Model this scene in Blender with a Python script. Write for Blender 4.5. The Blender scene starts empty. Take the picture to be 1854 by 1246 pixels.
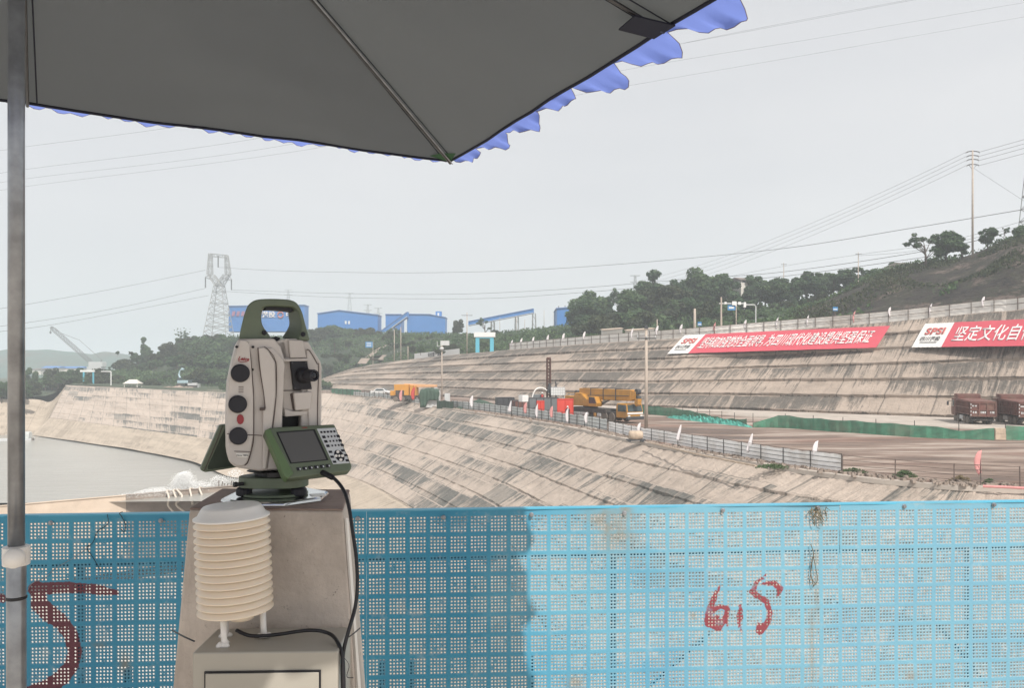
import bpy, bmesh, math, random
import numpy as np
from mathutils import Vector, Matrix
R = math.radians
random.seed(7); rng = np.random.default_rng(7)
scene = bpy.context.scene
COL = scene.collection

# ------------------------------------------------------------------ camera, world, sun, exposure
FPX, HZ, CX = 1400.0, 675.0, 927.0          # focal length, horizon row and centre column in photo pixels (1854 wide)
cam_d = bpy.data.cameras.new("camera"); cam = bpy.data.objects.new("camera", cam_d); COL.objects.link(cam)
cam.location = (0, 0, 0); cam.rotation_euler = (R(90), 0, 0)
cam_d.sensor_fit = 'HORIZONTAL'; cam_d.sensor_width = 36; cam_d.lens = 36 * FPX / 1854
cam_d.shift_y = (HZ - 623) / 1854
cam_d.clip_start = 0.05; cam_d.clip_end = 9000
scene.camera = cam

SUN_EL = R(48.7); SX, SY = 0.454, -0.891     # the sun stands behind the camera, to the right
w = bpy.data.worlds.new("World"); scene.world = w; w.use_nodes = True
nt = w.node_tree; N = nt.nodes; L = nt.links; N.clear()
o = N.new('ShaderNodeOutputWorld'); bg = N.new('ShaderNodeBackground'); bg.inputs['Strength'].default_value = 0.106
sky = N.new('ShaderNodeTexSky'); sky.sky_type = 'NISHITA'; sky.sun_disc = False
sky.sun_elevation = SUN_EL; sky.sun_rotation = math.atan2(SX, SY)
sky.air_density = 1.0; sky.dust_density = 6.0; sky.ozone_density = 1.0; sky.altitude = 250
tc = N.new('ShaderNodeTexCoord'); mp = N.new('ShaderNodeMapping'); mp.inputs['Scale'].default_value = (1, 1, 3.5)
cl = N.new('ShaderNodeTexNoise'); cl.inputs['Scale'].default_value = 1.6; cl.inputs['Detail'].default_value = 5
cr = N.new('ShaderNodeValToRGB'); cr.color_ramp.elements[0].position = .36; cr.color_ramp.elements[1].position = .68
cr.color_ramp.elements[0].color = (6.1, 6.1, 6.22, 1); cr.color_ramp.elements[1].color = (6.9, 6.8, 6.8, 1)
mx = N.new('ShaderNodeMixRGB'); mx.inputs['Fac'].default_value = .86
L.new(tc.outputs['Generated'], mp.inputs['Vector']); L.new(mp.outputs['Vector'], cl.inputs['Vector'])
L.new(cl.outputs['Fac'], cr.inputs['Fac']); L.new(sky.outputs['Color'], mx.inputs['Color1']); L.new(cr.outputs['Color'], mx.inputs['Color2'])
L.new(mx.outputs['Color'], bg.inputs['Color']); L.new(bg.outputs['Background'], o.inputs['Surface'])
sun_d = bpy.data.lights.new("sun", 'SUN'); sun_d.energy = 4.0; sun_d.angle = R(.55); sun_d.color = (1.0, .945, .87)
sun = bpy.data.objects.new("sun", sun_d); COL.objects.link(sun)
ce = math.cos(SUN_EL)
sun.rotation_euler = Vector((SX * ce, SY * ce, math.sin(SUN_EL))).to_track_quat('Z', 'Y').to_euler()
vs = scene.view_settings; vs.view_transform = 'Standard'; vs.look = 'None'; vs.gamma = 1; vs.exposure = 0.22
scene.cycles.volume_bounces = 2; scene.cycles.max_bounces = 8; scene.cycles.diffuse_bounces = 3
scene.cycles.volume_step_rate = 8

# ------------------------------------------------------------------ helpers
def P(px, py, Y):            # point seen at photo pixel (px, py) at distance Y
    return Vector(((px - CX) / FPX * Y, Y, (HZ - py) / FPX * Y))
def PZ(px, py, z):           # point seen at (px, py) on the level z
    return P(px, py, -z * FPX / (py - HZ))

def tag(o, label=None, cat=None, group=None, kind=None):
    if label: o['label'] = label
    if cat: o['category'] = cat
    if group: o['group'] = group
    if kind: o['kind'] = kind
    return o
def thing(name, label, cat, loc=(0, 0, 0), rz=0, group=None):
    o = bpy.data.objects.new(name, None); COL.objects.link(o); o.empty_display_size = .2
    o.location = loc; o.rotation_euler = (0, 0, rz)
    return tag(o, label, cat, group)
def copy_tree(o, parent=None):
    c = o.copy(); COL.objects.link(c)
    if parent: c.parent = parent
    for ch in [x for x in o.children]: copy_tree(ch, c)
    return c

class MB:
    def __init__(s): s.v = []; s.f = []; s.m = []; s.uv = {}
    def vert(s, p): s.v.append((p[0], p[1], p[2])); return len(s.v) - 1
    def face(s, idx, mi=0): s.f.append(tuple(idx)); s.m.append(mi)
    def poly(s, pts, mi=0): s.face([s.vert(p) for p in pts], mi)
    def hexa(s, p, mi=0):       # 8 corners: bottom 4 then top 4 (ccw from above)
        i = [s.vert(q) for q in p]
        for a in ((3, 2, 1, 0), (4, 5, 6, 7), (0, 1, 5, 4), (1, 2, 6, 5), (2, 3, 7, 6), (3, 0, 4, 7)): s.face([i[k] for k in a], mi)
    def box(s, x0, x1, y0, y1, z0, z1, mi=0):
        s.hexa([(x0, y0, z0), (x1, y0, z0), (x1, y1, z0), (x0, y1, z0), (x0, y0, z1), (x1, y0, z1), (x1, y1, z1), (x0, y1, z1)], mi)
    def cbox(s, c, d, mi=0):
        s.box(c[0] - d[0] / 2, c[0] + d[0] / 2, c[1] - d[1] / 2, c[1] + d[1] / 2, c[2] - d[2] / 2, c[2] + d[2] / 2, mi)
    def prism(s, pts, ext, mi=0):   # planar outline (list of Vector) swept by vector ext
        ext = Vector(ext); n = len(pts); a = [s.vert(p) for p in pts]; b = [s.vert(Vector(p) + ext) for p in pts]
        s.face(a[::-1], mi); s.face(b, mi)
        for k in range(n): s.face((a[k], a[(k + 1) % n], b[(k + 1) % n], b[k]), mi)
    def tube(s, pts, r, n=8, mi=0, caps=True):
        pts = [Vector(p) for p in pts]; rs = r if isinstance(r, (list, tuple)) else [r] * len(pts)
        rings = []; up0 = None
        for k, p in enumerate(pts):
            t = (pts[min(k + 1, len(pts) - 1)] - pts[max(k - 1, 0)])
            if t.length < 1e-9: t = Vector((0, 0, 1))
            t.normalize()
            if up0 is None:
                up0 = Vector((0, 0, 1)) if abs(t.z) < .9 else Vector((1, 0, 0))
            a = t.cross(up0)
            if a.length < 1e-4: a = t.orthogonal()
            a.normalize(); b = a.cross(t); up0 = b
            rings.append([s.vert(p + (a * math.cos(2 * math.pi * q / n) + b * math.sin(2 * math.pi * q / n)) * rs[k]) for q in range(n)])
        for k in range(len(rings) - 1):
            for q in range(n):
                s.face((rings[k][q], rings[k][(q + 1) % n], rings[k + 1][(q + 1) % n], rings[k + 1][q]), mi)
        if caps: s.face(rings[0][::-1], mi); s.face(rings[-1], mi)
    def bar(s, a, b, wd, mi=0): s.tube([a, b], wd * .7071, 4, mi)
    def lathe(s, prof, c=(0, 0, 0), n=24, axis=None, mi=0):   # prof: (r, h) along axis
        ax = Vector(axis).normalized() if axis else Vector((0, 0, 1))
        u = ax.orthogonal().normalized() if axis else Vector((1, 0, 0)); v = ax.cross(u); c = Vector(c)
        rings = [[s.vert(c + ax * h + (u * math.cos(2 * math.pi * q / n) + v * math.sin(2 * math.pi * q / n)) * r) for q in range(n)] for r, h in prof]
        for k in range(len(rings) - 1):
            for q in range(n): s.face((rings[k][q], rings[k][(q + 1) % n], rings[k + 1][(q + 1) % n], rings[k + 1][q]), mi)
        if prof[0][0] > 1e-5: s.face(rings[0][::-1], mi)
        if prof[-1][0] > 1e-5: s.face(rings[-1], mi)
    def grid(s, rows, mi=0, uv=None):    # rows of equal length point lists
        ids = [[s.vert(p) for p in r] for r in rows]
        for i in range(len(rows) - 1):
            for j in range(len(rows[0]) - 1):
                s.face((ids[i][j], ids[i + 1][j], ids[i + 1][j + 1], ids[i][j + 1]), mi)
        if uv is not None:
            for i in range(len(rows)):
                for j in range(len(rows[0])): s.uv[ids[i][j]] = uv[i][j]
    def build(s, name, mat, parent=None, bevel=0, smooth=False, loc=None, seg=2):
        me = bpy.data.meshes.new(name); me.from_pydata(s.v, [], s.f)
        for m in (mat if isinstance(mat, (list, tuple)) else [mat]): me.materials.append(m)
        me.polygons.foreach_set('material_index', s.m)
        if s.uv:
            l = me.uv_layers.new(name='UVMap'); li = np.zeros(len(me.loops), dtype=np.int32); me.loops.foreach_get('vertex_index', li)
            tab = np.zeros((len(s.v), 2)); 
            for k, t in s.uv.items(): tab[k] = t
            l.data.foreach_set('uv', tab[li].ravel())
        me.update(); me.validate()
        o = bpy.data.objects.new(name, me); COL.objects.link(o)
        if parent is not None: o.parent = parent
        if loc is not None: o.location = loc
        bm = bmesh.new(); bm.from_mesh(me); bmesh.ops.recalc_face_normals(bm, faces=bm.faces); bm.to_mesh(me); bm.free()
        if smooth: me.shade_smooth()
        if bevel:
            b = o.modifiers.new('bevel', 'BEVEL'); b.width = bevel; b.segments = seg; b.limit_method = 'ANGLE'; b.angle_limit = R(30)
            me.shade_smooth(); e = o.modifiers.new('wn', 'WEIGHTED_NORMAL')
        return o

def resample(pts, n, smooth=True):      # Catmull-Rom through the control points
    pts = [Vector(p) for p in pts]; m = len(pts) - 1; out = []
    for i in range(n):
        t = i / (n - 1) * m; k = min(int(t), m - 1); f = t - k
        p0, p1, p2, p3 = pts[max(k - 1, 0)], pts[k], pts[k + 1], pts[min(k + 2, m)]
        if not smooth: out.append(p1.lerp(p2, f)); continue
        out.append(.5 * ((2 * p1) + (p2 - p0) * f + (2 * p0 - 5 * p1 + 4 * p2 - p3) * f * f + (3 * p1 - p0 - 3 * p2 + p3) * f ** 3))
    return out
def loft(lines, n, cols_noise=0, sub=None, seed=0):   # grid between control polylines, each resampled to n
    ls = [resample(l, n) for l in lines]; rows = []
    for a in range(len(ls) - 1):
        k = sub[a] if sub else 1
        for q in range(k): rows.append([ls[a][j].lerp(ls[a + 1][j], q / k) for j in range(n)])
    rows.append(ls[-1])
    if cols_noise:
        rg = np.random.default_rng(seed)
        ph = rg.uniform(0, 6.28, (6, 2)); fr = rg.uniform(.02, .35, (6, 2))
        for i, r in enumerate(rows):
            if i in (0,): continue
            for p in r:
                d = sum(math.sin(p.x * fr[q][0] + ph[q][0]) * math.sin(p.y * fr[q][1] + ph[q][1]) / (1 + 6 * fr[q][0]) for q in range(6))
                p.z += d * cols_noise
    return rows
def uv_of(rows):
    n = len(rows[0]); mid = rows[len(rows) // 2]; u = [0.0]
    for j in range(1, n): u.append(u[-1] + (mid[j] - mid[j - 1]).length)
    out = []; v = [0.0] * n
    for i, r in enumerate(rows):
        if i: v = [v[j] + (r[j] - rows[i - 1][j]).length for j in range(n)]
        out.append([(u[j], v[j]) for j in range(n)])
    return out

# ------------------------------------------------------------------ materials
def rgb(h): 
    c = [int(h[i:i + 2], 16) / 255 for i in (0, 2, 4)]
    return tuple((x / 12.92 if x <= .04045 else ((x + .055) / 1.055) ** 2.4) for x in c) + (1,)
class G:    # tiny node-graph helper
    def __init__(s, name):
        s.mat = bpy.data.materials.new(name); s.mat.use_nodes = True; s.nt = s.mat.node_tree
        s.nt.nodes.clear(); s.out = s.nt.nodes.new('ShaderNodeOutputMaterial')
        s.b = s.nt.nodes.new('ShaderNodeBsdfPrincipled'); s.nt.links.new(s.b.outputs[0], s.out.inputs[0])
    def n(s, t, **kw):
        x = s.nt.nodes.new(t)
        for k, v in kw.items():
            if k.startswith('i_'):
                key = k[2:]; x.inputs[int(key) if key.isdigit() else key].default_value = v
            else: setattr(x, k, v)
        return x
    def l(s, a, b): s.nt.links.new(a, b)
    def coord(s, kind='Object', scale=(1, 1, 1), rot=(0, 0, 0)):
        t = s.n('ShaderNodeTexCoord'); m = s.n('ShaderNodeMapping'); m.inputs['Scale'].default_value = scale; m.inputs['Rotation'].default_value = rot
        s.l(t.outputs[kind], m.inputs['Vector']); return m.outputs['Vector']
    def noise(s, vec, scale, detail=4, rough=.55):
        x = s.n('ShaderNodeTexNoise'); x.inputs['Scale'].default_value = scale; x.inputs['Detail'].default_value = detail; x.inputs['Roughness'].default_value = rough
        if vec is not None: s.l(vec, x.inputs['Vector'])
        return x.outputs['Fac']
    def ramp(s, fac, stops):
        x = s.n('ShaderNodeValToRGB'); e = x.color_ramp.elements
        while len(e) < len(stops): e.new(.5)
        for k, (p, c) in enumerate(stops):
            e[k].position = p; e[k].color = c if isinstance(c, tuple) else (c, c, c, 1)
        s.l(fac, x.inputs['Fac']); return x.outputs['Color']
    def mix(s, fac, a, b, blend='MIX'):
        x = s.n('ShaderNodeMixRGB', blend_type=blend)
        for k, v in (('Fac', fac), ('Color1', a), ('Color2', b)):
            if hasattr(v, 'links') or hasattr(v, 'is_linked'): s.l(v, x.inputs[k])
            else: x.inputs[k].default_value = v
        return x.outputs['Color']
    def math(s, op, a, b=0.0, clamp=False):
        x = s.n('ShaderNodeMath', operation=op, use_clamp=clamp)
        for k, v in ((0, a), (1, b)):
            if hasattr(v, 'is_linked'): s.l(v, x.inputs[k])
            else: x.inputs[k].default_value = v
        return x.outputs[0]
    def color(s, c): 
        if hasattr(c, 'is_linked'): s.l(c, s.b.inputs['Base Color'])
        else: s.b.inputs['Base Color'].default_value = c
    def bump(s, h, strength=.3, dist=.02):
        x = s.n('ShaderNodeBump'); x.inputs['Strength'].default_value = strength; x.inputs['Distance'].default_value = dist
        s.l(h, x.inputs['Height']); s.l(x.outputs[0], s.b.inputs['Normal'])
    def set(s, **kw):
        for k, v in kw.items(): s.b.inputs[k.replace('_', ' ')].default_value = v
        return s

def plain(name, c, rough=.6, metal=0, var=.18, scale=6, bump=0, dirt=None, dirt_amt=.5, bscale=None):
    g = G(name); v = g.coord('Object'); f = g.noise(v, scale, 5)
    c = c if isinstance(c, tuple) else rgb(c)
    dk = tuple(x * (1 - var) for x in c[:3]) + (1,); lt = tuple(min(1, x * (1 + var * .6)) for x in c[:3]) + (1,)
    col = g.ramp(f, [(.3, dk), (.7, lt)])
    if dirt:
        f2 = g.noise(v, scale * .35, 6, .65); col = g.mix(g.ramp(f2, [(.5, 0.0), (.72, dirt_amt)]), col, dirt)
    g.color(col); g.set(Roughness=rough, Metallic=metal)
    if bump: g.bump(g.noise(v, bscale or scale * 4, 4), bump, .01)
    return g.mat
def slope_mat(name, pale, dark, row_v, amount=.5, pw=6.0, seed=0, region_amt=1.0, jog=.12):
    """sprayed concrete: bays, drip marks falling from every lip, dark bays; UV in metres (u along, v down)"""
    g = G(name); tc = g.n('ShaderNodeUVMap'); uv = tc.outputs[0]
    sep = g.n('ShaderNodeSeparateXYZ'); g.l(uv, sep.inputs[0]); u, v = sep.outputs[0], sep.outputs[1]
    def vec(a, b, c=None):
        x = g.n('ShaderNodeCombineXYZ'); g.l(a, x.inputs[0]); g.l(b, x.inputs[1]); x.inputs[2].default_value = seed * 3.7
        if c is not None: g.l(c, x.inputs[2])
        return x.outputs[0]
    mul = lambda a, k: g.math('MULTIPLY', a, k)
    add = lambda a, b: g.math('ADD', a, b)
    bu = g.math('FLOOR', g.math('DIVIDE', u, pw * 3.1)); w2 = g.n('ShaderNodeTexWhiteNoise', noise_dimensions='2D'); g.l(vec(bu, bu), w2.inputs['Vector'])
    v = add(v, mul(g.math('SUBTRACT', w2.outputs['Value'], .5), row_v * jog)); v = add(v, mul(g.math('SUBTRACT', g.noise(vec(mul(u, .11), v), 1, 3), .5), .5))
    row = g.math('FLOOR', g.math('DIVIDE', v, row_v)); fr = g.math('FRACT', g.math('DIVIDE', v, row_v))
    cu = g.math('FLOOR', g.math('DIVIDE', u, pw)); wn = g.n('ShaderNodeTexWhiteNoise', noise_dimensions='3D'); g.l(vec(cu, row), wn.inputs['Vector']); bay = wn.outputs['Value']
    fu = g.math('FRACT', g.math('DIVIDE', u, pw))
    n = lambda su, sv, sr, d=4, r=.6: g.noise(vec(mul(u, su), add(mul(v, sv), mul(row, sr))), 1, d, r)
    drip = add(mul(n(1.7, .10, 5.3, 4, .62), .62), mul(n(6.0, .22, 2.9, 3, .6), .42))
    region = n(.035, .03, 1.9, 4, .6); blot = n(.50, .62, .7, 8, .74); fine = n(3.2, 3.0, 0, 5, .7); grain = n(9, .9, 1.1, 3, .65)
    m = add(.5, mul(g.math('SUBTRACT', drip, .52), 1.7)); m = add(m, mul(g.math('SUBTRACT', region, .5), 1.7 * region_amt)); m = add(m, mul(g.math('SUBTRACT', blot, .5), 1.0)); m = add(m, mul(g.math('SUBTRACT', bay, .5), .16))
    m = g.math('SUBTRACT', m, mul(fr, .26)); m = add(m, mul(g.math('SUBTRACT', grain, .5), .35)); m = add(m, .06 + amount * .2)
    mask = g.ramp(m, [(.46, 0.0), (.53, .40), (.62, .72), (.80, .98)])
    tint = g.ramp(add(mul(n(.14, .3, 0, 5), .6), mul(blot, .4)), [(.34, tuple(x * .74 for x in pale[:3]) + (1,)), (.52, pale), (.68, tuple(min(1, x * 1.12) for x in pale[:3]) + (1,))])
    drk = g.ramp(fine, [(.3, tuple(x * .8 for x in dark[:3]) + (1,)), (.7, tuple(x * 1.35 for x in dark[:3]) + (1,))])
    col = g.mix(mask, tint, drk)
    col = g.mix(mul(g.math('GREATER_THAN', bay, .965), .55), col, tuple(x * 1.3 for x in dark[:3]) + (1,))
    lime = g.ramp(add(n(2.3, .12, 3.1, 4, .7), mul(g.math('SUBTRACT', grain, .5), .2)), [(.60, 0.0), (.70, .75)]); col = g.mix(lime, col, tuple(min(1, x * 1.1) for x in pale[:3]) + (1,))
    # pale ragged crust on every lip, dark line under it, bay joints, broad ribs
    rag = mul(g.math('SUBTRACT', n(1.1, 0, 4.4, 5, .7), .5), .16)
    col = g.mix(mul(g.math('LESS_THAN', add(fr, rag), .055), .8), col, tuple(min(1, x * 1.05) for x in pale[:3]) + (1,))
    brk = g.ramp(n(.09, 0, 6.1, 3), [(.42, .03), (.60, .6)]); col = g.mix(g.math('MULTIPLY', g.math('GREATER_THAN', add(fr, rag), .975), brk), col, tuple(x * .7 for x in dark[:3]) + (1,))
    col = g.mix(mul(g.math('LESS_THAN', fu, .028), .6), col, tuple(x * .8 for x in dark[:3]) + (1,))
    rib = g.math('LESS_THAN', g.math('FRACT', g.math('DIVIDE', add(u, mul(fr, .6)), pw * 2.6)), .035); col = g.mix(mul(rib, .6), col, tuple(min(1, x * 1.06) for x in pale[:3]) + (1,))
    g.color(col); g.set(Roughness=.92); g.b.inputs['Specular IOR Level'].default_value = .2
    g.bump(add(mul(blot, 1.4), add(mul(fine, .5), mul(m, .6))), .8, .22)
    return g.mat

M = {}
BROW, FROW = 24.6 / 6, 22.4 / 7
PALE = (.47, .385, .315, 1); DARK = (.125, .102, .088, 1)
M['slope_back'] = slope_mat('weathered_slope_back', (.42, .345, .288, 1), (.125, .113, .10, 1), BROW, .72, 7.0, 1, 1.2)
M['slope_front'] = slope_mat('weathered_slope_front', (.50, .422, .36, 1), (.14, .14, .13, 1), FROW, -.10, 6.0, 2, 1.45, .55)
M['apron'] = slope_mat('pale_apron', (.49, .415, .335, 1), (.27, .225, .18, 1), 5.6, -.35, 4.0, 3, .5)

def mud_mat():
    g = G('brown_mud'); v = g.coord('Object', (.05, .22, .2)); v2 = g.coord('Object', (1, 1, 1))
    a = g.noise(v, 1.6, 6, .62); b = g.noise(v2, 1.1, 6, .65); r = g.noise(v, .7, 3)
    col = g.ramp(a, [(.36, (.10, .07, .056, 1)), (.46, (.19, .135, .108, 1)), (.53, (.29, .215, .175, 1)), (.62, (.46, .39, .335, 1))])
    col = g.mix(g.ramp(r, [(.55, 0.0), (.66, .5)]), col, (.25, .115, .08, 1))
    col = g.mix(g.math('MULTIPLY', b, .35), col, (.10, .075, .06, 1)); g.color(col)
    g.l(g.ramp(a, [(.30, .35), (.44, .9)]), g.b.inputs['Roughness']); g.bump(b, .5, .15); return g.mat
M['mud'] = mud_mat()
def earth_mat(name, stops, scale=.09, b=.6):
    g = G(name); v = g.coord('Object'); a = g.noise(v, scale, 8, .68); f = g.noise(v, .9, 6, .7)
    col = g.ramp(g.math('ADD', g.math('MULTIPLY', a, .7), g.math('MULTIPLY', f, .3)), stops); g.color(col); g.set(Roughness=.95)
    g.bump(g.math('ADD', f, g.math('MULTIPLY', g.noise(g.coord('Object', (1, 1, .35)), .22, 7, .65), 3.0)), b, 1.0); return g.mat
M['earth'] = earth_mat('dark_cut_earth', [(.42, (.010, .009, .008, 1)), (.48, (.045, .034, .028, 1)), (.51, (.024, .034, .015, 1)), (.54, (.07, .052, .042, 1)), (.59, (.17, .13, .11, 1))], .11, 1.0)
M['wood_ground'] = earth_mat('wooded_ground', [(.35, (.02, .032, .018, 1)), (.5, (.035, .055, .028, 1)), (.62, (.06, .075, .04, 1)), (.75, (.13, .10, .075, 1))])
M['net_hill'] = earth_mat('netted_hill', [(.35, (.06, .11, .095, 1)), (.48, (.10, .16, .14, 1)), (.57, (.11, .13, .11, 1)), (.66, (.20, .17, .145, 1))], .012)
M['bank'] = earth_mat('river_bank_ground', [(.35, (.04, .06, .035, 1)), (.55, (.07, .09, .05, 1)), (.7, (.22, .18, .14, 1))], .03)
M['road'] = earth_mat('terrace_ground', [(.3, (.20, .16, .13, 1)), (.6, (.34, .28, .23, 1))], .2, .3)
M['concrete'] = plain('grey_concrete', (.46, .405, .355, 1), .9, var=.2, scale=.5, dirt=(.2, .17, .14, 1), bump=.3)
M['concrete_pale'] = plain('pale_concrete', (.55, .45, .36, 1), .9, var=.14, scale=.4, dirt=(.35, .27, .2, 1), bump=.2)
M['concrete_dark'] = plain('dark_concrete', (.27, .22, .185, 1), .9, var=.22, scale=.6, bump=.3)
M['near'] = plain('near_terrace_concrete', (.50, .44, .37, 1), .9, var=.12, scale=1)
M['floor'] = plain('basin_floor_concrete', (.50, .47, .43, 1), .9, var=.2, scale=.12, dirt=(.3, .27, .24, 1))

def water_mat():
    g = G('silty_water'); v = g.coord('Object', (.25, 1.0, 1)); a = g.noise(v, .5, 5, .6); b = g.noise(v, 3.0, 3)
    g.color(g.ramp(g.noise(g.coord('Object'), .02, 3), [(.35, (.33, .32, .29, 1)), (.7, (.40, .39, .355, 1))])); g.set(Roughness=.22)
    g.b.inputs['Specular IOR Level'].default_value = .5; g.bump(g.math('ADD', a, g.math('MULTIPLY', b, .5)), .9, .25); return g.mat
M['water'] = water_mat()

def struct(o): o['kind'] = 'structure'; return o

# ------------------------------------------------------------------ control lines (photo pixel + distance or level)
crest_b = [P(*q) for q in ((2450, 480, 80), (2150, 522, 97), (1854, 560, 113), (1781, 566, 117), (1600, 584, 128), (1420, 598, 140), (1254, 611, 150), (1080, 622, 172), (920, 634, 206), (800, 645, 236), (702, 656, 268), (640, 667, 285), (592, 684, 300))]
toe_b = [PZ(px, py, z) for px, py, z in ((2380, 800, -6), (2080, 777, -6), (1800, 761, -6), (1723, 757, -6), (1530, 750, -6), (1330, 742, -6), (1150, 737, -6), (985, 730, -6), (800, 718, -6), (690, 711, -5.7), (600, 706, -5.5), (565, 704.5, -5.4), (545, 704, -5.4))]
rail = [Vector((44, 31, -6))] + [PZ(px, py, -6) for px, py in ((1854, 886), (1700, 878), (1500, 858), (1300, 826), (1150, 798), (1000, 768), (820, 741))] + [P(690, 721, 170), P(600, 713, 200), P(500, 712, 198), P(410, 711, 195), P(250, 704, 220), P(120, 698, 245)]
toe_f = [Vector((35, 17, -15)), Vector((17, 28, -15)), Vector((9, 36, -15)), Vector((3, 43, -15)), Vector((1, 50, -15)), PZ(860, 1003, -15), PZ(775, 938, -15), PZ(660, 874, -15), P(580, 851, 123), P(520, 836, 131), P(455, 818, 142), P(390, 797, 160), P(250, 778, 181), P(90, 757, 212)]
apron_lo = [Vector((25, 6, -21)), Vector((8, 16, -21)), Vector((-2, 25, -21)), Vector((-8, 34, -21)), Vector((-12, 44, -21)), Vector((-18, 58, -21)), Vector((-24, 74, -21)), Vector((-36, 96, -20)), P(470, 880, 113), P(410, 862, 123), P(365, 842, 135), P(330, 832, 145), P(225, 812, 166), P(58, 788, 203)]

# ------------------------------------------------------------------ setting
def surf(name, lines, n, mat, sub=None, noise=0, seed=0, parent=None, smooth=True):
    rows = loft(lines, n, noise, sub, seed); mb = MB(); mb.grid(rows, 0, uv_of(rows)); return mb.build(name, mat, parent, smooth=smooth), rows
def bench(lines, n, mat, name, rows_k, lip, seed):
    """slope face cut into rows that each overhang the next by a small lip"""
    a, b = resample(lines[0], n), resample(lines[1], n); rows = []
    rg = np.random.default_rng(seed); wob = np.cumsum(rg.normal(0, .0012, n)); wob -= np.linspace(0, wob[-1], n)
    for k in range(rows_k):
        for t, off in ((0.0, 0.0), (.5, lip * .45), (.97, lip)):
            tt = (k + t) / rows_k; r = []
            for j in range(n):
                d = b[j] - a[j]; nrm = d.cross(Vector((0, 0, 1))).cross(d).normalized() * -1
                if nrm.z < 0: nrm = -nrm
                t2 = min(max(tt + wob[j] * .4 * math.sin(math.pi * tt), 0), 1)
                r.append(a[j].lerp(b[j], t2) + nrm * (off + rg.normal(0, .035)))
            rows.append(r)
    rows.append(list(b)); 
    # uv: v from the plain distance so that texture rows line up with the lips
    mb = MB(); u = [0.0]
    for j in range(1, n): u.append(u[-1] + ((a[j] + b[j]) / 2 - (a[j - 1] + b[j - 1]) / 2).length)
    Lm = sum((b[j] - a[j]).length for j in range(n)) / n
    ts = [(k + t) / rows_k for k in range(rows_k) for t in (0, .5, .97)] + [1]
    mb.grid(rows, 0, [[(u[j], ts[i] * rows_k * (BROW if name == 'upper_slope' else FROW)) for j in range(n)] for i in range(len(rows))])
    print(name, 'mean length', round(Lm, 1)); return struct(mb.build(name, mat))

mb = MB(); mb.poly([(-6000, -300, -27), (6000, -300, -27), (6000, 8000, -27), (-6000, 8000, -27)])
struct(mb.build('ground', M['floor']))
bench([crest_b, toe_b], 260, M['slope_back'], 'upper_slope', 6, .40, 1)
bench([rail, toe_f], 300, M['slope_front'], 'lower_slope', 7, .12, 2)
o_, _ = surf('slope_apron', [toe_f, apron_lo], 120, M['apron'], [6], .05, 3); struct(o_)
o_, _ = surf('work_platform', [rail, toe_b[:1] + toe_b[1:] + [P(500, 705, 260)]], 150, M['mud'], [26], .10, 4); struct(o_)
strip_lo = [PZ(2100, 800, -5.95), PZ(1860, 781, -5.95), PZ(1700, 774, -5.95), PZ(1414, 757, -5.95), PZ(1150, 742.5, -5.95), PZ(985, 733, -5.95)]
strip_hi = [p + Vector((0, 0, .06)) for p in (toe_b[1], toe_b[2], toe_b[3], toe_b[4], toe_b[6], toe_b[7])]
strip_mid = [a.lerp(b, .5) + Vector((0, 0, .05)) for a, b in zip(strip_lo, strip_hi)]
o_, _ = surf('concrete_strip', [[p - Vector((0, 0, .5)) for p in strip_lo], [p + Vector((0, 0, .06)) for p in strip_lo], strip_mid, strip_hi], 100, M['concrete'], [1, 3, 3], 0); struct(o_)
# thin pale edging along the top of the lower slope
mb = MB()
rr = resample(rail, 200)
for j in range(199):
    a, b = rr[j], rr[j + 1]; d = (b - a).normalized(); nrm = Vector((-d.y, d.x, 0)); nrm = nrm if nrm.dot(Vector((-1, -.3, 0))) > 0 else -nrm
    if j == 0: ids = [mb.vert(a + nrm * .38 + Vector((0, 0, -.2))), mb.vert(a + nrm * .34 + Vector((0, 0, .06))), mb.vert(a - nrm * .15 + Vector((0, 0, .07))), mb.vert(a - nrm * .3 + Vector((0, 0, -.1)))]
    i2 = [mb.vert(b + nrm * .38 + Vector((0, 0, -.2))), mb.vert(b + nrm * .34 + Vector((0, 0, .06))), mb.vert(b - nrm * .15 + Vector((0, 0, .07))), mb.vert(b - nrm * .3 + Vector((0, 0, -.1)))]
    for q in range(3): mb.face((ids[q], i2[q], i2[q + 1], ids[q + 1]))
    ids = i2
struct(mb.build('kerb', M['concrete']))
# pale left end of the basin
c2 = [P(-500, 722, 205), P(-60, 723, 222), P(60, 723, 238), P(92, 727, 240), P(119, 698.8, 245.2)]
t2 = [PZ(-500, 812, -16.9), PZ(-60, 795, -16.9), PZ(30, 788, -16.9), PZ(66, 787, -16.9), P(89, 757.5, 212.3)]
o_, _ = surf('end_slope', [c2, t2], 60, M['apron'], [8], .1, 5); struct(o_)
mb = MB(); mb.poly([(-700, 60, -16.6), (-38, 100, -16.6), (-20, 135, -16.6), (-60, 260, -16.6), (-700, 260, -16.6)])
struct(mb.build('water', M['water']))
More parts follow.
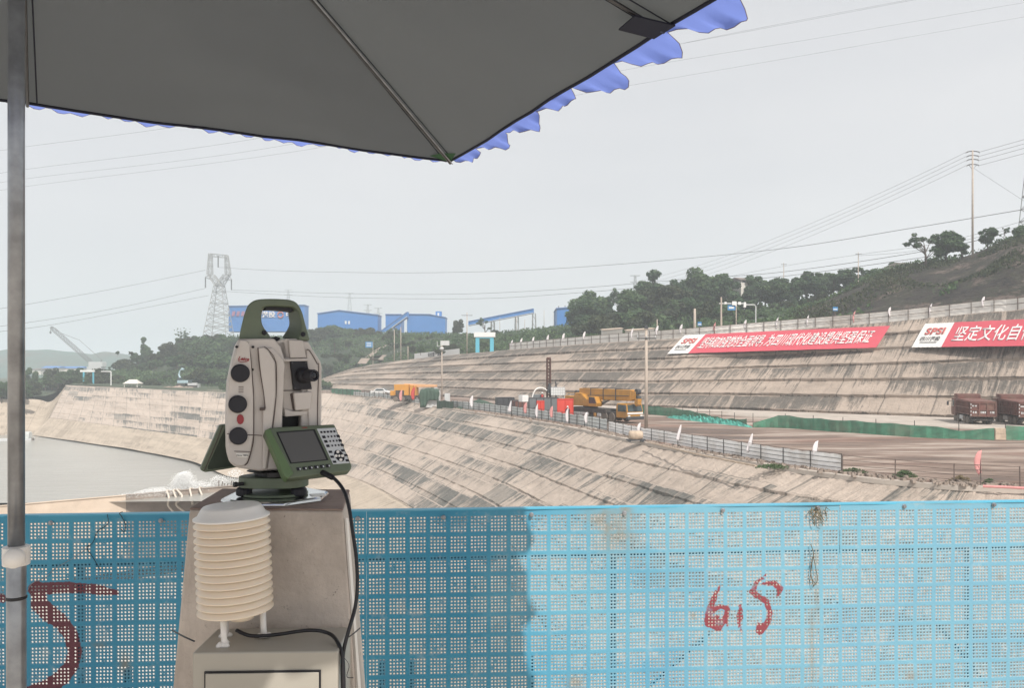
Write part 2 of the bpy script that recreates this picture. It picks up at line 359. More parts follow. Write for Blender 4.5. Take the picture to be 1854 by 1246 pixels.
# ground at the level of the banks, terrace behind the upper slope, hills
fb0 = [P(-700, 716, 207), P(-100, 719.5, 224), P(60, 719, 241), P(98, 712, 243), P(122, 697.5, 247), P(250, 703.2, 223), P(410, 710.2, 199), P(500, 711.2, 203), P(590, 711, 232)]
fb1 = [Vector((-1400, 700, -5)), Vector((-500, 700, -5)), Vector((-400, 700, -5)), Vector((-370, 700, -5)), Vector((-340, 700, -5)), Vector((-260, 700, -5)), Vector((-190, 700, -5)), Vector((-120, 700, -5)), Vector((-60, 700, -5))]
fb2 = [p + Vector((0, 1600, 0)) for p in fb1]
fbm = [a.lerp(b, .06) + Vector((0, 0, .3)) for a, b in zip(fb0, fb1)]
o_, _ = surf('far_bank', [fb0, fbm, fb1, fb2], 80, M['bank'], [3, 8, 4], .0); struct(o_)
hor = lambda a, b: Vector((a.x - b.x, a.y - b.y, 0)).normalized()
terr = [a + hor(a, b) * 8 + Vector((0, 0, .15)) for a, b in zip(crest_b, toe_b)]
o_, _ = surf('upper_terrace', [[p + Vector((0, 0, -.02)) for p in crest_b], terr], 100, M['road'], [2]); struct(o_)
base_r = terr[:6]; ridge_r = [P(2450, 260, 140), P(2150, 345, 158), P(1854, 412, 168), P(1740, 463, 176), P(1600, 497, 184), P(1420, 583, 176)]
mid_r = [a.lerp(b, .55) + Vector((0, 0, z)) for a, b, z in zip(base_r, ridge_r, (2, 2, 1.5, 1.5, 1.0, 0))]
back_r = [p + Vector((40, 70, -6)) for p in ridge_r]
o_, hill_r_rows = surf('cut_hillside', [base_r, mid_r, ridge_r, back_r], 130, M['earth'], [22, 20, 4], .8, 8); struct(o_)
base_w = [P(*q) for q in ((60, 702, 300), (130, 700, 285), (250, 698, 262), (400, 702, 250), (520, 699, 262), (590, 687, 308), (640, 668, 296))] + [terr[9], terr[8], terr[7], terr[6], terr[5] + Vector((1, 1, 0)), terr[4] + Vector((2, 6, 1)), terr[3] + Vector((6, 20, 6))]
ridge_w = [P(*q) for q in ((60, 699, 330), (150, 692, 330), (250, 664, 345), (330, 632, 360), (400, 616, 385), (480, 612, 400), (560, 606, 410), (650, 606, 412), (740, 608, 405), (850, 612, 385), (960, 600, 350), (1120, 582, 300), (1330, 566, 262), (1640, 512, 235))]
mid_w = [a.lerp(b, .5) + Vector((0, 0, 1.0)) for a, b in zip(base_w, ridge_w)]
plat_w = [p + Vector((p.x * .35, 140, 0)) for p in ridge_w]; plat_w2 = [Vector((p.x * 1.5, p.y + 900, -6)) for p in plat_w]
o_, hill_w_rows = surf('wooded_hillside', [base_w, mid_w, ridge_w, plat_w, plat_w2], 110, M['wood_ground'], [9, 9, 4, 4], .25, 9); struct(o_)
# distant netted hills on the left
d0 = [P(px, 686, 720) for px in (-700, -300, 0, 60, 120, 185, 230, 290, 400)]
d1 = [P(px, py, 860) for px, py in ((-700, 640), (-300, 650), (-60, 640), (55, 633), (100, 634), (160, 641), (200, 639), (250, 655), (420, 664))]
d2 = [p + Vector((0, 500, -20)) for p in d1]
o_, _ = surf('netted_hill', [d0, [a.lerp(b, .5) + Vector((0, -15, 3)) for a, b in zip(d0, d1)], d1, d2], 80, M['net_hill'], [6, 6, 4], .9, 12); struct(o_)
for k, (pts, Y) in enumerate(((((-900, 655), (-300, 645), (60, 662), (300, 652), (600, 640), (850, 648), (1150, 640)), 1900),)):
    a = [P(px, 678, Y) for px, py in pts]; b = [P(px, py, Y + 200) for px, py in pts]; c = [p + Vector((0, 900, -60)) for p in b]
    o_, _ = surf('distant_hill', [a, b, c], 60, M['wood_ground'], [4, 4], 2.0, 20); struct(o_)
# the terrace we stand on
mb = MB(); mb.box(-6, 7, -5, 3.6, -3.0, -1.66); mb.box(-6, 7, 3.0, 3.35, -1.657, -1.5)
struct(mb.build('near_terrace', M['near'], bevel=.02))
# wall between the water and the chamber, pale and dark lengths
wt = lambda px, py: PZ(px, py, -16.0)
A, B, C_, D = wt(-260, 940), wt(228, 898), wt(440, 879), wt(520, 872)
def wall_piece(a, b, mat, par, th=1.0):
    mb = MB(); d = (b - a).normalized(); nrm = Vector((d.y, -d.x, 0)); nrm = nrm if nrm.y < 0 else -nrm
    lo = Vector((0, 0, -9.5)); mb.hexa([a + lo + nrm * 1.2, b + lo + nrm * 1.2, b + lo - nrm * th, a + lo - nrm * th, a, b, b - nrm * th, a - nrm * th])
    mb.tube([a + nrm * .04 + Vector((0, 0, .06)), b + nrm * .04 + Vector((0, 0, .06))], .10, 6)
    return mb.build('wall_section', mat, par)
wl = thing('retaining_wall', 'low concrete wall along the near edge of the grey water', 'wall', (0, 0, 0))
tag(wall_piece(A, B - (B - A).normalized() * .02, M['concrete_pale'], wl), 'pale coated length of wall'); tag(wall_piece(B, D, M['concrete_dark'], wl), 'dark bare concrete length of wall')
# ================================================================== FOREGROUND
M['fab_in'] = None
def fabric(name, c, tc, tr):
    g = G(name); v = g.coord('Object'); wv = g.noise(g.coord('Object', (1, 1, 1)), 420, 2); f = g.noise(v, 1.3, 4)
    col = g.mix(g.math('MULTIPLY', f, .3), c, tuple(x * .7 for x in c[:3]) + (1,))
    g.color(col); g.set(Roughness=.75); g.bump(g.math('ADD', wv, g.math('MULTIPLY', g.noise(v, 7, 4), 3.0)), .5, .006)
    t = g.n('ShaderNodeBsdfTranslucent'); t.inputs[0].default_value = tc; m = g.n('ShaderNodeMixShader'); m.inputs[0].default_value = tr
    g.l(g.b.outputs[0], m.inputs[1]); g.l(t.outputs[0], m.inputs[2]); g.l(m.outputs[0], g.out.inputs[0]); return g.mat
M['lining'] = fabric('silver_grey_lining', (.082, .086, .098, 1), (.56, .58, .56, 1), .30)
M['cover'] = fabric('blue_parasol_cloth', (.05, .10, .42, 1), (.5, .51, .5, 1), .50)
M['valance'] = fabric('blue_valance_cloth', (.14, .21, .66, 1), (.28, .38, .9, 1), .45)
M['piping'] = plain('worn_brown_piping', (.20, .15, .16, 1), .8)
M['steel'] = plain('galvanised_steel', (.33, .345, .37, 1), .3, .65, .3, 22)
M['steel_dark'] = plain('dark_steel', (.10, .10, .105, 1), .4, .8, .2, 20)
M['black'] = plain('black_plastic', (.012, .012, .016, 1), .45, var=.2)
M['white_pl'] = plain('white_plastic', (.84, .81, .77, 1), .4, var=.05, scale=3)
M['navy'] = plain('navy_cloth', (.012, .014, .03, 1), .8)
M['corner_green'] = plain('green_corner_pocket', (.02, .09, .03, 1), .7)

UC = Vector((-.269, 3.367, .926)); U1 = Vector((-.887, -.462, 0)).normalized(); U2 = Vector((.462, -.887, 0)).normalized(); SD = 2.93; RISE = .36
UO = UC + (U1 + U2) * SD / 2
par = thing('parasol', 'square blue parasol with grey lining on a galvanised pole, overhead', 'parasol', (UO.x, UO.y, -1.66))
def loc(p): return Vector((p.x - UO.x, p.y - UO.y, p.z + 1.66))
corners = [UC, UC + U1 * SD, UC + (U1 + U2) * SD, UC + U2 * SD]
tips = []
for k in range(4): tips += [corners[k], (corners[k] + corners[(k + 1) % 4]) / 2]
tips[1] = UC + U1 * (SD / 2 + .10)
APX = Vector((UO.x, UO.y, UC.z + RISE))
def canopy_pt(a, b, s, t):
    e = a.lerp(b, t); p = APX.lerp(e, s); z = UC.z + RISE * (1 - s ** 1.12)
    z -= .030 * math.sin(math.pi * t) * math.sin(math.pi * s) + .008 * math.sin(math.pi * t) * s
    ed = math.sin(math.pi * t); z += .0045 * math.sin(11 * s + 7 * t) * ed + .0022 * math.sin(26 * t + 4 * s) * ed * s + .003 * math.sin(34 * (s - .25 * abs(t - .5))) * ed * s
    return Vector((p.x, p.y, z))
for nm, mt, dz in (('lining', 'lining', 0), ('cover', 'cover', .004)):
    mb = MB()
    for k in range(8):
        mb.grid([[loc(canopy_pt(tips[k], tips[(k + 1) % 8], s / 26, t / 22)) + Vector((0, 0, dz)) for t in range(23)] for s in range(0, 27)])
    mb.build(nm, M[mt], par, smooth=True)
mb = MB()       # seams and hem on the underside
for k in range(8):
    for off in (.018, .982):
        mb.tube([loc(canopy_pt(tips[k], tips[(k + 1) % 8], s / 14, off)) - Vector((0, 0, .002)) for s in range(3, 15)], .0022, 4)
    mb.tube([loc(canopy_pt(tips[k], tips[(k + 1) % 8], 1, t / 12)) - Vector((0, 0, .003)) for t in range(13)], .0055, 6)
mb.build('hem', M['navy'], par)
for k in range(8):
    mb = MB(); a = tips[k]
    pts = [loc(canopy_pt(a, a, s / 12, 0)) - Vector((0, 0, .014)) for s in range(0, 13)]
    mb.tube(pts, .0055, 6); mb.build('rib', M['steel_dark'] if k else M['steel_dark'], par, smooth=True)
    mb = MB(); q = loc(canopy_pt(a, a, .26, 0)) - Vector((0, 0, .02)); mb.tube([Vector((0, 0, 1.66 + .81)) + (q - Vector((0, 0, q.z))).normalized() * .03, q], .005, 6); mb.build('strut', M['steel'], par)
    # bright second rail under each corner rib
    if k % 2 == 0:
        sd = (a - UO).cross(Vector((0, 0, 1))).normalized() * .010
        mb = MB(); mb.tube([p + sd - Vector((0, 0, .003)) for p in pts[1:]], .0028, 5); mb.build('tension_rod', M['steel'], par)
        mb = MB(); d = (Vector((UO.x, UO.y, a.z)) - a).normalized(); sd2 = d.cross(Vector((0, 0, 1))); e = loc(a)
        mb.poly([e - Vector((0, 0, .010)), e + d * .085 + sd2 * .06 + Vector((0, 0, .002)), e + d * .10 + Vector((0, 0, .004)), e + d * .085 - sd2 * .06 + Vector((0, 0, .002))])
        mb.build('corner_pocket', M['corner_green'], par)
    elif k == 7:
        d = (Vector((UO.x, UO.y, a.z)) - a).normalized(); sd2 = d.cross(Vector((0, 0, 1))); e = loc(a)
        mb = MB(); mb.prism([e + sd2 * .045 + Vector((0, 0, -.012)), e + d * .11 + sd2 * .055 + Vector((0, 0, -.006)), e + d * .12 - sd2 * .03 + Vector((0, 0, -.006)), e - sd2 * .045 + Vector((0, 0, -.012))], (0, 0, -.004))
        mb.build('rib_pocket', M['navy'], par)
def valance(k, out_dir, down, lmin, lmax, n, seed, curl=.35):
    a, b = corners[k], corners[(k + 1) % 4]; rg = np.random.default_rng(seed); rows = []
    m = n * 14 + 1; lens = []; dirs = []
    rand = rg.uniform(.62, 1.25, n + 1); swing = rg.uniform(-.25, .25, n + 1)
    for j in range(m):
        t = j / (m - 1) * n; i = min(int(t), n - 1); f = t - i
        pr = (math.sin(math.pi * min(f ** .75, 1))) ** 1.15 if f < 1 else 0
        lens.append((lmin + (lmax - lmin) * pr) * rand[i]); dirs.append(swing[i] * (1 - f) + swing[i + 1] * f)
    al = (b - a).normalized()
    for q in range(6):
        r = []
        for j in range(m):
            s = q / 5; e = a.lerp(b, j / (m - 1)); Ln = lens[j] * s
            dv = (out_dir + Vector((0, 0, -1)) * (down + dirs[j] * .5)).normalized()
            p = e + dv * Ln + al * (curl * Ln * s * (.6 + dirs[j])) + out_dir * .010 * math.sin(j * .9 + rand[min(j // 14, n)] * 9) * s + Vector((0, 0, .006 * s * math.sin(j * 1.7)))
            r.append(loc(p) + Vector((0, 0, -.002)))
        rows.append(r)
    mb = MB(); mb.grid(rows); vo = mb.build('valance', M['valance'], par, smooth=True); mb = MB(); mb.tube(rows[-1], .0011, 4); mb.build('piping', M['piping'], vo); return vo
valance(0, -U2, -.03, .03, .06, 11, 2)
valance(1, U1, 1.6, .05, .11, 12, 3)
valance(2, U2, 2.6, .045, .105, 11, 4, .1)
valance(3, -U1, .8, .014, .078, 12, 9, -.9)
mb = MB(); mb.lathe([(.0135, 1.3), (.0135, 1.66 + RISE + UC.z)], n=20); mb.build('pole', M['steel'], par, smooth=True)
mb = MB(); mb.lathe([(.0158, .02), (.0158, 1.318), (.0145, 1.322)], n=20); mb.build('lower_pole', M['steel'], par, smooth=True)
mb = MB(); mb.lathe([(.010, 0), (.024, .002), (.024, .03), (.010, .034)], (0, 0, 2.46), 16); mb.build('runner', M['black'], par)
cl_ = MB(); cl_.lathe([(.015, 1.313), (.0218, 1.314), (.0222, 1.33), (.0218, 1.347), (.015, 1.349)], n=20); clo = cl_.build('collar', M['white_pl'], par, bevel=.001)
kd = Vector((.42, -.9, 0)).normalized(); mb = MB(); mb.lathe([(.008, .012), (.017, .020), (.0178, .026), (.0165, .033), (.0, .035)], (0, 0, 1.331), 20, kd); mb.build('knob', M['white_pl'], clo, smooth=True)
mb = MB(); mb.lathe([(.0158, 1.252), (.0172, 1.253), (.0172, 1.257), (.0158, 1.258)], n=20); mb.build('cable_tie', M['black'], par)
mb = MB(); mb.lathe([(.26, 0), (.27, .01), (.27, .05), (.10, .07), (.03, .085), (.03, .22)], n=32); mb.build('base', M['concrete'], par, smooth=False)

# ------------------------------------------------------------------ perforated fence
FA = math.atan(.0667); FD = Vector((math.cos(FA), math.sin(FA), 0)); FN = Vector((math.sin(FA), -math.cos(FA), 0)); F0 = Vector((-1.818, 2.746, 0))
def fence_pt(px, py):
    rx, rz = (px - CX) / FPX, (HZ - py) / FPX
    t = F0.dot(FN) / (rx * FN.x + FN.y); return Vector((rx * t, t, rz * t))
def top_z(u): return -.5100 + u * .0027
def perf_mat():
    g = G('perforated_blue_paint'); at = lambda n_: g.n('ShaderNodeAttribute', attribute_name=n_).outputs['Fac']
    v = g.coord('Object'); n1 = g.noise(v, 2.2, 5, .6); n2 = g.noise(v, 14, 5, .7); n3 = g.noise(v, 60, 4, .7)
    sp = g.n('ShaderNodeSeparateXYZ'); g.l(v, sp.inputs[0]); lit_side = g.ramp(g.math('ADD', g.math('MULTIPLY', g.math('ADD', sp.outputs[0], 1.0), .4), g.math('MULTIPLY', g.math('SUBTRACT', n1, .5), .5)), [(.30, .0), (.72, 1.0)])  # sunlit paleness put into the colour: deeper blue left, paler and greyer right
    blue = g.ramp(n1, [(.3, (.035, .26, .43, 1)), (.7, (.06, .34, .50, 1))]); blue = g.mix(g.math('MULTIPLY', lit_side, .30), blue, (.46, .62, .66, 1))
    cell = g.math('MULTIPLY', at('cell'), g.ramp(g.math('ADD', g.math('MULTIPLY', n2, .7), g.math('MULTIPLY', n1, .45)), [(.42, .12), (.72, .85)]))
    cell = g.math('MULTIPLY', cell, g.math('ADD', g.math('MULTIPLY', lit_side, .6), .4))
    col = g.mix(cell, blue, g.ramp(n3, [(.3, (.20, .31, .36, 1)), (.7, (.42, .52, .55, 1))]))
    dust = g.ramp(n2, [(.58, 0.0), (.75, .35)]); col = g.mix(dust, col, (.55, .56, .54, 1))
    st = g.math('MULTIPLY', at('stain'), g.ramp(n2, [(.35, .35), (.6, 1.0)])); col = g.mix(g.math('MULTIPLY', st, .75), col, (.27, .21, .13, 1))
    pd = g.math('ADD', at('paint'), g.math('MULTIPLY', g.math('SUBTRACT', n3, .5), 9.0))
    pm = g.ramp(g.math('ADD', g.math('MULTIPLY', pd, .25), .5, True), [(.3, 0.0), (.7, .92)])
    pm = g.math('MULTIPLY', pm, g.ramp(g.math('ADD', n2, g.math('MULTIPLY', at('solid'), .4)), [(.30, .35), (.45, 1.0)]))
    col = g.mix(pm, col, g.mix(at('solid'), (.25, .022, .028, 1), (.15, .018, .025, 1)))
    g.color(col); g.set(Roughness=.45); g.bump(n3, .12, .003); return g.mat
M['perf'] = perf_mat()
M['blue_tube'] = plain('dark_blue_tube', (.022, .13, .21, 1), .5, .2, .25, 8)
strokes = [  # (dark, points (px, py, half width px))
    (1, [(62, 1068, 12), (120, 1064, 10), (175, 1068, 9), (210, 1074, 5)]),
    (1, [(68, 1065, 12), (72, 1095, 16), (90, 1112, 16), (112, 1128, 14), (128, 1150, 13), (136, 1180, 13), (130, 1205, 13), (112, 1228, 14), (80, 1250, 16), (40, 1262, 14)]),
    (1, [(-30, 1075, 10), (4, 1085, 8)]),
    (0, [(1303, 1062, 2), (1292, 1085, 5), (1283, 1110, 6), (1284, 1128, 9), (1300, 1136, 8), (1314, 1120, 5), (1318, 1103, 5), (1302, 1098, 4), (1290, 1108, 5)]),
    (0, [(1297, 1120, 6), (1298, 1140, 3)]), (0, [(1314, 1115, 3), (1318, 1138, 1)]),
    (0, [(1340, 1098, 3), (1340, 1118, 6), (1338, 1130, 3), (1343, 1146, 1)]),
    (0, [(1386, 1042, 2), (1370, 1055, 3), (1362, 1072, 5), (1372, 1080, 5), (1388, 1090, 5), (1394, 1108, 5), (1392, 1124, 5), (1384, 1135, 7), (1376, 1142, 8), (1372, 1130, 2)]),
    (0, [(1382, 1058, 3), (1400, 1056, 5), (1412, 1066, 6), (1408, 1078, 3)]),
]
stains = [(1095, 935, 34, 30), (1115, 975, 30, 26), (1130, 925, 14, 25), (1108, 955, 22, 40), (1484, 930, 9, 25), (1478, 1050, 4, 60), (1470, 1180, 4, 70), (1040, 1238, 14, 12), (1650, 1225, 10, 8), (1810, 1045, 6, 6), (1675, 1072, 4, 5), (1480, 1100, 4, 5), (1255, 1115, 5, 5), (180, 1170, 14, 7), (225, 1200, 10, 20), (1720, 910, 60, 4)]
def panel(u0, ncol, nrow, pitch, first):
    """perforated sheet from u0; clusters of 5 x 5 round holes punched right through"""
    hp = .0124; cw = 5 * hp; gap = pitch - cw; top = .0235; r = .0036; V = []; Q = []; cellv = []
    def addq(a, cell): 
        V.extend(a); cellv.extend([cell] * len(a))
    ang = np.arange(8) * math.pi / 4 + math.pi / 4
    hole = np.stack([np.cos(ang) * r, np.sin(ang) * r], 1); sq = np.array([(1, 1), (0, 1), (-1, 1), (-1, 0), (-1, -1), (0, -1), (1, -1), (1, 0)]) * hp / 2
    ring = np.concatenate([sq, hole, hole]); nh = nrow * ncol * 25
    iu, iw, a, b = np.meshgrid(np.arange(ncol), np.arange(nrow), np.arange(5), np.arange(5), indexing='ij')
    cu = (u0 + gap / 2 + iu * pitch + (a + .5) * hp).ravel(); cw_ = (top + iw * pitch + (b + .5) * hp).ravel()
    rg = np.random.default_rng(int(first * 7 + 3)); jit = 1 + rg.normal(0, .03, nh); shut = rg.random(nh) < .02
    jit[shut] = .45
    uv = np.zeros((nh, 24, 2)); uv[:, :, 0] = cu[:, None] + ring[None, :, 0] * np.where(np.arange(24) >= 8, jit[:, None], 1); uv[:, :, 1] = cw_[:, None] + ring[None, :, 1] * np.where(np.arange(24) >= 8, jit[:, None], 1)
    dep = np.zeros((nh, 24)); dep[:, 16:] = .0018
    k = np.arange(8); k2 = (k + 1) % 8
    q1 = np.stack([k, k2, k2 + 8, k + 8], 1); q2 = np.stack([k + 8, k2 + 8, k2 + 16, k + 16], 1); q = np.concatenate([q1, q2])
    F = (q[None] + (np.arange(nh) * 24)[:, None, None]).reshape(-1, 4)
    UV = uv.reshape(-1, 2); DP = dep.ravel(); CL = np.ones(nh * 24)
    # plain strips between the clusters
    su = []; 
    def strip(x0, x1, y0, y1, nx, ny):
        xs = np.linspace(x0, x1, nx + 1); ys = np.linspace(y0, y1, ny + 1); g_ = np.stack(np.meshgrid(xs, ys, indexing='ij'), -1).reshape(-1, 2)
        i, j = np.meshgrid(np.arange(nx), np.arange(ny), indexing='ij'); base = (i * (ny + 1) + j).ravel()
        su.append((g_, np.stack([base, base + ny + 1, base + ny + 2, base + 1], 1)))
    W = ncol * pitch; H = top + nrow * pitch
    strip(u0, u0 + W, 0, top, ncol * 6, 4)
    for iw_ in range(nrow): strip(u0, u0 + W, top + iw_ * pitch + cw, top + (iw_ + 1) * pitch, ncol * 6, 2)
    for iw_ in range(nrow):
        y0 = top + iw_ * pitch
        strip(u0, u0 + gap / 2, y0, y0 + cw, 1, 6)
        for c in range(ncol - 1): strip(u0 + gap / 2 + c * pitch + cw, u0 + gap / 2 + (c + 1) * pitch, y0, y0 + cw, 2, 6)
        strip(u0 + W - gap / 2, u0 + W, y0, y0 + cw, 1, 6)
    off = len(UV); gs = [UV]; fs = [F]
    for g_, f_ in su: gs.append(g_); fs.append(f_ + off); off += len(g_)
    UV = np.concatenate(gs); F = np.concatenate(fs); n = len(UV)
    DP = np.concatenate([DP, np.zeros(n - len(DP))]); CL = np.concatenate([CL, np.zeros(n - len(CL))])
    # gentle dents so that the sheet catches light unevenly
    dent = .0035 * np.sin(UV[:, 0] * 5.1 + first) * np.sin(UV[:, 1] * 7.3 + 1) + .0012 * np.sin(UV[:, 0] * 23 + UV[:, 1] * 17)
    z = top_z(UV[:, 0]) - UV[:, 1]
    p = np.stack([F0.x + FD.x * UV[:, 0] + FN.x * (dent - DP), F0.y + FD.y * UV[:, 0] + FN.y * (dent - DP), z], 1)
    px = CX + FPX * p[:, 0] / p[:, 1]; py = HZ - FPX * p[:, 2] / p[:, 1]
    paint = np.full(n, -30.0); solid = np.zeros(n)
    for dk, pts in strokes:
        for (x0, y0, w0), (x1, y1, w1) in zip(pts[:-1], pts[1:]):
            dx, dy = x1 - x0, y1 - y0; t = np.clip(((px - x0) * dx + (py - y0) * dy) / (dx * dx + dy * dy), 0, 1)
            d = (w0 + (w1 - w0) * t) - np.hypot(px - x0 - dx * t, py - y0 - dy * t)
            better = d > paint; paint = np.where(better, d, paint); solid = np.where(better & (d > -30), dk, solid)
    stain = np.zeros(n)
    for x, y, sx, sy in stains: stain = np.maximum(stain, np.exp(-((px - x) / sx) ** 2 - ((py - y) / sy) ** 2))
    me = bpy.data.meshes.new('panel'); me.vertices.add(n); me.vertices.foreach_set('co', p.astype(np.float32).ravel())
    me.loops.add(len(F) * 4); me.loops.foreach_set('vertex_index', F.astype(np.int32).ravel()); me.polygons.add(len(F))
    me.polygons.foreach_set('loop_start', np.arange(0, len(F) * 4, 4, dtype=np.int32)); me.update(calc_edges=True)
    for nm, arr in (('cell', CL), ('paint', paint), ('solid', solid), ('stain', stain)):
        at = me.attributes.new(nm, 'FLOAT', 'POINT'); at.data.foreach_set('value', arr.astype(np.float32))
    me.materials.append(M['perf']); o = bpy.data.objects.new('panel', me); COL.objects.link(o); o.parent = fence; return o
PT = .0745
fence = thing('perforated_fence', 'blue fence of punched steel sheets with red painted figures, behind the pillar', 'fence', (0, 0, 0))
NR = 13
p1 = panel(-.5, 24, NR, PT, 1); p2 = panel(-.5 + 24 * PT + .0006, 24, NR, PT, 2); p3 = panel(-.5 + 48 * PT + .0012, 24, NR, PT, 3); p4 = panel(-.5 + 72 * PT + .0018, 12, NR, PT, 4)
UL = -.5 + 84 * PT
def fl(u, w, d): return Vector((F0.x, F0.y, top_z(u) - w)) + FD * u - FN * d      # d behind the sheet
mb = MB(); mb.hexa([fl(-.5, .003, .03), fl(UL, .003, .03), fl(UL, .003, -.003), fl(-.5, .003, -.003), fl(-.5, -.002, .03), fl(UL, -.002, .03), fl(UL, -.002, -.003), fl(-.5, -.002, -.003)])
mb.build('top_flange', plain('blue_flange_paint', (.09, .42, .60, 1), .45, var=.1, scale=4, dirt=(.4, .42, .4, 1), dirt_amt=.4), fence)
def tube_u(w0, w1, d0=.004, d1=.04, u0=-.5, u1=UL):
    mb = MB(); mb.hexa([fl(u0, w1, d0), fl(u1, w1, d0), fl(u1, w1, d1), fl(u0, w1, d1), fl(u0, w0, d0), fl(u1, w0, d0), fl(u1, w0, d1), fl(u0, w0, d1)]); return mb.build('rail', M['blue_tube'], fence)
tube_u(.166, .190); tube_u(.92, .95)
for px_ in (143, 228, 690, 745, 962, 1112, 1760):
    q = fence_pt(px_, 1000); u = (q - F0).dot(FD); full = px_ in (143, 1112, 1760, 690 * 0)
    w0 = .165 if full else .56
    if px_ == 1478: w0 = .03
    mb = MB(); mb.hexa([fl(u - .010, NR * PT + .4, .005), fl(u + .010, NR * PT + .4, .005), fl(u + .010, NR * PT + .4, .03), fl(u - .010, NR * PT + .4, .03), fl(u - .010, w0, .005), fl(u + .010, w0, .005), fl(u + .010, w0, .03), fl(u - .010, w0, .03)]); mb.build('post', M['blue_tube'], fence)
for a, b in (((1290, 1150), (1180, 1246)), ((1700, 1130), (1790, 1240))):
    mb = MB(); qa, qb = fence_pt(*a) - FN * .02, fence_pt(*b) - FN * .02; mb.bar(qa, qb, .010); mb.build('brace', M['blue_tube'], fence)
for px_, py_ in ((93, 947), (292, 943), (648, 939), (803, 937), (962, 932), (1130, 929), (1308, 924), (1480, 920), (1636, 917), (1798, 914)):
    mb = MB(); q = fence_pt(px_, py_) + FN * .004; mb.lathe([(.009, 0), (.009, .002), (.006, .003), (.006, .008), (.0, .0085)], q, 8, FN); mb.build('bolt', M['steel'], fence)
# wire hooks, twigs and dry stalks caught on the fence
def wire(name, pts, r, mat, label, cat, off=.008):
    mb = MB(); pp = [fence_pt(a, b) + FN * off * (1 + .6 * math.sin(i * 2.1)) for i, (a, b) in enumerate(pts)]; mb.tube(resample(pp, len(pp) * 4), r, 5)
    return tag(mb.build(name, mat, smooth=True), label, cat)
M['twig'] = plain('dry_twig', (.16, .125, .07, 1), .9)
wire('wire_hook', [(221, 958), (228, 962), (228, 950), (222, 935), (219, 929), (223, 927)], .0014, M['black'], 'bent black wire hook over the top edge of the blue fence', 'wire')
wire('thin_wire', [(196, 931), (198, 948), (178, 962), (172, 978), (168, 985), (158, 992), (172, 1012), (185, 1032)], .0012, M['black'], 'thin tangled wire hanging on the shaded part of the blue fence', 'wire')
wire('loose_string', [(165, 988), (135, 1010), (100, 1030), (85, 1045), (62, 1055), (50, 1072)], .001, M['steel'], 'pale loose string strung slantwise across the shaded fence', 'string')
twig = wire('dry_stalk', [(1466, 985), (1470, 1000), (1470, 1015), (1466, 1035), (1470, 1060)], .0016, M['twig'], 'dry brown stalk hanging on the sunlit fence beside the red figures', 'stalk')
for pts in ([(1470, 1005), (1475, 1030), (1478, 1050), (1470, 1062)], [(1469, 1010), (1466, 1040), (1474, 1058)], [(1468, 1020), (1464, 1052)]):
    mb = MB(); pp = [fence_pt(*q) + FN * .01 for q in pts]; mb.tube(resample(pp, 10), .0012, 4); mb.build('strand', M['twig'], twig)
tf = MB()
for k in range(26):
    a = (1480 + random.uniform(-14, 14), 918 + random.uniform(-2, 22)); b = (a[0] + random.uniform(-9, 9), a[1] + random.uniform(2, 16))
    tf.tube([fence_pt(*a) + FN * .008, fence_pt((a[0] + b[0]) / 2 + random.uniform(-3, 3), (a[1] + b[1]) / 2) + FN * .016, fence_pt(*b) + FN * .01], .0014, 4)
tag(tf.build('dry_grass_tuft', M['twig']), 'small tuft of dry grass stuck under the top edge of the sunlit fence', 'dry grass')

# ------------------------------------------------------------------ observation pillar
def pier_mat():
    g = G('stained_pillar_concrete'); v = g.coord('Object'); s = g.noise(g.coord('Object', (7, 7, 1.4)), 1.6, 6, .7); n1 = g.noise(v, 5, 6, .65); n2 = g.noise(v, 45, 4, .7)
    col = g.ramp(n1, [(.3, (.39, .34, .30, 1)), (.65, (.64, .565, .50, 1))])
    col = g.mix(g.ramp(s, [(.56, 0.0), (.74, .35)]), col, (.21, .165, .14, 1))
    col = g.mix(g.ramp(n2, [(.63, 0.0), (.70, .75)]), col, (.13, .10, .08, 1))
    sep = g.n('ShaderNodeSeparateXYZ'); g.l(v, sep.inputs[0]); zt = g.ramp(g.math('ADD', sep.outputs[2], g.math('MULTIPLY', n1, .05)), [(.0, 0.0), (.02, 0.0)])
    g.color(col); g.set(Roughness=.9); g.bump(g.math('ADD', n1, n2), .7, .006); return g.mat
M['pier'] = pier_mat(); M['pier_top'] = plain('pillar_top_concrete', (.30, .225, .195, 1), .9, var=.25, scale=9, dirt=(.15, .11, .1, 1), bump=.4)
PZT = -.27
fl_, fr_ = Vector((-.645, 1.545, PZT)), Vector((-.335, 1.535, PZT)); br_, bl_ = Vector((-.372, 1.775, PZT + .002)), Vector((-.672, 1.79, PZT + .002))
pier = thing('survey_pillar', 'tapered concrete pillar carrying the survey instrument, shaded by the parasol', 'pillar', (-.5, 1.62, -1.66))
def plc(p): return Vector(p) - Vector((-.5, 1.62, -1.66))
def low(p, c, z):  # widen towards the base
    k = (PZT - z); d = Vector((p.x - c.x, p.y - c.y, 0)); s = 1 + k * .50
    return Vector((c.x + d.x * s, c.y + d.y * s, z))
pc = (fl_ + fr_ + br_ + bl_) / 4; ring = [fl_, fr_, br_, bl_]; mb = MB()
zs = [PZT - .004, PZT - .03, -.4, -.55, -.7, -.9, -1.2, -1.66]; rows = []
for z in zs: rows.append([plc(low(p, pc, z)) for p in ring])
ids = [[mb.vert(p) for p in r] for r in rows]
for a in range(len(ids) - 1):
    for b in range(4): mb.face((ids[a][b], ids[a + 1][b], ids[a + 1][(b + 1) % 4], ids[a][(b + 1) % 4]))
mb.face(ids[0]); mb.build('shaft', M['pier'], pier, bevel=.006)
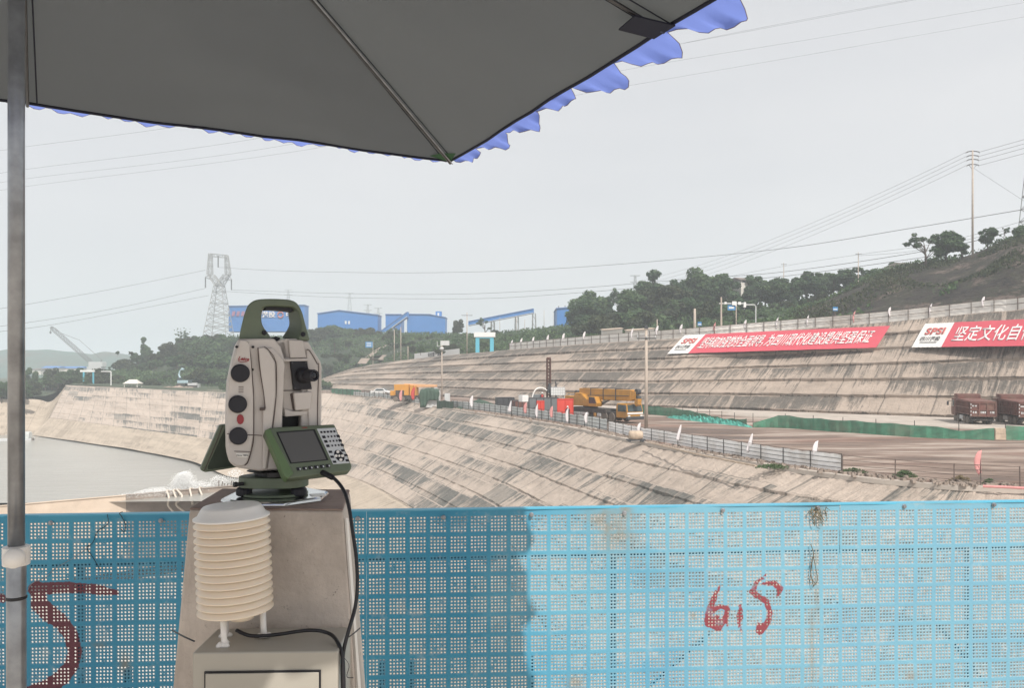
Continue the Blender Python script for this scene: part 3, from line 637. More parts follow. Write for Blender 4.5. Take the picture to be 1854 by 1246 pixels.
mb = MB(); mb.hexa([plc(p + Vector((0, 0, -.0045)) + (p - pc) * .004) for p in ring] + [plc(p) - (p - pc) * .01 for p in ring]); mb.build('top', M['pier_top'], pier, bevel=.003)
mb = MB(); mb.tube([plc(low(fr_, pc, z)) + Vector((.004, .006, 0)) for z in (-.29, -.4, -.5, -.6, -.75)], [.004, .0045, .004, .005, .004], 5); mb.build('edge_strip', M['white_pl'], pier)
mb = MB(); mb.tube(resample([P(312, 1142, 1.50), P(330, 1152, 1.44), P(352, 1162, 1.41)], 8), .0016, 5); tag(mb.build('tie_wire', M['black']), 'thin dark wire round the pillar at the left of the grey box', 'wire')
mb = MB(); mb.tube(resample([P(604, 1162, 1.44), P(630, 1155, 1.46), P(652, 1138, 1.49)], 8), .0014, 5); tag(mb.build('tie_wire', M['steel_dark']), 'thin dark wire from the grey box to the right edge of the pillar', 'wire')

# ------------------------------------------------------------------ control box on the pillar
M['box'] = plain('grey_cream_enamel', (.40, .375, .325, 1), .42, var=.07, scale=5, dirt=(.3, .27, .22, 1), dirt_amt=.3)
bx = thing('control_box', 'grey metal control box with a flush door, fixed to the pillar front', 'box', (-.437, 1.37, -.90), R(2))
bl = MB(); bl.box(-.128, .128, 0, .13, 0, .405); bl.build('body', M['box'], bx, bevel=.004)
mb = MB(); mb.box(-.106, .098, -.0025, -.0005, .05, .372); mb.build('door_gap', M['black'], bx)
mb = MB(); mb.box(-.103, .095, -.006, -.0028, .053, .369); dr = mb.build('door', M['box'], bx, bevel=.0012)
mb = MB(); mb.lathe([(.011, 0), (.011, .006), (.005, .008), (.0, .0085)], (.075, -.006, .20), 14, (0, -1, 0)); mb.build('lock', M['steel'], dr)
# ------------------------------------------------------------------ radiation shield
M['cream'] = plain('cream_plastic', (.86, .73, .58, 1), .38, var=.05, scale=4)
M['cream'].node_tree.nodes['Principled BSDF'].inputs['Subsurface Weight'].default_value = .15
M['cream'].node_tree.nodes['Principled BSDF'].inputs['Subsurface Radius'].default_value = (.01, .007, .004)
SC = P(429, 1110, 1.43); sh = thing('weather_sensor', 'cream stack of louvre plates shielding a weather sensor on the grey box', 'weather sensor', (SC.x, SC.y, -.495), R(-3))
sh.rotation_euler = (R(.5), R(-2.2), 0)
pz0 = .495 - .437
for k in range(13):
    z = pz0 + k * .0132; mb = MB(); r0 = .0675
    mb.lathe([(.040, z + .0175), (.060, z + .0135), (r0 - .004, z + .004), (r0, z + .0012), (r0, z - .0008), (r0 - .003, z - .001), (.060, z + .009), (.040, z + .0145)], n=48); mb.build('louvre_plate', M['cream'], sh, smooth=True)
mb = MB(); z = pz0 + 13 * .0132; mb.lathe([(.0, z + .022), (.040, z + .0215), (.050, z + .0205), (.0525, z + .018), (.061, z + .004), (.0675, z + .001), (.0675, z - .002), (.063, z)], n=48); mb.build('cap', M['white_pl'], sh, smooth=True)
mb = MB(); mb.lathe([(.034, pz0), (.034, z)], n=20); mb.build('core', M['cream'], sh)
mb = MB(); mb.lathe([(.021, pz0 - .022), (.0215, pz0 - .018), (.0215, pz0 + .012)], (.008, .01, 0), n=24); mb.build('stub', M['cream'], sh, smooth=True)
for (x, y) in ((-.028, .022), (-.012, -.030), (.046, .012)):
    mb = MB(); mb.tube([(x, y, pz0 + .01), (x, y, .012), (x + random.uniform(-.003, .003), y, .004)], [.0055, .0055, .007], 10)
    for q in range(6): mb.lathe([(0, .007), (.005, .004), (.006, 0)], (x + random.uniform(-.009, .009), y + random.uniform(-.007, .004), .001), 7)
    mb.build('leg', M['white_pl'], sh, smooth=True)
mb = MB(); mb.box(-.002, .012, -.03, .0, z + .0212, z + .0222); mb.build('sticker', M['white_pl'], sh)
# cables
mb = MB(); mb.tube(resample([P(428, 1142, 1.43), P(455, 1152, 1.42), P(500, 1150, 1.425), P(560, 1142, 1.43), P(596, 1148, 1.43), P(612, 1165, 1.40), P(620, 1190, 1.385), P(622, 1220, 1.38), P(623, 1270, 1.38)], 60), .0035, 8)
tag(mb.build('sensor_cable', M['black'], smooth=True), 'black cable running over the grey box from the weather sensor', 'cable')
mb = MB(); mb.tube(resample([P(586, 858, 1.57), P(604, 866, 1.55), P(622, 888, 1.52), P(632, 920, 1.50), P(638, 960, 1.48), P(645, 1010, 1.46), P(647, 1060, 1.44), P(643, 1100, 1.43), P(632, 1140, 1.41), P(622, 1180, 1.40), P(620, 1220, 1.39), P(622, 1280, 1.38)], 80), .0036, 8)
pc2 = mb.build('power_cable', M['black'], smooth=True); tag(pc2, 'black cable hanging from the survey instrument down the pillar edge', 'cable')
mb = MB(); mb.tube(resample([P(584, 856, 1.575), P(592, 860, 1.565), P(602, 865, 1.555)], 8), .006, 8); mb.build('plug', M['black'], pc2, smooth=True)
mb = MB(); mb.tube(resample([P(622, 1190, 1.375), P(632, 1206, 1.37), P(628, 1226, 1.37), P(640, 1228, 1.37)], 14), .0008, 4); mb.build('tie', M['black'], pc2)
# ================================================================== SURVEY INSTRUMENT
M['body'] = plain('warm_grey_housing', (.60, .555, .52, 1), .5, var=.08, scale=14, dirt=(.33, .26, .21, 1), dirt_amt=.3, bump=.08, bscale=220)
M['body2'] = plain('housing_shadow_line', (.10, .075, .07, 1), .7)
M['green'] = plain('olive_green_housing', (.125, .155, .108, 1), .48, var=.12, scale=18, dirt=(.20, .24, .15, 1), dirt_amt=.25)
M['green2'] = plain('bright_green_bumper', (.12, .185, .088, 1), .5, var=.1, scale=18)
M['knob'] = plain('dark_rubber', (.014, .014, .021, 1), .55, var=.2, scale=40)
M['screen'] = plain('matt_grey_screen', (.115, .115, .115, 1), .28, var=.04, scale=3)
M['keypad'] = plain('pale_grey_keypad', (.60, .62, .64, 1), .45, var=.05, scale=10)
M['red'] = plain('dull_red', (.32, .03, .04, 1), .4)
M['plate'] = plain('polished_plate', (.62, .63, .62, 1), .12, .95, .1, 20)
M['glass'] = plain('dark_lens', (.01, .012, .02, 1), .08)
IO = Vector((-.503, 1.65, -.2655)); PSI = R(25)
ins = thing('survey_instrument', 'grey and green survey total station with handle, screen and keypad, on the pillar', 'total station', IO, PSI)
_xa = Vector((math.cos(PSI), math.sin(PSI), 0)); _ya = Vector((-math.sin(PSI), math.cos(PSI), 0))
def ST(px, py, d):       # local point on the plane d in front of the axis, seen at the photo pixel
    ray = Vector(((px - CX) / FPX, 1, (HZ - py) / FPX)); t = (IO.dot(_ya) - d) / ray.dot(_ya); p = ray * t - IO
    return Vector((p.dot(_xa), -d, p.z))
def outl(pts, d): return [ST(x, y, d) for x, y in pts]
def slab(name, pts, d0, d1, mat, par=ins, bevel=.003, back=1.0, seg=2):   # outline on plane d0 (front), swept back to plane d1
    f = outl(pts, d0); c = sum(f, Vector()) / len(f)
    b = [Vector((c.x + (p.x - c.x) * back, -d1, c.z + (p.z - c.z) * (1 - (1 - back) * .4))) for p in f]
    mb = MB(); n = len(f); ia = [mb.vert(p) for p in f]; ib = [mb.vert(p) for p in b]
    mb.face(ia); mb.face(ib[::-1])
    for k in range(n): mb.face((ia[k], ib[k], ib[(k + 1) % n], ia[(k + 1) % n]))
    return mb.build(name, mat, par, bevel=bevel, seg=seg)
# standards
ls = slab('left_standard', [(431, 613), (497, 612), (509, 628), (516, 650), (513, 720), (512, 772), (508, 853), (470, 854), (428, 848), (415, 838), (410, 820), (409, 760), (412, 690), (420, 655)], .045, -.075, M['body'], bevel=.006, back=.86, seg=3)
sc_ = slab('side_cover', [(434, 615), (447, 616), (452, 624), (455, 660), (459, 720), (459, 790), (455, 815), (448, 838), (440, 845), (426, 843), (416, 836), (412, 820), (411, 760), (414, 692), (422, 656)], .053, .040, M['body'], ls, bevel=.003)
def groove(pts, d, r, par, mat='body2'):
    mb = MB(); mb.tube(resample([ST(x, y, d) for x, y in pts], len(pts) * 5), r, 5); return mb.build('seam', M[mat], par)
groove([(443, 617), (449, 621), (453, 640), (455, 662), (459, 720), (459, 790), (456, 812), (449, 836), (443, 843)], .0492, .0011, ls)
groove([(411, 786), (416, 786)], .0532, .0009, ls); groove([(448, 788), (459, 788), (474, 789)], .0535, .0009, ls)
slab('fairing', [(467, 630), (478, 628), (486, 634), (499, 657), (500, 715), (491, 790), (482, 850), (476, 851), (476, 745), (480, 738), (472, 680)], .056, .040, M['body'], ls, bevel=.004)
slab('fairing', [(482, 629), (494, 630), (514, 652), (516, 662), (513, 724), (509, 790), (504, 851), (484, 851), (492, 790), (500, 716), (500, 657)], .051, .035, M['body'], ls, bevel=.003)
groove([(467, 630), (470, 665), (478, 715), (480, 742)], .0545, .0013, ls); groove([(478, 628), (486, 634), (499, 656), (500, 716), (492, 790)], .0565, .0008, ls)
slab('cable_port', [(471, 739), (480, 738), (480, 743), (471, 744)], .060, .05, M['body2'], ls, bevel=.0005)
slab('base_housing', [(474, 796), (520, 796), (560, 800), (572, 812), (560, 846), (505, 853), (474, 853)], .034, -.07, M['body'], bevel=.004)
def knob(px, py, rpx, d, dep, par, name='knob'):
    c = ST(px, py, d); r = rpx * 1.179e-3; mb = MB()
    mb.lathe([(r * .9, 0), (r, .001), (r, dep * .75), (r * .95, dep * .93), (r * .86, dep), (r * .80, dep * .99), (0, dep * .97)], c, 32, (0, -1, 0))
    return mb.build(name, M['knob'], par, smooth=True, bevel=0)
knob(434.5, 676, 15.6, .052, .010, ls); knob(430, 732, 15.2, .052, .010, ls); knob(431, 789.5, 15.0, .052, .010, ls)
slab('trigger_button', [(431, 752), (435, 750.5), (439, 752), (441.5, 757), (441.5, 763), (439, 767.5), (435, 769), (431, 767), (429, 762), (429, 757)], .0555, .05, M['red'], ls, bevel=.001)
for k in range(4): slab('vent', [(432, 700 + k * 3.3), (441, 700 + k * 3.3), (441, 701.1 + k * 3.3), (432, 701.1 + k * 3.3)], .0536, .052, M['body2'], ls, bevel=0)
groove([(424, 817.5), (453, 818.5)], .0536, .0007, ls)
slab('name_plate', [(427, 821), (451, 822), (448.5, 828.5), (430, 828)], .0545, .052, M['white_pl'], ls, bevel=.0006)
for x, y in ((428.5, 628), (458, 628.5), (457, 669.5)): 
    c = ST(x, y, .0545 if x < 450 else .047); mb = MB(); mb.lathe([(.0028, -.004), (.0028, .001), (.0022, .0014), (0, .0008)], c, 10, (0, -1, 0)); mb.build('screw', M['black'], ls)
rs = slab('right_standard', [(545, 616), (559, 618), (566, 632), (581, 655), (583, 664), (583, 740), (581, 800), (545, 800)], .030, -.075, M['body'], bevel=.005, back=.9, seg=3)
slab('fairing', [(555, 632), (560, 634), (574, 656), (577, 664), (575, 790), (560, 798), (556, 700)], .036, .02, M['body'], rs, bevel=.003); groove([(555, 633), (561, 636), (574, 658), (577, 665), (575, 740), (575, 782)], .0362, .0009, rs)
# telescope
tel = slab('telescope', [(512, 617), (516, 613), (550, 613), (556, 650), (560, 652), (567, 706), (563, 748), (552, 752), (514, 754), (512, 745), (511, 700), (513, 655), (506, 640), (497, 622)], .024, -.07, M['body'], bevel=.004)
slab('sight_block', [(522, 615), (549, 616), (556, 648), (525, 649)], .034, .01, M['body'], tel, bevel=.003)
slab('sight_block', [(497, 619), (512, 613), (518, 622), (522, 649), (513, 651)], .024, -.05, M['body'], tel, bevel=.003)
slab('collar', [(513, 650), (559, 649), (559, 654), (513, 655)], .037, .0, M['body'], tel, bevel=.0012)
ep = slab('eyepiece_plate', [(526, 654), (556, 654), (565, 705), (532, 706.5)], .038, .01, M['knob'], tel, bevel=.0015)
for x, y in ((529, 657), (554, 657), (562.5, 702.5), (534, 703.5)):
    mb = MB(); mb.lathe([(.0015, 0), (.0015, .001), (0, .0012)], ST(x, y, .038), 8, (0, -1, 0)); mb.build('screw', M['steel_dark'], ep)
c = ST(549, 680, .038); ax = Vector((.12, -1, 0))
mb = MB(); mb.lathe([(.0165, 0), (.0165, .010), (.0145, .012), (.0145, .022), (.011, .024)], c, 28, ax); ey = mb.build('eyepiece', M['knob'], ep, smooth=True)
c2_ = c + ax.normalized() * .022; mb = MB(); mb.lathe([(.0115, 0), (.0125, .003), (.0125, .026), (.0115, .029), (.0085, .029), (.008, .025), (0, .025)], c2_, 24, Vector((.42, -.9, .0))); eyc = mb.build('eyecup', M['knob'], ey, smooth=True)
mb = MB(); mb.lathe([(.0082, .0262), (.006, .0268), (0, .027)], c2_, 20, Vector((.42, -.9, .0))); mb.build('lens', M['glass'], ey, smooth=True)
slab('seam_gap', [(512, 707), (566, 706), (566, 707.5), (512, 708.3)], .0262, .02, M['body2'], tel, bevel=0)
lb = slab('lower_block', [(531, 711), (565, 709), (563, 741), (535, 744)], .040, .01, M['body'], tel, bevel=.003)
slab('recess', [(526, 714), (532, 711), (535, 743), (531, 744)], .030, .01, M['body2'], tel, bevel=.001)
slab('lower_lip', [(514, 740), (530, 745), (560, 744), (556, 752), (516, 755)], .032, .0, M['body'], tel, bevel=.002)
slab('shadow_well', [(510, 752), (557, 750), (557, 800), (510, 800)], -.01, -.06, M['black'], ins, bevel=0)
# carrying handle: loft of three outlines
sec = [((431.5, 615), (492, 615), (492, 612)), ((437, 588), (475, 590), (475, 588)), ((444, 563), (472, 567), (474, 568)), ((452, 549), (477, 557), (478, 562)), ((470, 541.5), (488, 554), (490, 560)),
       ((514, 541.5), (522, 555), (512, 561)), ((535, 546.5), (533, 557), (520, 564)), ((546, 562), (541, 566), (521, 571)), ((553, 586), (546, 592), (522, 590)), ((561.5, 617), (540, 616), (509, 612))]
mb = MB(); rows = []
def _cr(tab, n):      # smooth the hand-set sections
    a = [resample([Vector((s_[q][0], s_[q][1], 0)) for s_ in tab], n) for q in range(3)]
    return [tuple((a[q][i].x, a[q][i].y) for q in range(3)) for i in range(n)]
for o2, f2, b2 in _cr(sec, 37):
    of, fi, bi = ST(*o2, .030), ST(*f2, .030), ST(*b2, -.022); ob = ST(*o2, .030); ob = Vector((ob.x * .9 + .006, .028, ob.z - .003))
    rows.append([of, fi, bi, ob])
ids = [[mb.vert(p) for p in r] for r in rows]
for a in range(len(ids) - 1):
    for b in range(4): mb.face((ids[a][b], ids[a][(b + 1) % 4], ids[a + 1][(b + 1) % 4], ids[a + 1][b]))
mb.face(ids[0]); mb.face(ids[-1][::-1])
hd = mb.build('handle', M['green'], ins, bevel=.0035, seg=3)
slab('grip', [(479, 556), (489, 553.2), (524, 554.2), (533, 557), (529, 565), (521, 563), (489, 560.5), (480, 561)], .016, -.02, M['knob'], hd, bevel=.001)
for x, y in ((478.5, 602.5), (548.5, 605.5)):
    mb = MB(); mb.lathe([(.0052, -.003), (.0052, .003), (.0042, .0045), (.002, .0046), (.0018, .003), (0, .003)], ST(x, y, .030), 16, (0, -1, 0)); mb.build('handle_screw', M['knob'], hd)
slab('dome_cap', [(490, 612), (500, 609), (508, 612), (506, 616), (492, 616)], .01, -.03, M['knob'], ins, bevel=.001)
# keypad panel on the user side
kc = [ST(489, 774, .070), ST(606, 767.6, .062), ST(638, 845, .104), ST(532, 857, .112)]      # tl tr br bl
kn = (kc[1] - kc[0]).cross(kc[3] - kc[0]).normalized(); kn = kn if kn.y < 0 else -kn; k0 = sum(kc, Vector()) / 4
wN = (_xa * kn.x + _ya * kn.y + Vector((0, 0, kn.z))); wO = IO + _xa * k0.x + _ya * k0.y + Vector((0, 0, k0.z))
def KP(px, py, h=0.0):   # local point on the keypad face raised by h
    ray = Vector(((px - CX) / FPX, 1, (HZ - py) / FPX)); t = (wO + wN * h).dot(wN) / ray.dot(wN); p = ray * t - IO
    return Vector((p.dot(_xa), p.dot(_ya), p.z))
def kslab(name, pts, h0, h1, mat, par, bevel=.0006):
    f = [KP(x, y, h1) for x, y in pts]; mb = MB(); mb.prism(f, kn * (h0 - h1)); return mb.build(name, mat, par, bevel=bevel)
kp = kslab('keypad_unit', [(489, 774), (548, 770.4), (606, 767.6), (622, 806), (638, 844), (634, 853), (580, 860), (521, 867), (515, 863), (498, 822), (478, 781)], -.026, 0, M['green'], ins, .004)
kslab('bumper', [(479, 780), (489, 774.5), (500, 798), (532, 857), (521, 867), (515, 863)], -.024, .0025, M['green2'], kp, .002)
kslab('bezel', [(500, 782.5), (570, 777.5), (595, 833.5), (525.5, 840)], 0, .0006, M['black'], kp, 0)
kslab('screen', [(504, 784.5), (567, 780), (590.5, 832), (528, 837.8)], .0004, .0011, M['screen'], kp, 0)
pad = kslab('key_field', [(573.6, 776.6), (606.3, 774.7), (633.3, 838.6), (603.2, 841)], 0, .0008, M['keypad'], kp, .0004)
def key(cx, cy, w_, h_, mat='knob', par=pad):
    a = (27 / 64.0); dx, dy = w_ / 2, h_ / 2   # keys follow the slant of the panel
    kslab('key', [(cx - dx - dy * a, cy - dy), (cx + dx - dy * a, cy - dy - .3), (cx + dx + dy * a, cy + dy - .3), (cx - dx + dy * a, cy + dy)], .0007, .0021, M[mat], par, .0003)
for r_ in range(4):
    y = 782.8 + r_ * 8.1; x0 = 582 + r_ * 3.6
    for c_ in range(5):
        if r_ == 0: key(x0 + c_ * 5.9, y - c_ * .35, 3.6, 3.2)
        elif c_ in (0, 4): key(x0 + c_ * 6.6 + (1 if c_ == 0 else .5), y + .6 - c_ * .4, 5.6, 4.4)
        else: key(x0 + 3 + c_ * 5.9, y + .4 - c_ * .4, 2.6, 3.0)
for x, y in ((598.5, 818.5), (601.5, 827.5), (606, 836.5), (621, 816), (626.5, 824.5), (629, 834)): key(x, y, 6.0, 3.8)
cw = [(614.5 + 8.6 * math.cos(t) + 4.0 * math.sin(t), 825.5 + 10.4 * math.sin(t)) for t in [k * math.pi / 12 for k in range(24)]]
kslab('cursor_ring', cw, .0007, .0016, M['knob'], pad, .0002)
for t0 in range(4):
    t = t0 * math.pi / 2; cx, cy = 614.5 + 5.8 * math.cos(t) + 2.7 * math.sin(t), 825.5 + 7.2 * math.sin(t)
    kslab('cursor_key', [(cx + 2.9 * math.cos(q), cy + 2.6 * math.sin(q)) for q in [k * math.pi / 5 for k in range(10)]], .0015, .0024, M['white_pl'], pad, .0003)
kslab('cursor_key', [(614.5 + 2.1 * math.cos(q), 825.5 + 2.3 * math.sin(q)) for q in [k * math.pi / 5 for k in range(10)]], .0015, .0024, M['white_pl'], pad, .0003)
for k in range(6): 
    x, y = 541.5 + k * 10.55, 849.5 - k * 1.15
    kslab('function_key', [(x - 5, y - 2.6), (x + 3, y - 3.4), (x + 5, y + 2.2), (x - 3, y + 3.0)], 0, .0016, M['knob'], kp, .0004)
    kslab('key_mark', [(x + .5, y - 1.4), (x + 2.8, y - 1.7), (x + 3.8, y + 1.4), (x + 1.4, y + 1.7)], .0015, .0019, M['keypad'], kp, 0)
# second keypad unit on the far side, seen edge-on
wg = slab('rear_keypad_unit', [(397.5, 770), (412, 768.5), (432, 775), (440, 845), (371, 856), (362, 851)], -.060, -.085, M['green'], ins, bevel=.003)
slab('rear_recess', [(409, 772), (426, 776), (432, 843), (377, 851), (376, 846)], -.0585, -.066, plain('dark_green_back', (.03, .045, .03, 1), .6), wg, bevel=.001)
groove([(403, 772), (388, 810), (370, 852)], -.0595, .0009, wg)
# tribrach, foot screws and plate
mb = MB(); mb.lathe([(.045, .062), (.045, .074), (.06, .076)], (0, 0, -.018), 32); mb.build('bearing', M['black'], ins, smooth=False)
def rounded_tri(r, z0, z1, mat, name, rot, par=ins, k=.22):
    pts = []
    for q in range(48):
        t = 2 * math.pi * q / 48; rr_ = r * (1 + k * .5 * math.cos(3 * (t - rot))); pts.append(Vector((rr_ * math.cos(t), rr_ * math.sin(t), z0)))
    mb = MB(); mb.prism(pts, (0, 0, z1 - z0)); return mb.build(name, mat, par, bevel=.002)
ROT = R(-90 - 25 + 60)
tb = rounded_tri(.069, .026, .048, M['green'], 'tribrach', ROT)
mb = MB(); a_ = ST(487, 861, .0705); mb.cbox((a_.x + .012, -.0705, a_.z), (.030, .004, .009)); mb.build('slot', M['black'], tb)
mb = MB(); mb.lathe([(.004, 0), (.004, .012), (.0055, .013), (.0055, .020), (0, .021)], (-.07, -.028, .036), 10, (-1, -.3, 0)); mb.build('lock_knob', M['black'], tb)
for k in range(3):
    t = ROT + k * 2 * math.pi / 3; x, y = .066 * math.cos(t), .066 * math.sin(t)
    mb = MB(); mb.lathe([(.005, .004), (.005, .007), (.013, .008), (.0165, .011), (.0165, .022), (.013, .026), (.008, .027), (.008, .03)], (x, y, 0), 14); mb.build('foot_screw', M['knob'], ins)
rounded_tri(.068, .0065, .0125, M['green'], 'spring_plate', ROT, k=.12)
mb = MB(); mb.lathe([(.110, -.004), (.112, -.002), (.110, .003), (.105, .006), (.04, .0062)], n=8); mb.build('base_plate', M['plate'], ins, bevel=.001)
mb = MB(); mb.lathe([(.121, -.0042), (.118, -.0030)], n=30); mb.build('mortar_bed', M['pier_top'], ins)
mb = MB(); mb.cbox((.078, -.05, .0066), (.03, .03, .0012)); mb.build('sticker', M['white_pl'], ins)
# small lettering
_tcache = {}
def text_mesh(s, size, ext=.001, bold=0.0, shear=0.0):
    cu = bpy.data.curves.new('lettering', 'FONT'); cu.body = s; cu.size = size; cu.extrude = ext; cu.offset = bold; cu.align_x = 'CENTER'; cu.align_y = 'CENTER'; cu.shear = shear; cu.resolution_u = 3
    ob = bpy.data.objects.new('lettering', cu); COL.objects.link(ob); dg = bpy.context.evaluated_depsgraph_get(); dg.update()
    me = bpy.data.meshes.new_from_object(ob.evaluated_get(dg)); bpy.data.objects.remove(ob); bpy.data.curves.remove(cu); return me
def put_text(s, size, mat, origin, xdir, ydir, par=None, name='lettering', ext=.001, bold=0.0, shear=0.0, sx=1.0):
    me = text_mesh(s, size, ext, bold, shear); me.materials.clear(); me.materials.append(mat)
    o = bpy.data.objects.new(name, me); COL.objects.link(o); x = Vector(xdir).normalized(); y = Vector(ydir).normalized(); z = x.cross(y).normalized(); y = z.cross(x)
    o.matrix_world = Matrix(((x.x * sx, y.x, z.x, origin[0]), (x.y * sx, y.y, z.y, origin[1]), (x.z * sx, y.z, z.z, origin[2]), (0, 0, 0, 1)))
    if par: o.parent = par
    return o
put_text('Leica', .0105, M['red'], ST(440.5, 650, .0542), (1, 0, -.12), (0, 0, 1), ls, 'maker_lettering', .0002, .0003, .35)
mb = MB(); mb.tube([ST(431, 653.5, .0542), ST(437, 656, .0542), ST(447, 655, .0542)], .0006, 4); mb.build('underline', M['red'], ls)
put_text('Nova TM50', .0046, M['black'], ST(439, 825, .0548), (1, 0, -.05), (0, 0, 1), ls, 'model_lettering', .0001, .0001)
kx = (KP(560, 775) - KP(540, 776)).normalized()
put_text('Leica', .0055, M['red'], KP(551, 774.4, .0004), kx, kn.cross(kx) * (1 if kn.cross(kx).z > 0 else -1), kp, 'maker_lettering', .0001, .0001, .3)
# ================================================================== MIDDLE GROUND
M['rail_dark'] = plain('dark_railing_paint', (.075, .072, .07, 1), .6, .2, .3, 3)
M['rail_rust'] = plain('brown_railing_paint', (.15, .115, .10, 1), .7, .1, .3, 3)
M['sheet'] = plain('white_sheeting', (.92, .91, .90, 1), .6, var=.10, scale=1.5, dirt=(.42, .36, .30, 1), dirt_amt=.5)
M['sheet_grey'] = plain('grey_sheeting', (.62, .65, .64, 1), .6, var=.15, scale=1.2, dirt=(.3, .28, .25, 1))
M['hoard'] = plain('dusty_white_hoarding', (.84, .81, .76, 1), .7, var=.15, scale=.5, dirt=(.52, .45, .38, 1), dirt_amt=.6)
M['net'] = plain('green_dust_net', (.06, .27, .17, 1), .85, var=.3, scale=.9, dirt=(.22, .26, .19, 1), dirt_amt=.6)
_n = M['net'].node_tree; _t = _n.nodes.new('ShaderNodeBsdfTransparent'); _m = _n.nodes.new('ShaderNodeMixShader'); _m.inputs[0].default_value = .30      # open mesh cloth
_n.links.new(_n.nodes['Principled BSDF'].outputs[0], _m.inputs[1]); _n.links.new(_t.outputs[0], _m.inputs[2]); _n.links.new(_m.outputs[0], [x for x in _n.nodes if x.type == 'OUTPUT_MATERIAL'][0].inputs[0])
M['net_aqua'] = plain('turquoise_dust_net', (.10, .42, .34, 1), .85, var=.3, scale=1.2)
M['tarp'] = plain('green_tarpaulin', (.045, .085, .06, 1), .7, var=.3, scale=.8)
M['flagw'] = plain('white_flag_cloth', (.72, .68, .69, 1), .8, var=.06, scale=3); M['flagp'] = plain('pink_flag_cloth', (.66, .30, .29, 1), .8, var=.15, scale=2)
M['yellow'] = plain('crane_yellow', (.50, .24, .035, 1), .45, var=.15, scale=1.4, dirt=(.30, .20, .10, 1), dirt_amt=.5)
M['peach'] = plain('faded_orange_paint', (.66, .38, .20, 1), .5, var=.1, scale=1)
M['orange'] = plain('orange_paint', (.58, .27, .045, 1), .5, var=.12, scale=1)
M['vred'] = plain('bright_red_panel', (.62, .065, .045, 1), .5, var=.06, scale=1)
M['maroon'] = plain('rusty_maroon_body', (.16, .068, .055, 1), .6, var=.3, scale=1.2, dirt=(.20, .14, .105, 1), dirt_amt=.75)
M['chassis'] = plain('dusty_chassis', (.045, .043, .043, 1), .7, var=.3, scale=2, dirt=(.2, .16, .13, 1))
M['tyre'] = plain('dusty_tyre', (.17, .145, .125, 1), .9, var=.25, scale=3, dirt=(.17, .14, .115, 1))
M['gls'] = plain('dark_window_glass', (.05, .07, .075, 1), .08)
M['carwhite'] = plain('white_car_paint', (.74, .74, .73, 1), .25, var=.03)
M['lightgrey'] = plain('light_grey_paint', (.52, .53, .53, 1), .5, var=.1, scale=2)
M['boxgrey'] = plain('blue_grey_panel', (.15, .165, .175, 1), .55, var=.12, scale=1)
M['darkbox'] = plain('dark_box_paint', (.055, .058, .065, 1), .5, var=.2, scale=1)
M['pole'] = plain('concrete_pole', (.46, .39, .33, 1), .85, var=.15, scale=1.5)
M['signblue'] = plain('blue_sign_face', (.05, .22, .46, 1), .45, var=.05); M['cyan'] = plain('cyan_painted_column', (.10, .43, .56, 1), .5, var=.06)
M['white'] = plain('white_paint', (.74, .74, .73, 1), .5, var=.06)
M['rock'] = plain('pale_boulder', (.50, .40, .31, 1), .9, var=.25, scale=3, bump=.5)
M['leafA'] = plain('weed_leaves', (.05, .085, .03, 1), .8, var=.4, scale=5)
M['rust'] = plain('brown_mast_steel', (.12, .06, .05, 1), .6, .2, .3, 3)
M['skin'] = plain('skin', (.42, .26, .18, 1), .6); M['cloth_d'] = plain('dark_clothes', (.035, .035, .045, 1), .8); M['cloth_r'] = plain('red_vest', (.5, .06, .05, 1), .8); M['hat'] = plain('white_helmet', (.8, .8, .78, 1), .35)
Z6 = Vector((0, 0, 1))
def along(pts, step):       # evenly spaced points on a polyline
    fine = resample(pts, 400); d = [0.0]
    for a, b in zip(fine[:-1], fine[1:]): d.append(d[-1] + (b - a).length)
    n = max(2, int(round(d[-1] / step)) + 1); out = []; k = 0
    for i in range(n):
        s = d[-1] * i / (n - 1)
        while k < len(d) - 2 and d[k + 1] < s: k += 1
        out.append(fine[k].lerp(fine[k + 1], (s - d[k]) / max(d[k + 1] - d[k], 1e-9)))
    return out
def strip_panel(name, pts, z0, z1, mat, par, back=.06, corr=0, dirv=Vector((0, 1, 0)), jag=0):
    mb = MB(); prev = None; rg = random.Random(3)
    for i, p in enumerate(pts):
        o_ = dirv * (back + (corr if i % 2 else 0)); j = rg.uniform(-jag, jag)
        q = [mb.vert(p + o_ + Z6 * z0), mb.vert(p + o_ + Z6 * (z1 + j)), mb.vert(p + o_ + dirv * .03 + Z6 * (z1 + j)), mb.vert(p + o_ + dirv * .03 + Z6 * z0)]
        if prev: 
            for a in range(4): mb.face((prev[a], q[a], q[(a + 1) % 4], prev[(a + 1) % 4]))
        else: mb.face(q)
        prev = q
    mb.face(prev[::-1]); return mb.build(name, mat, par)
def railing(name, label, pts, step, h, rails, mat, r=.03, group=None, lean=0):
    t = thing(name, label, 'railing', (0, 0, 0), group=group); ps = along(pts, step); rg = random.Random(5)
    for p in ps:
        mb = MB(); mb.tube([p - Z6 * .15, p + Z6 * (h + .03) + Vector((rg.uniform(-lean, lean), rg.uniform(-lean, lean), 0))], r, 6); mb.build('post', mat, t)
    fine = along(pts, step / 2)
    for z in rails:
        mb = MB(); mb.tube([p + Z6 * (h * z) + Vector((0, 0, rg.uniform(-.015, .015))) for p in fine], r * .6, 5); mb.build('bar', mat, t)
    return t, ps
rp = lambda pxs: [PZ(a, b, -6) + Vector((.55, .1, .05)) for a, b in pxs]
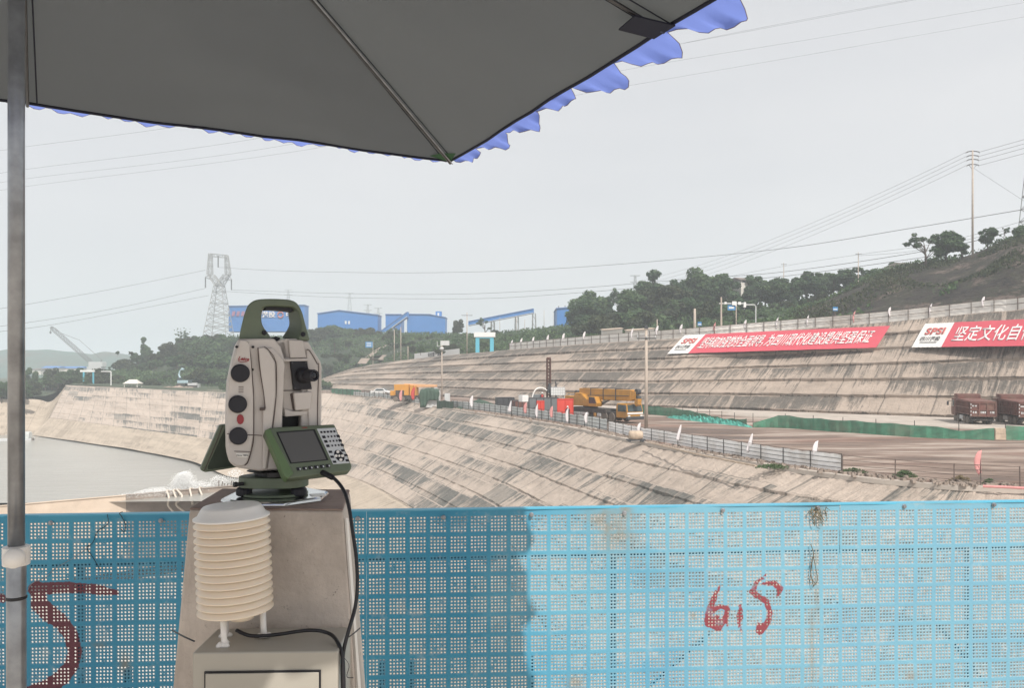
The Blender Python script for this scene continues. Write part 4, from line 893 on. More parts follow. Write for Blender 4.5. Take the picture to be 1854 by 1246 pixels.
t, ps = railing('railing', 'open brown railing without sheeting along the right of the lower slope', rp([(1510, 859), (1590, 867), (1690, 877), (1770, 881), (1854, 886), (1960, 893)]), 2.9, 1.05, (1, .74, .48, .22), M['rail_rust'], .028, lean=.03)
seg = rp([(1092, 783), (1150, 797), (1220, 810), (1300, 825), (1400, 843), (1508, 858)])
t, ps = railing('railing', 'railing backed with bright white sheeting below the two white pennants', seg, 2.3, 1.1, (1, .75, .5, .25), M['rail_dark'], .026)
strip_panel('sheeting', along(seg, .4), .08, 1.05, M['sheet'], t, .07, .015, jag=.05)
seg = rp([(812, 739.5), (850, 743.5), (900, 750), (950, 757.5), (1000, 765.5), (1050, 774), (1090, 782)])
t, ps = railing('railing', 'long dark railing with grey sheeting in front of the red panels and the crane', seg, 2.2, 1.35, (1, .72, .44, .16), M['rail_dark'], .04)
strip_panel('sheeting', along(seg, .5), .08, 1.2, M['sheet_grey'], t, .08, .02, jag=.06)
seg = [P(x, y, Y) for x, y, Y in ((592, 712.5, 204), (640, 716, 186), (690, 721, 170), (745, 730, 150), (790, 736, 137))]
t, ps = railing('railing', 'farthest railing with pale sheets, below the white car and orange machine', seg, 3.2, 1.4, (1, .66, .33), M['rail_dark'], .05)
strip_panel('sheeting', along(seg[1:], 1.1), .05, 1.0, M['sheet_grey'], t, .1, .03, jag=.2)
def netting(name, label, pts, hs, mat, step=.45, group=None, fold=.14, posts=True):
    t = thing(name, label, 'netting', (0, 0, 0), group=group); ps = along(pts, step); rg = random.Random(len(ps)); rows = []; n = len(ps)
    for s in (0, .25, .5, .75, 1):
        r = []
        for i, p in enumerate(ps):
            x = i / (n - 1) * (len(hs) - 1); k = min(int(x), len(hs) - 2); h = hs[k] + (hs[k + 1] - hs[k]) * (x - k)
            r.append(p + Vector((0, fold * .5 * math.sin(i * 2.2 + s * 1.2) * (1.1 - s * .5) + rg.uniform(-.02, .02), h * s - (.12 * math.sin(math.pi * ((i * step) % 4) / 4) if s == 1 else 0))))
        rows.append(r)
    mb = MB(); mb.grid(rows); o_ = mb.build('cloth', mat, t, smooth=False); so = o_.modifiers.new('thick', 'SOLIDIFY'); so.thickness = .008
    if posts:
        for i in range(0, n, max(1, int(4 / step))):
            mb = MB(); mb.tube([ps[i] + Vector((0, .12, 0)), ps[i] + Vector((0, .12, max(hs) + .1))], .035, 5); mb.build('post', M['rail_dark'], t)
    return t
netting('dust_net', 'dark green dust net on posts beside the turquoise heap', [PZ(x, y, -6) for x, y in ((1142, 747), (1210, 754), (1268, 760), (1352, 773))], [1.2, 1.3, 1.25, .9, .6, .9], M['net'])
netting('dust_net', 'long green dust net in front of the rusty dump trucks', [PZ(x, y, -6) for x, y in ((1364, 774), (1414, 775), (1533, 784), (1651, 792), (1800, 797))], [.5, 1.45, 1.35, 1.3, 1.3, 1.3, 1.25, 1.2, .85, 1.1], M['net'])
netting('dust_net', 'short green dust net at the right edge beyond the beige block', [PZ(x, y, -6) for x, y in ((1822, 797), (1870, 798), (1960, 802))], [1.3, 1.35, 1.3], M['net'])
mb = MB(); rows = []
for i in range(36):
    s = i / 35; c = PZ(1208 + 148 * s, 757 + 16 * s, -6); hh = .45 * math.sin(math.pi * s) ** .5 + .12
    rows.append([c + Vector((0, w_ * 1.6, max(.0, hh * (1 - w_ * w_) * (1 + .5 * math.sin(i * 1.9 + w_ * 5) + random.uniform(-.25, .25))) - .05)) for w_ in (-1, -.6, -.25, 0, .3, .7, 1)])
mb.grid(rows); tag(mb.build('net_heap', M['net_aqua'], smooth=False), 'crumpled heap of turquoise net lying on the mud below the green net', 'net')
bb = PZ(1812, 797, -6); mb = MB(); mb.box(bb.x - .48, bb.x + .48, bb.y, bb.y + .5, -6, -5.5); mb.box(bb.x - .46, bb.x + .46, bb.y + .02, bb.y + .45, -5.495, -4.95); tag(mb.build('beige_block', M['rock'], bevel=.03), 'beige concrete block standing between two lengths of green net', 'block')
seg = [P(x, y, Y) for x, y, Y in ((788, 741, 134), (802, 742, 130.5), (818, 744, 127))]
netting('net_screen', 'square dark green net screen fixed to the railing near the tarpaulin', [p + Vector((.3, -.15, .1)) for p in seg], [1.45, 1.5, 1.45], M['tarp'], .5)
seg = [P(x, y, Y) for x, y, Y in ((598, 713, 201), (640, 716.5, 186), (652, 717.5, 182))]
netting('net_screen', 'far green net screen at the left end of the railing', [p + Vector((.3, -.2, .1)) for p in seg], [1.3, 1.4, 1.3], M['net'], .8)

# flags -------------------------------------------------------------
def flag(label, base, h, kind, mat, group, lean=0, pole_mat='rail_dark'):
    h *= .88
    t = thing('flag', label, 'flag', base, random.uniform(-.3, .3), group); hh = h
    mb = MB(); mb.tube([(0, 0, 0), (lean, 0, hh)], .018 if hh < 3 else .03, 5); mb.build('flagpole', M[pole_mat], t)
    mb = MB(); n = 9; rows = []
    for i in range(n + 1):
        s = i / n
        if kind == 'pennant': wd = (.05 + .58 * (1 - s) ** .8 * (1 if s > .05 else .6)) * hh * .42; z = hh * (.28 + .72 * s)
        elif kind == 'feather': wd = .34 * hh * math.sin(math.pi * min(1, .12 + .88 * s)) ** .7 * .55; z = hh * (.18 + .82 * s)
        else: wd = (.12 + .13 * math.sin(math.pi * s) ** .8) * hh * .95; z = hh * (.35 + .65 * s)
        x0 = lean * z / hh
        rows.append([Vector((x0 + .02 - wd * u * (1 if kind != 'drop' else .9) + (.03 if kind == 'drop' else 0), .05 * hh * math.sin(u * 5 + s * 4) * .4, z - u * (.06 * hh if kind != 'pennant' else 0))) for u in (0, .25, .5, .75, 1)])
    mb.grid(rows); f = mb.build('cloth', mat, t, smooth=True); so = f.modifiers.new('thick', 'SOLIDIFY'); so.thickness = .012
    return t
GF = 'flags along the lower railing'
for px, py, h, kind, mat, lab in ((720, 731, 2.4, 'pennant', 'flagw', 'white pennant by the far railing below the orange machine'), (850, 747, 2.9, 'drop', 'flagw', 'white flag on the railing right of the green tarpaulin and grey cabinet'),
        (919, 754, 1.9 * 1.3, 'pennant', 'flagw', 'white pennant in front of the dark grey box'), (946, 758, 2.4, 'drop', 'flagp', 'pinkish flag on the railing between the dark box and red panels'),
        (967, 761, 2.5, 'feather', 'flagw', 'white and pink feather flag at the left end of the grey panels'), (993, 766, 2.3, 'drop', 'flagp', 'pinkish flag before the middle of the grey panels'),
        (1022, 770, 2.4, 'feather', 'flagw', 'white feather flag in front of the bright red panel'), (1055, 776, 2.0, 'drop', 'flagw', 'white flag in front of the crane wheels'),
        (1149, 797, 1.75, 'drop', 'flagw', 'thin whitish flag above the boulder by the concrete pole'), (1222, 810, 2.05, 'pennant', 'flagw', 'white pennant on the white-sheeted railing right of the concrete pole'),
        (1349, 833, 2.05, 'pennant', 'flagw', 'tallest white pennant, above the middle of the white sheeting'), (1467, 851, 2.05, 'drop', 'flagw', 'narrow furled white flag near the right end of the white sheeting'),
        (1762, 880, 2.15, 'drop', 'flagp', 'pink drooping flag on the open brown railing')):
    flag(lab, PZ(px, py, -6) + Vector((.5, .15, 0)), h, kind, M[mat], GF, random.uniform(-.06, .06))
# hoarding along the top of the upper slope
cb = [p + Vector((.3, .3, .05)) for p in crest_b[:10]]
hoard = thing('hoarding', 'dusty white corrugated hoarding with rails along the top of the upper slope', 'fence', (0, 0, 0))
ps = along(cb[:9], .7); strip_panel('sheet', ps, 0, 1.75, M['hoard'], hoard, .12, .05)
for p in along(cb[:9], 3.1): 
    mb = MB(); mb.bar(p - Z6 * .4, p + Z6 * 1.9, .09); mb.build('post', M['rail_rust'], hoard)
for z in (.95, 1.78):
    mb = MB(); mb.tube([p + Z6 * z for p in along(cb[:9], 1.5)], .045, 5); mb.build('bar', M['rail_rust'], hoard)
GB = 'flags along the hoarding at the slope top'
def crest_at(px):   # point of the crest line at a pixel column
    for a, b in zip(CR[:-1], CR[1:]):
        pa, pb = CX + FPX * a.x / a.y, CX + FPX * b.x / b.y
        if (pa - px) * (pb - px) <= 0: return a.lerp(b, (px - pa) / (pb - pa) if pa != pb else 0)
    return CR[-1]
CR = resample(crest_b, 500)
for px, h, kind, mat, lab in ((925, 3.3, 'drop', 'flagw', 'white flag on the hoarding nearest the blue and white gateway'), (942, 3.6, 'drop', 'flagw', 'white flag above the hoarding, the next one right of the gateway flag'), (964, 3.6, 'drop', 'flagw', 'white flag on the hoarding below the middle of the long conveyor'),
        (990, 3.8, 'drop', 'flagw', 'white flag above the hoarding below the right end of the conveyor'), (1019, 3.8, 'drop', 'flagw', 'white flag below the blue building at the end of the conveyor'), (1056, 3.7, 'drop', 'flagw', 'white flag at the left edge of the tall trees'),
        (1143, 3.8, 'feather', 'flagw', 'white flag just left of the concrete lamp pole on the slope top'), (1188, 3.6, 'drop', 'flagw', 'white flag over the low pale hut right of the concrete pole'), (1232, 3.5, 'drop', 'flagw', 'white flag over the left end of the first red banner'),
        (1294, 3.4, 'feather', 'flagp', 'pinkish flag left of the road sign gantry'), (1349, 3.2, 'drop', 'flagw', 'thin white flag right of the blue road sign'), (1406, 3.3, 'feather', 'flagw', 'white flag where the dark cut hillside begins'), (1462, 3.2, 'feather', 'flagw', 'broad white flag left of the small blue sign on the hoarding'),
        (1546, 3.2, 'feather', 'flagp', 'pinkish flag right of the small blue sign on the hoarding'), (1612, 3.1, 'drop', 'flagw', 'white flag on the hoarding over the right end of the first banner'), (1685, 3.1, 'feather', 'flagw', 'white flag on the hoarding above the second banner logo'), (1781, 3.1, 'drop', 'flagw', 'white flag on the hoarding farthest to the right')):
    flag(lab, crest_at(px) + Vector((.4, .5, .1)), h * .88, kind, M[mat], GB, random.uniform(-.15, .15))

# banners lying on the upper slope ------------------------------------
M['ban_red'] = plain('red_banner_cloth', (.55, .075, .105, 1), .7, var=.08, scale=.3); M['ban_white'] = plain('white_banner_cloth', (.74, .72, .69, 1), .7, var=.05, scale=.4)
M['letter_w'] = plain('white_lettering', (.80, .76, .74, 1), .7, var=.02); M['letter_r'] = plain('red_lettering', (.52, .10, .09, 1), .7, var=.02); M['letter_k'] = plain('dark_lettering', (.06, .06, .065, 1), .7, var=.02)
TO = resample(toe_b, 500)
def fit_slope(px, py):   # point of the upper slope surface under a pixel
    best = None
    for k in range(500):
        a, b = CR[k], TO[k]
        for_t = None
        # find t where the pixel row matches
        lo, hi = 0.0, 1.0
        for _ in range(24):
            m_ = (lo + hi) / 2; p = a.lerp(b, m_); y = HZ - FPX * p.z / p.y
            if y < py: lo = m_
            else: hi = m_
        p = a.lerp(b, lo); x = CX + FPX * p.x / p.y
        if best is None or abs(x - px) < best[0]: best = (abs(x - px), p)
    return best[1]
def banner(label, tl, tr, br, bl, wsplit, words, cells, extra):
    q = [fit_slope(*c) for c in (tl, tr, br, bl)]
    nrm = (q[1] - q[0]).cross(q[3] - q[0]).normalized(); nrm = nrm if nrm.z > 0 else -nrm; nrm = nrm if nrm.y < 0 else nrm
    up = nrm * .75
    t = thing('banner', label, 'banner', q[3] * 1.0); o0 = Vector(q[3])
    def bi(u, v, h=0): return q[0].lerp(q[1], u).lerp(q[3].lerp(q[2], u), v) + up + nrm * h - o0
    for nm, u0, u1, mt in (('white_field', 0, wsplit, 'ban_white'), ('red_field', wsplit + .0005, 1, 'ban_red')):
        mb = MB(); rows = [[bi(u0 + (u1 - u0) * i / 24, j / 4, .02 + .022 * math.sin(i * 1.7 + j)) for i in range(25)] for j in range(5)]; mb.grid(rows); ob = mb.build(nm, M[mt], t); so = ob.modifiers.new('thick', 'SOLIDIFY'); so.thickness = .03
    def letters(s, u0, u1, v0, v1, mat, nm, bold, shear=0):
        me = text_mesh(s, 1.0, .0, bold, shear); n = len(me.vertices); co = np.zeros(n * 3); me.vertices.foreach_get('co', co); co = co.reshape(-1, 3)
        x0, x1, y0, y1 = co[:, 0].min(), co[:, 0].max(), co[:, 1].min(), co[:, 1].max()
        for k in range(n):
            u = u0 + (co[k, 0] - x0) / (x1 - x0) * (u1 - u0); v = v1 - (co[k, 1] - y0) / (y1 - y0) * (v1 - v0); co[k] = bi(u, v, .13)
        me.vertices.foreach_set('co', co.ravel()); me.materials.clear(); me.materials.append(M[mat]); me.update(); ob = bpy.data.objects.new(nm, me); COL.objects.link(ob); ob.parent = t
        so = ob.modifiers.new('thick', 'SOLIDIFY'); so.thickness = .02
    letters('SPSI', wsplit * .20, wsplit * .84, .22, .50, 'letter_r', 'logo_lettering', .03)
    letters('四川港投', wsplit * .16, wsplit * .82, .58, .76, 'letter_k', 'company_lettering', .012)
    mb = MB(); mb.poly([bi(wsplit * .2, .81, .13), bi(wsplit * .78, .81, .13), bi(wsplit * .78, .835, .13), bi(wsplit * .2, .835, .13)]); mb.build('underline', M['letter_k'], t)
    for s, u0, u1 in words: letters(s, u0, u1, .19, .80, 'letter_w', 'slogan_lettering', .006)
    return t
banner('long red banner with the longer white slogan, left of the two on the slope', (1241, 613), (1613, 597.5), (1590, 637), (1208, 647), .118, [('坚持和加强党的全面领导，', .142, .475), ('为四川现代化建设提供坚强保证', .485, .955)], 0, 0)
banner('red banner cut off by the right edge, with its white logo field in view', (1676, 593.5), (2110, 577), (2095, 634), (1654, 636.5), .152, [('坚定文化自信', .185, .55), ('铸就文化辉煌', .60, .96)], 0, 0)

# wheels and vehicles --------------------------------------------------
def wheel(par, x, y, r, w_, name='wheel'):
    mb = MB(); mb.lathe([(r * .55, -w_ / 2), (r * .93, -w_ / 2), (r, -w_ * .35), (r, w_ * .35), (r * .93, w_ / 2), (r * .55, w_ / 2)], (x, y, r), 18, (0, 1, 0)); o_ = mb.build(name, M['tyre'], par, smooth=False)
    mb = MB(); mb.lathe([(r * .56, -w_ * .42), (r * .3, -w_ * .2), (0, -w_ * .25)], (x, y, r), 12, (0, 1, 0)); mb.lathe([(r * .56, w_ * .42), (r * .3, w_ * .2), (0, w_ * .25)], (x, y, r), 12, (0, 1, 0)); mb.build('rim', M['lightgrey'] if r < .4 else M['chassis'], o_)
def mobile_crane(label, base, rz, mats, cover=False):
    """x runs to the front; cab at +x"""
    y, ch = mats; t = thing('mobile_crane', label, 'crane', base, rz)
    mb = MB(); mb.box(-6.0, 5.9, -1.2, 1.2, .75, 1.25); mb.box(-5.9, 2.6, -1.35, 1.35, 1.0, 1.5); mb.box(-6.0, -5.2, -1.35, 1.35, .5, 1.5); mb.build('chassis', M[ch], t, bevel=.04)
    for x in (-4.6, -3.2, 2.2, 3.6):
        for yy in (-1.1, 1.1): wheel(t, x, yy, .58, .42)
    for x in (-5.6, .4):
        mb = MB(); mb.box(x - .22, x + .22, -1.38, 1.38, .55, .98); mb.box(x - .15, x + .15, -1.42, -1.2, .15, 1.0); mb.box(x - .15, x + .15, 1.2, 1.42, .15, 1.0); mb.build('outrigger', M[y], t, bevel=.03)
    # driving cab
    cb_ = MB(); cb_.prism([Vector((x, -1.25, z)) for x, z in ((4.4, .6), (6.35, .6), (6.42, 1.4), (6.2, 2.25), (4.6, 2.32), (4.4, 2.0))], (0, 2.5, 0)); cab = cb_.build('cab', M[y], t, bevel=.06)
    mb = MB(); mb.prism([Vector((6.44, yy, 1.36)) for yy in (-1.12, 1.12)] + [Vector((6.22, yy, 2.2)) for yy in (1.05, -1.05)], (.02, 0, .006)); mb.build('windscreen', M['gls'], cab)
    for s in (-1, 1):
        mb = MB(); mb.prism([Vector((x, s * 1.262, z)) for x, z in ((4.75, 1.35), (6.25, 1.35), (6.08, 2.12), (4.75, 2.18))], (0, s * .012, 0)); mb.build('side_window', M['gls'], cab)
        mb = MB(); mb.cbox((6.43, s * .95, .85), (.06, .34, .2)); mb.build('headlight', M['white'], cab)
        mb = MB(); mb.tube([(6.2, s * 1.3, 2.2), (6.5, s * 1.55, 2.1)], .03, 5); mb.cbox((6.5, s * 1.55, 1.85), (.08, .2, .5)); mb.build('mirror', M['darkbox'], cab)
    mb = MB(); mb.box(6.38, 6.46, -1.2, 1.2, 1.06, 1.26); mb.build('front_stripe', M['white'], cab); mb = MB(); mb.box(6.2, 6.6, -1.28, 1.28, .4, .78); mb.build('bumper', M['darkbox'], t, bevel=.05)
    # superstructure, boom folded over the cab
    mb = MB(); mb.lathe([(.95, 1.5), (.95, 1.75)], (-2.2, 0, 0), 20); mb.build('slewing_ring', M['darkbox'], t)
    mb = MB(); mb.prism([Vector((x, -1.2, z)) for x, z in ((-5.7, 1.75), (-1.2, 1.75), (-.9, 2.3), (-2.6, 3.35), (-3.8, 3.45), (-4.2, 3.0), (-5.7, 2.95))], (0, 2.4, 0)); sp = mb.build('superstructure', M[y], t, bevel=.08)
    mb = MB(); mb.box(-6.1, -5.0, -1.25, 1.25, 1.8, 3.0); mb.build('counterweight', M[y], t, bevel=.08)
    mb = MB(); mb.prism([Vector((x, -1.3, z)) for x, z in ((-1.0, 1.75), (.6, 1.75), (.75, 2.2), (.3, 3.0), (-1.0, 3.05))], (0, .9, 0)); oc = mb.build('operator_cab', M[y], t, bevel=.05)
    mb = MB(); mb.prism([Vector((x, -1.312, z)) for x, z in ((-.85, 2.15), (.6, 2.15), (.22, 2.9), (-.85, 2.93))], (0, -.012, 0)); mb.build('window', M['gls'], oc)
    mb = MB(); mb.hexa([(-3.9, -.55, 2.6), (6.2, -.5, 2.62), (6.2, .5, 2.62), (-3.9, .55, 2.6), (-3.9, -.55, 4.0), (6.2, -.5, 3.95), (6.2, .5, 3.95), (-3.9, .55, 4.0)]); bo = mb.build('boom', M[y], t, bevel=.07)
    for k, x in enumerate((6.2, 6.4, 6.6)):
        mb = MB(); s = .46 - k * .05; mb.box(x, x + .2, -s, s, 3.3 - s * 1.2, 3.3 + s * 1.2); mb.build('boom_section', M[y], bo, bevel=.02)
    mb = MB(); mb.lathe([(.34, -.25), (.34, .25)], (6.9, 0, 3.75), 14, (0, 1, 0)); mb.lathe([(.34, -.25), (.34, .25)], (6.9, 0, 2.95), 14, (0, 1, 0)); mb.build('sheave', M['darkbox'], bo)
    mb = MB(); mb.prism([Vector((x, -.3, z)) for x, z in ((6.6, 2.9), (7.25, 2.9), (7.2, 2.2), (6.9, 2.0), (6.65, 2.2))], (0, .6, 0)); mb.build('hook_block', M[y], bo, bevel=.03)
    for s in (-1, 1):
        mb = MB(); mb.tube([(-.6, s * .2, 1.9), (2.2, s * .2, 2.9)], [.16, .12], 10); mb.build('luffing_ram', M['lightgrey'], t)
    for k in range(3):
        mb = MB(); mb.lathe([(.42, -.5), (.42, .5)], (-4.6 + k * .95, 0, 3.3), 14, (0, 1, 0)); mb.build('winch_drum', M['darkbox'], t)
    mb = MB()
    for x0, x1 in ((-3.9, -2.6), (-2.4, -.9), (.9, 1.6)):
        for s in (-1, 1): mb.box(x0, x1, s * 1.22 if s > 0 else -1.40, 1.40 if s > 0 else -1.22, .62, .98)
    mb.build('tool_locker', M['lightgrey'], t, bevel=.02)
    mb = MB()
    for k in range(5):
        for s in (-1, 1): mb.box(-5.5 + k * .28, -5.36 + k * .28, s * 1.205 if s > 0 else -1.215, 1.215 if s > 0 else -1.205, 2.0, 2.7)
    mb.build('vent_grille', M['darkbox'], sp)
    mb = MB()
    for x in (-1.5, 1.0, 3.4): mb.box(x, x + .12, -.57, .57, 2.58, 4.03)
    mb.tube([(-3.5, -.62, 3.0), (0, -.64, 3.15), (5.9, -.58, 3.2)], .05, 6); mb.tube([(-3.0, -.6, 4.05), (2, -.5, 4.12), (6.0, -.45, 4.05)], .04, 6); mb.build('boom_band', M['darkbox'], bo)
    mb = MB(); mb.tube([(-3.6, -.75, 3.2), (-2.4, -.75, 2.9), (-1.6, -.7, 2.3), (-1.4, -.7, 1.8)], .06, 6); mb.build('hydraulic_hose', M['darkbox'], t)
    mb = MB(); mb.tube([(-5.6, -1.28, 3.0), (-5.6, -1.28, 3.35), (-1.2, -1.28, 3.35), (-1.2, -1.28, 2.6)], .035, 5); mb.tube([(-3, -1.28, 2.9), (-3, -1.28, 3.35)], .03, 5); mb.build('hand_rail', M[y], t)
    return t
g_ = lambda px, py: PZ(px, py, -6)
cpos = g_(1092, 763) + Vector((0, 2.0, 0)); mobile_crane('yellow mobile crane with folded boom over its cab, right of the red panel', cpos, R(-58), ('yellow', 'chassis'))
def dump_truck(label, base, rz, group):
    t = thing('dump_truck', label, 'dump truck', base, rz, group)    # x runs to the front
    mb = MB(); mb.box(-3.4, 4.3, -.5, .5, .75, 1.1); mb.build('chassis', M['chassis'], t)
    for x in (-2.6, -1.25, 2.0, 3.35):
        for yy in ((-.98, 0), (.98, 0)): wheel(t, x, yy[0], .52, .5 if x < 0 else .34)
    mb = MB(); mb.hexa([(-4.0, -1.25, 1.2), (2.2, -1.25, 1.2), (2.2, 1.25, 1.2), (-4.0, 1.25, 1.2), (-4.15, -1.25, 2.75), (2.5, -1.25, 2.95), (2.5, 1.25, 2.95), (-4.15, 1.25, 2.75)]); bd = mb.build('tipper_body', M['maroon'], t, bevel=.03)
    mb = MB()
    for k in range(12):
        x = -3.85 + k * .54
        for s in (-1, 1): mb.box(x - .05, x + .05, s * 1.26 if s > 0 else -1.33, 1.33 if s > 0 else -1.26, 1.2, 2.74)
    for s in (-1, 1):
        for z in (1.25, 2.0, 2.7): mb.box(-4.0, 2.2, s * 1.265 if s > 0 else -1.35, 1.35 if s > 0 else -1.265, z - .05, z + .05)
    mb.build('side_ribs', M['maroon'], bd)
    mb = MB(); mb.box(2.15, 3.1, -1.27, 1.27, 2.98, 3.45); mb.box(1.6, 2.2, -1.24, 1.24, 2.9, 3.35); mb.build('headboard', M['maroon'], bd, bevel=.04)
    mb = MB(); mb.box(-4.26, -4.17, -1.3, 1.3, 1.0, 2.62); tg = mb.build('tailgate', M['maroon'], t)
    mb = MB()
    for yy in (-1.25, -.42, .42, 1.25): mb.box(-4.34, -4.262, yy - .06, yy + .06, 1.02, 2.6)
    for z in (1.06, 1.78, 2.56): mb.box(-4.345, -4.262, -1.3, 1.3, z - .05, z + .05)
    mb.build('frame', M['maroon'], tg)
    mb = MB(); rg = random.Random(4)
    for yy, w_ in ((-1.0, .22), (-.75, .1), (-.2, .12), (.0, .2), (.22, .1), (.75, .16), (.98, .14)): mb.box(-4.272, -4.263, yy - w_ / 2, yy + w_ / 2, 1.38, 1.62)
    for yy in (.85, 1.02): mb.box(-4.272, -4.263, yy - .2, yy + .1, 2.15, 2.3)
    for z in (1.2, 1.6, 2.0, 2.4): mb.box(-4.355, -4.346, 1.20, 1.30, z - .08, z + .08)
    mb.build('white_markings', M['lightgrey'], tg)
    mb = MB(); mb.prism([Vector((x, -1.22, z)) for x, z in ((2.75, .8), (4.75, .8), (4.85, 1.8), (4.6, 2.85), (2.85, 2.92))], (0, 2.44, 0)); cab = mb.build('cab', M['maroon'], t, bevel=.08)
    for s in (-1, 1):
        mb = MB(); mb.prism([Vector((x, s * 1.232, z)) for x, z in ((3.3, 1.85), (4.6, 1.85), (4.45, 2.65), (3.3, 2.68))], (0, s * .01, 0)); mb.build('side_window', M['gls'], cab)
        mb = MB(); mb.tube([(4.5, s * 1.25, 2.5), (4.75, s * 1.6, 2.45)], .025, 5); mb.cbox((4.75, s * 1.6, 2.2), (.07, .2, .5)); mb.build('mirror', M['darkbox'], cab)
    mb = MB(); mb.poly([(4.86, -1.1, 1.85), (4.86, 1.1, 1.85), (4.63, 1.05, 2.75), (4.63, -1.05, 2.75)]); mb.build('windscreen', M['gls'], cab)
    mb = MB(); mb.box(-4.1, -3.6, -1.1, 1.1, .55, .75); mb.box(-3.7, -3.3, -1.15, -.8, .35, 1.1); mb.box(-3.7, -3.3, .8, 1.15, .35, 1.1); mb.build('mudguard', M['chassis'], t)
    mb = MB(); mb.box(-.2, 1.2, .6, 1.15, .45, 1.0); mb.build('fuel_tank', M['lightgrey'], t, bevel=.08)
    return t
dt = dump_truck('rusty maroon dump truck with its rear to the viewer, left of the pair', g_(1780, 771) + Vector((math.cos(R(73)), math.sin(R(73)), 0)) * 4.2, R(73), 'dump trucks by the slope')
d2 = copy_tree(dt); d2.location = g_(1868, 773) + Vector((math.cos(R(75)), math.sin(R(75)), 0)) * 4.2; d2.rotation_euler = (0, 0, R(75)); d2['label'] = 'redder dump truck cut off by the right edge, beside the other truck'
def car(label, base, rz):
    t = thing('parked_car', label, 'car', base, rz)
    mb = MB(); mb.prism([Vector((x, -.85, z)) for x, z in ((-2.2, .35), (2.2, .35), (2.25, .75), (1.4, .92), (.7, 1.42), (-.9, 1.45), (-1.5, .98), (-2.25, .9))], (0, 1.7, 0)); b = mb.build('body', M['carwhite'], t, bevel=.09, seg=3)
    for s in (-1, 1):
        mb = MB(); mb.prism([Vector((x, s * .858, z)) for x, z in ((-1.25, .95), (1.1, .95), (.6, 1.36), (-.8, 1.38))], (0, s * .01, 0)); mb.build('window', M['gls'], b)
        for x in (-1.35, 1.4): wheel(t, x, s * .78, .32, .2)
    mb = MB(); mb.poly([(1.38, -.7, .96), (1.38, .7, .96), (.76, .66, 1.4), (.76, -.66, 1.4)]); mb.build('windscreen', M['gls'], b); return t
car('small white car parked behind the far railing, left of the orange machine', P(690, 715, 176), R(-8))
# orange machine with covered load
om = thing('orange_crane', 'orange crane with pale folded boom, half hidden by the green tarpaulin', 'crane', P(752, 727.5, 150), R(-8))
mb = MB(); mb.box(-4.6, 4.2, -1.2, 1.2, .5, 1.2); mb.build('chassis', M['chassis'], om)
for x in (-3.6, -2.2, 2.0, 3.4):
    for yy in (-1.1, 1.1): wheel(om, x, yy, .5, .4)
mb = MB(); mb.box(-3.9, -1.0, -1.25, 1.25, 1.25, 3.35); mb.box(-4.7, -3.95, -1.2, 1.2, 1.1, 2.1); h_ = mb.build('engine_house', M['orange'], om, bevel=.06)
mb = MB(); mb.box(-3.6, -1.9, -1.27, -1.255, 1.3, 2.2); mb.build('opening', M['chassis'], h_)
mb = MB(); mb.box(-.8, -.2, -1.2, 1.2, 1.2, 3.2); mb.box(.1, .35, -1.2, 1.2, 1.2, 3.1); mb.build('frame_post', M['orange'], om, bevel=.03)
mb = MB(); mb.hexa([(-2.2, -.4, 2.75), (4.3, -.35, 2.85), (4.3, .35, 2.85), (-2.2, .4, 2.75), (-2.2, -.4, 3.5), (4.3, -.35, 3.3), (4.3, .35, 3.3), (-2.2, .4, 3.5)]); mb.build('boom', M['peach'], om, bevel=.05)
mb = MB(); mb.box(3.9, 4.35, -.5, .5, .6, 2.8); mb.build('boom_rest', M['lightgrey'], om)
for px, lab, mt, h in ((727, 'narrow pinkish banner flag hanging in front of the orange crane', 'flagp', 3.4), (750, 'bright red drooping banner flag right beside the green tarpaulin', 'cloth_r', 4.0)): flag(lab, P(px, 735, 143), h, 'drop', M[mt], None, .1)
# tarpaulin draped over a stack
tb_ = P(779, 738, 137); mb = MB(); rows = []
tarp_prof = [(-2.0, 0, .1), (-1.9, .05, 1.2), (-1.8, .3, 2.6), (-1.6, .9, 3.15), (0, 1.0, 3.35), (1.6, .95, 3.3), (1.85, .4, 2.9)]
for i in range(25):
    u = i / 24; r = []
    for j in range(11):
        v = j / 10; x = -1.75 + 3.4 * u; top = 3.1 + .35 * math.sin(math.pi * u) ; lowz = .05 + (1.25 * min(1, max(0, (u - .28) * 5)))
        fold = .10 * math.sin(i * 1.35 + v * 1.2) * (1 - v) + random.uniform(-.02, .02)
        if j < 7: z = lowz + (top - lowz) * j / 6.5; y = -.9 - fold - .15 * (1 - j / 7)
        else: z = top + .05 * math.sin(i); y = -.9 + (j - 6) * .5
        r.append(Vector((x + .08 * math.sin(j * 1.1 + i * .4), y, z)))
    rows.append(r)
mb.grid(rows); tp = mb.build('tarpaulin', M['tarp'], smooth=True); tp.location = tb_; so = tp.modifiers.new('thick', 'SOLIDIFY'); so.thickness = .03
tag(tp, 'dark green tarpaulin hanging in folds beside the orange crane', 'tarpaulin')
mb = MB(); mb.box(-1.4, 1.6, -.6, 1.2, 0, 3.0); ob = mb.build('pallet_stack', M['lightgrey'], None, loc=tb_ + Vector((.1, .2, 0))); tag(ob, 'pale stack of goods under the green tarpaulin', 'stack')
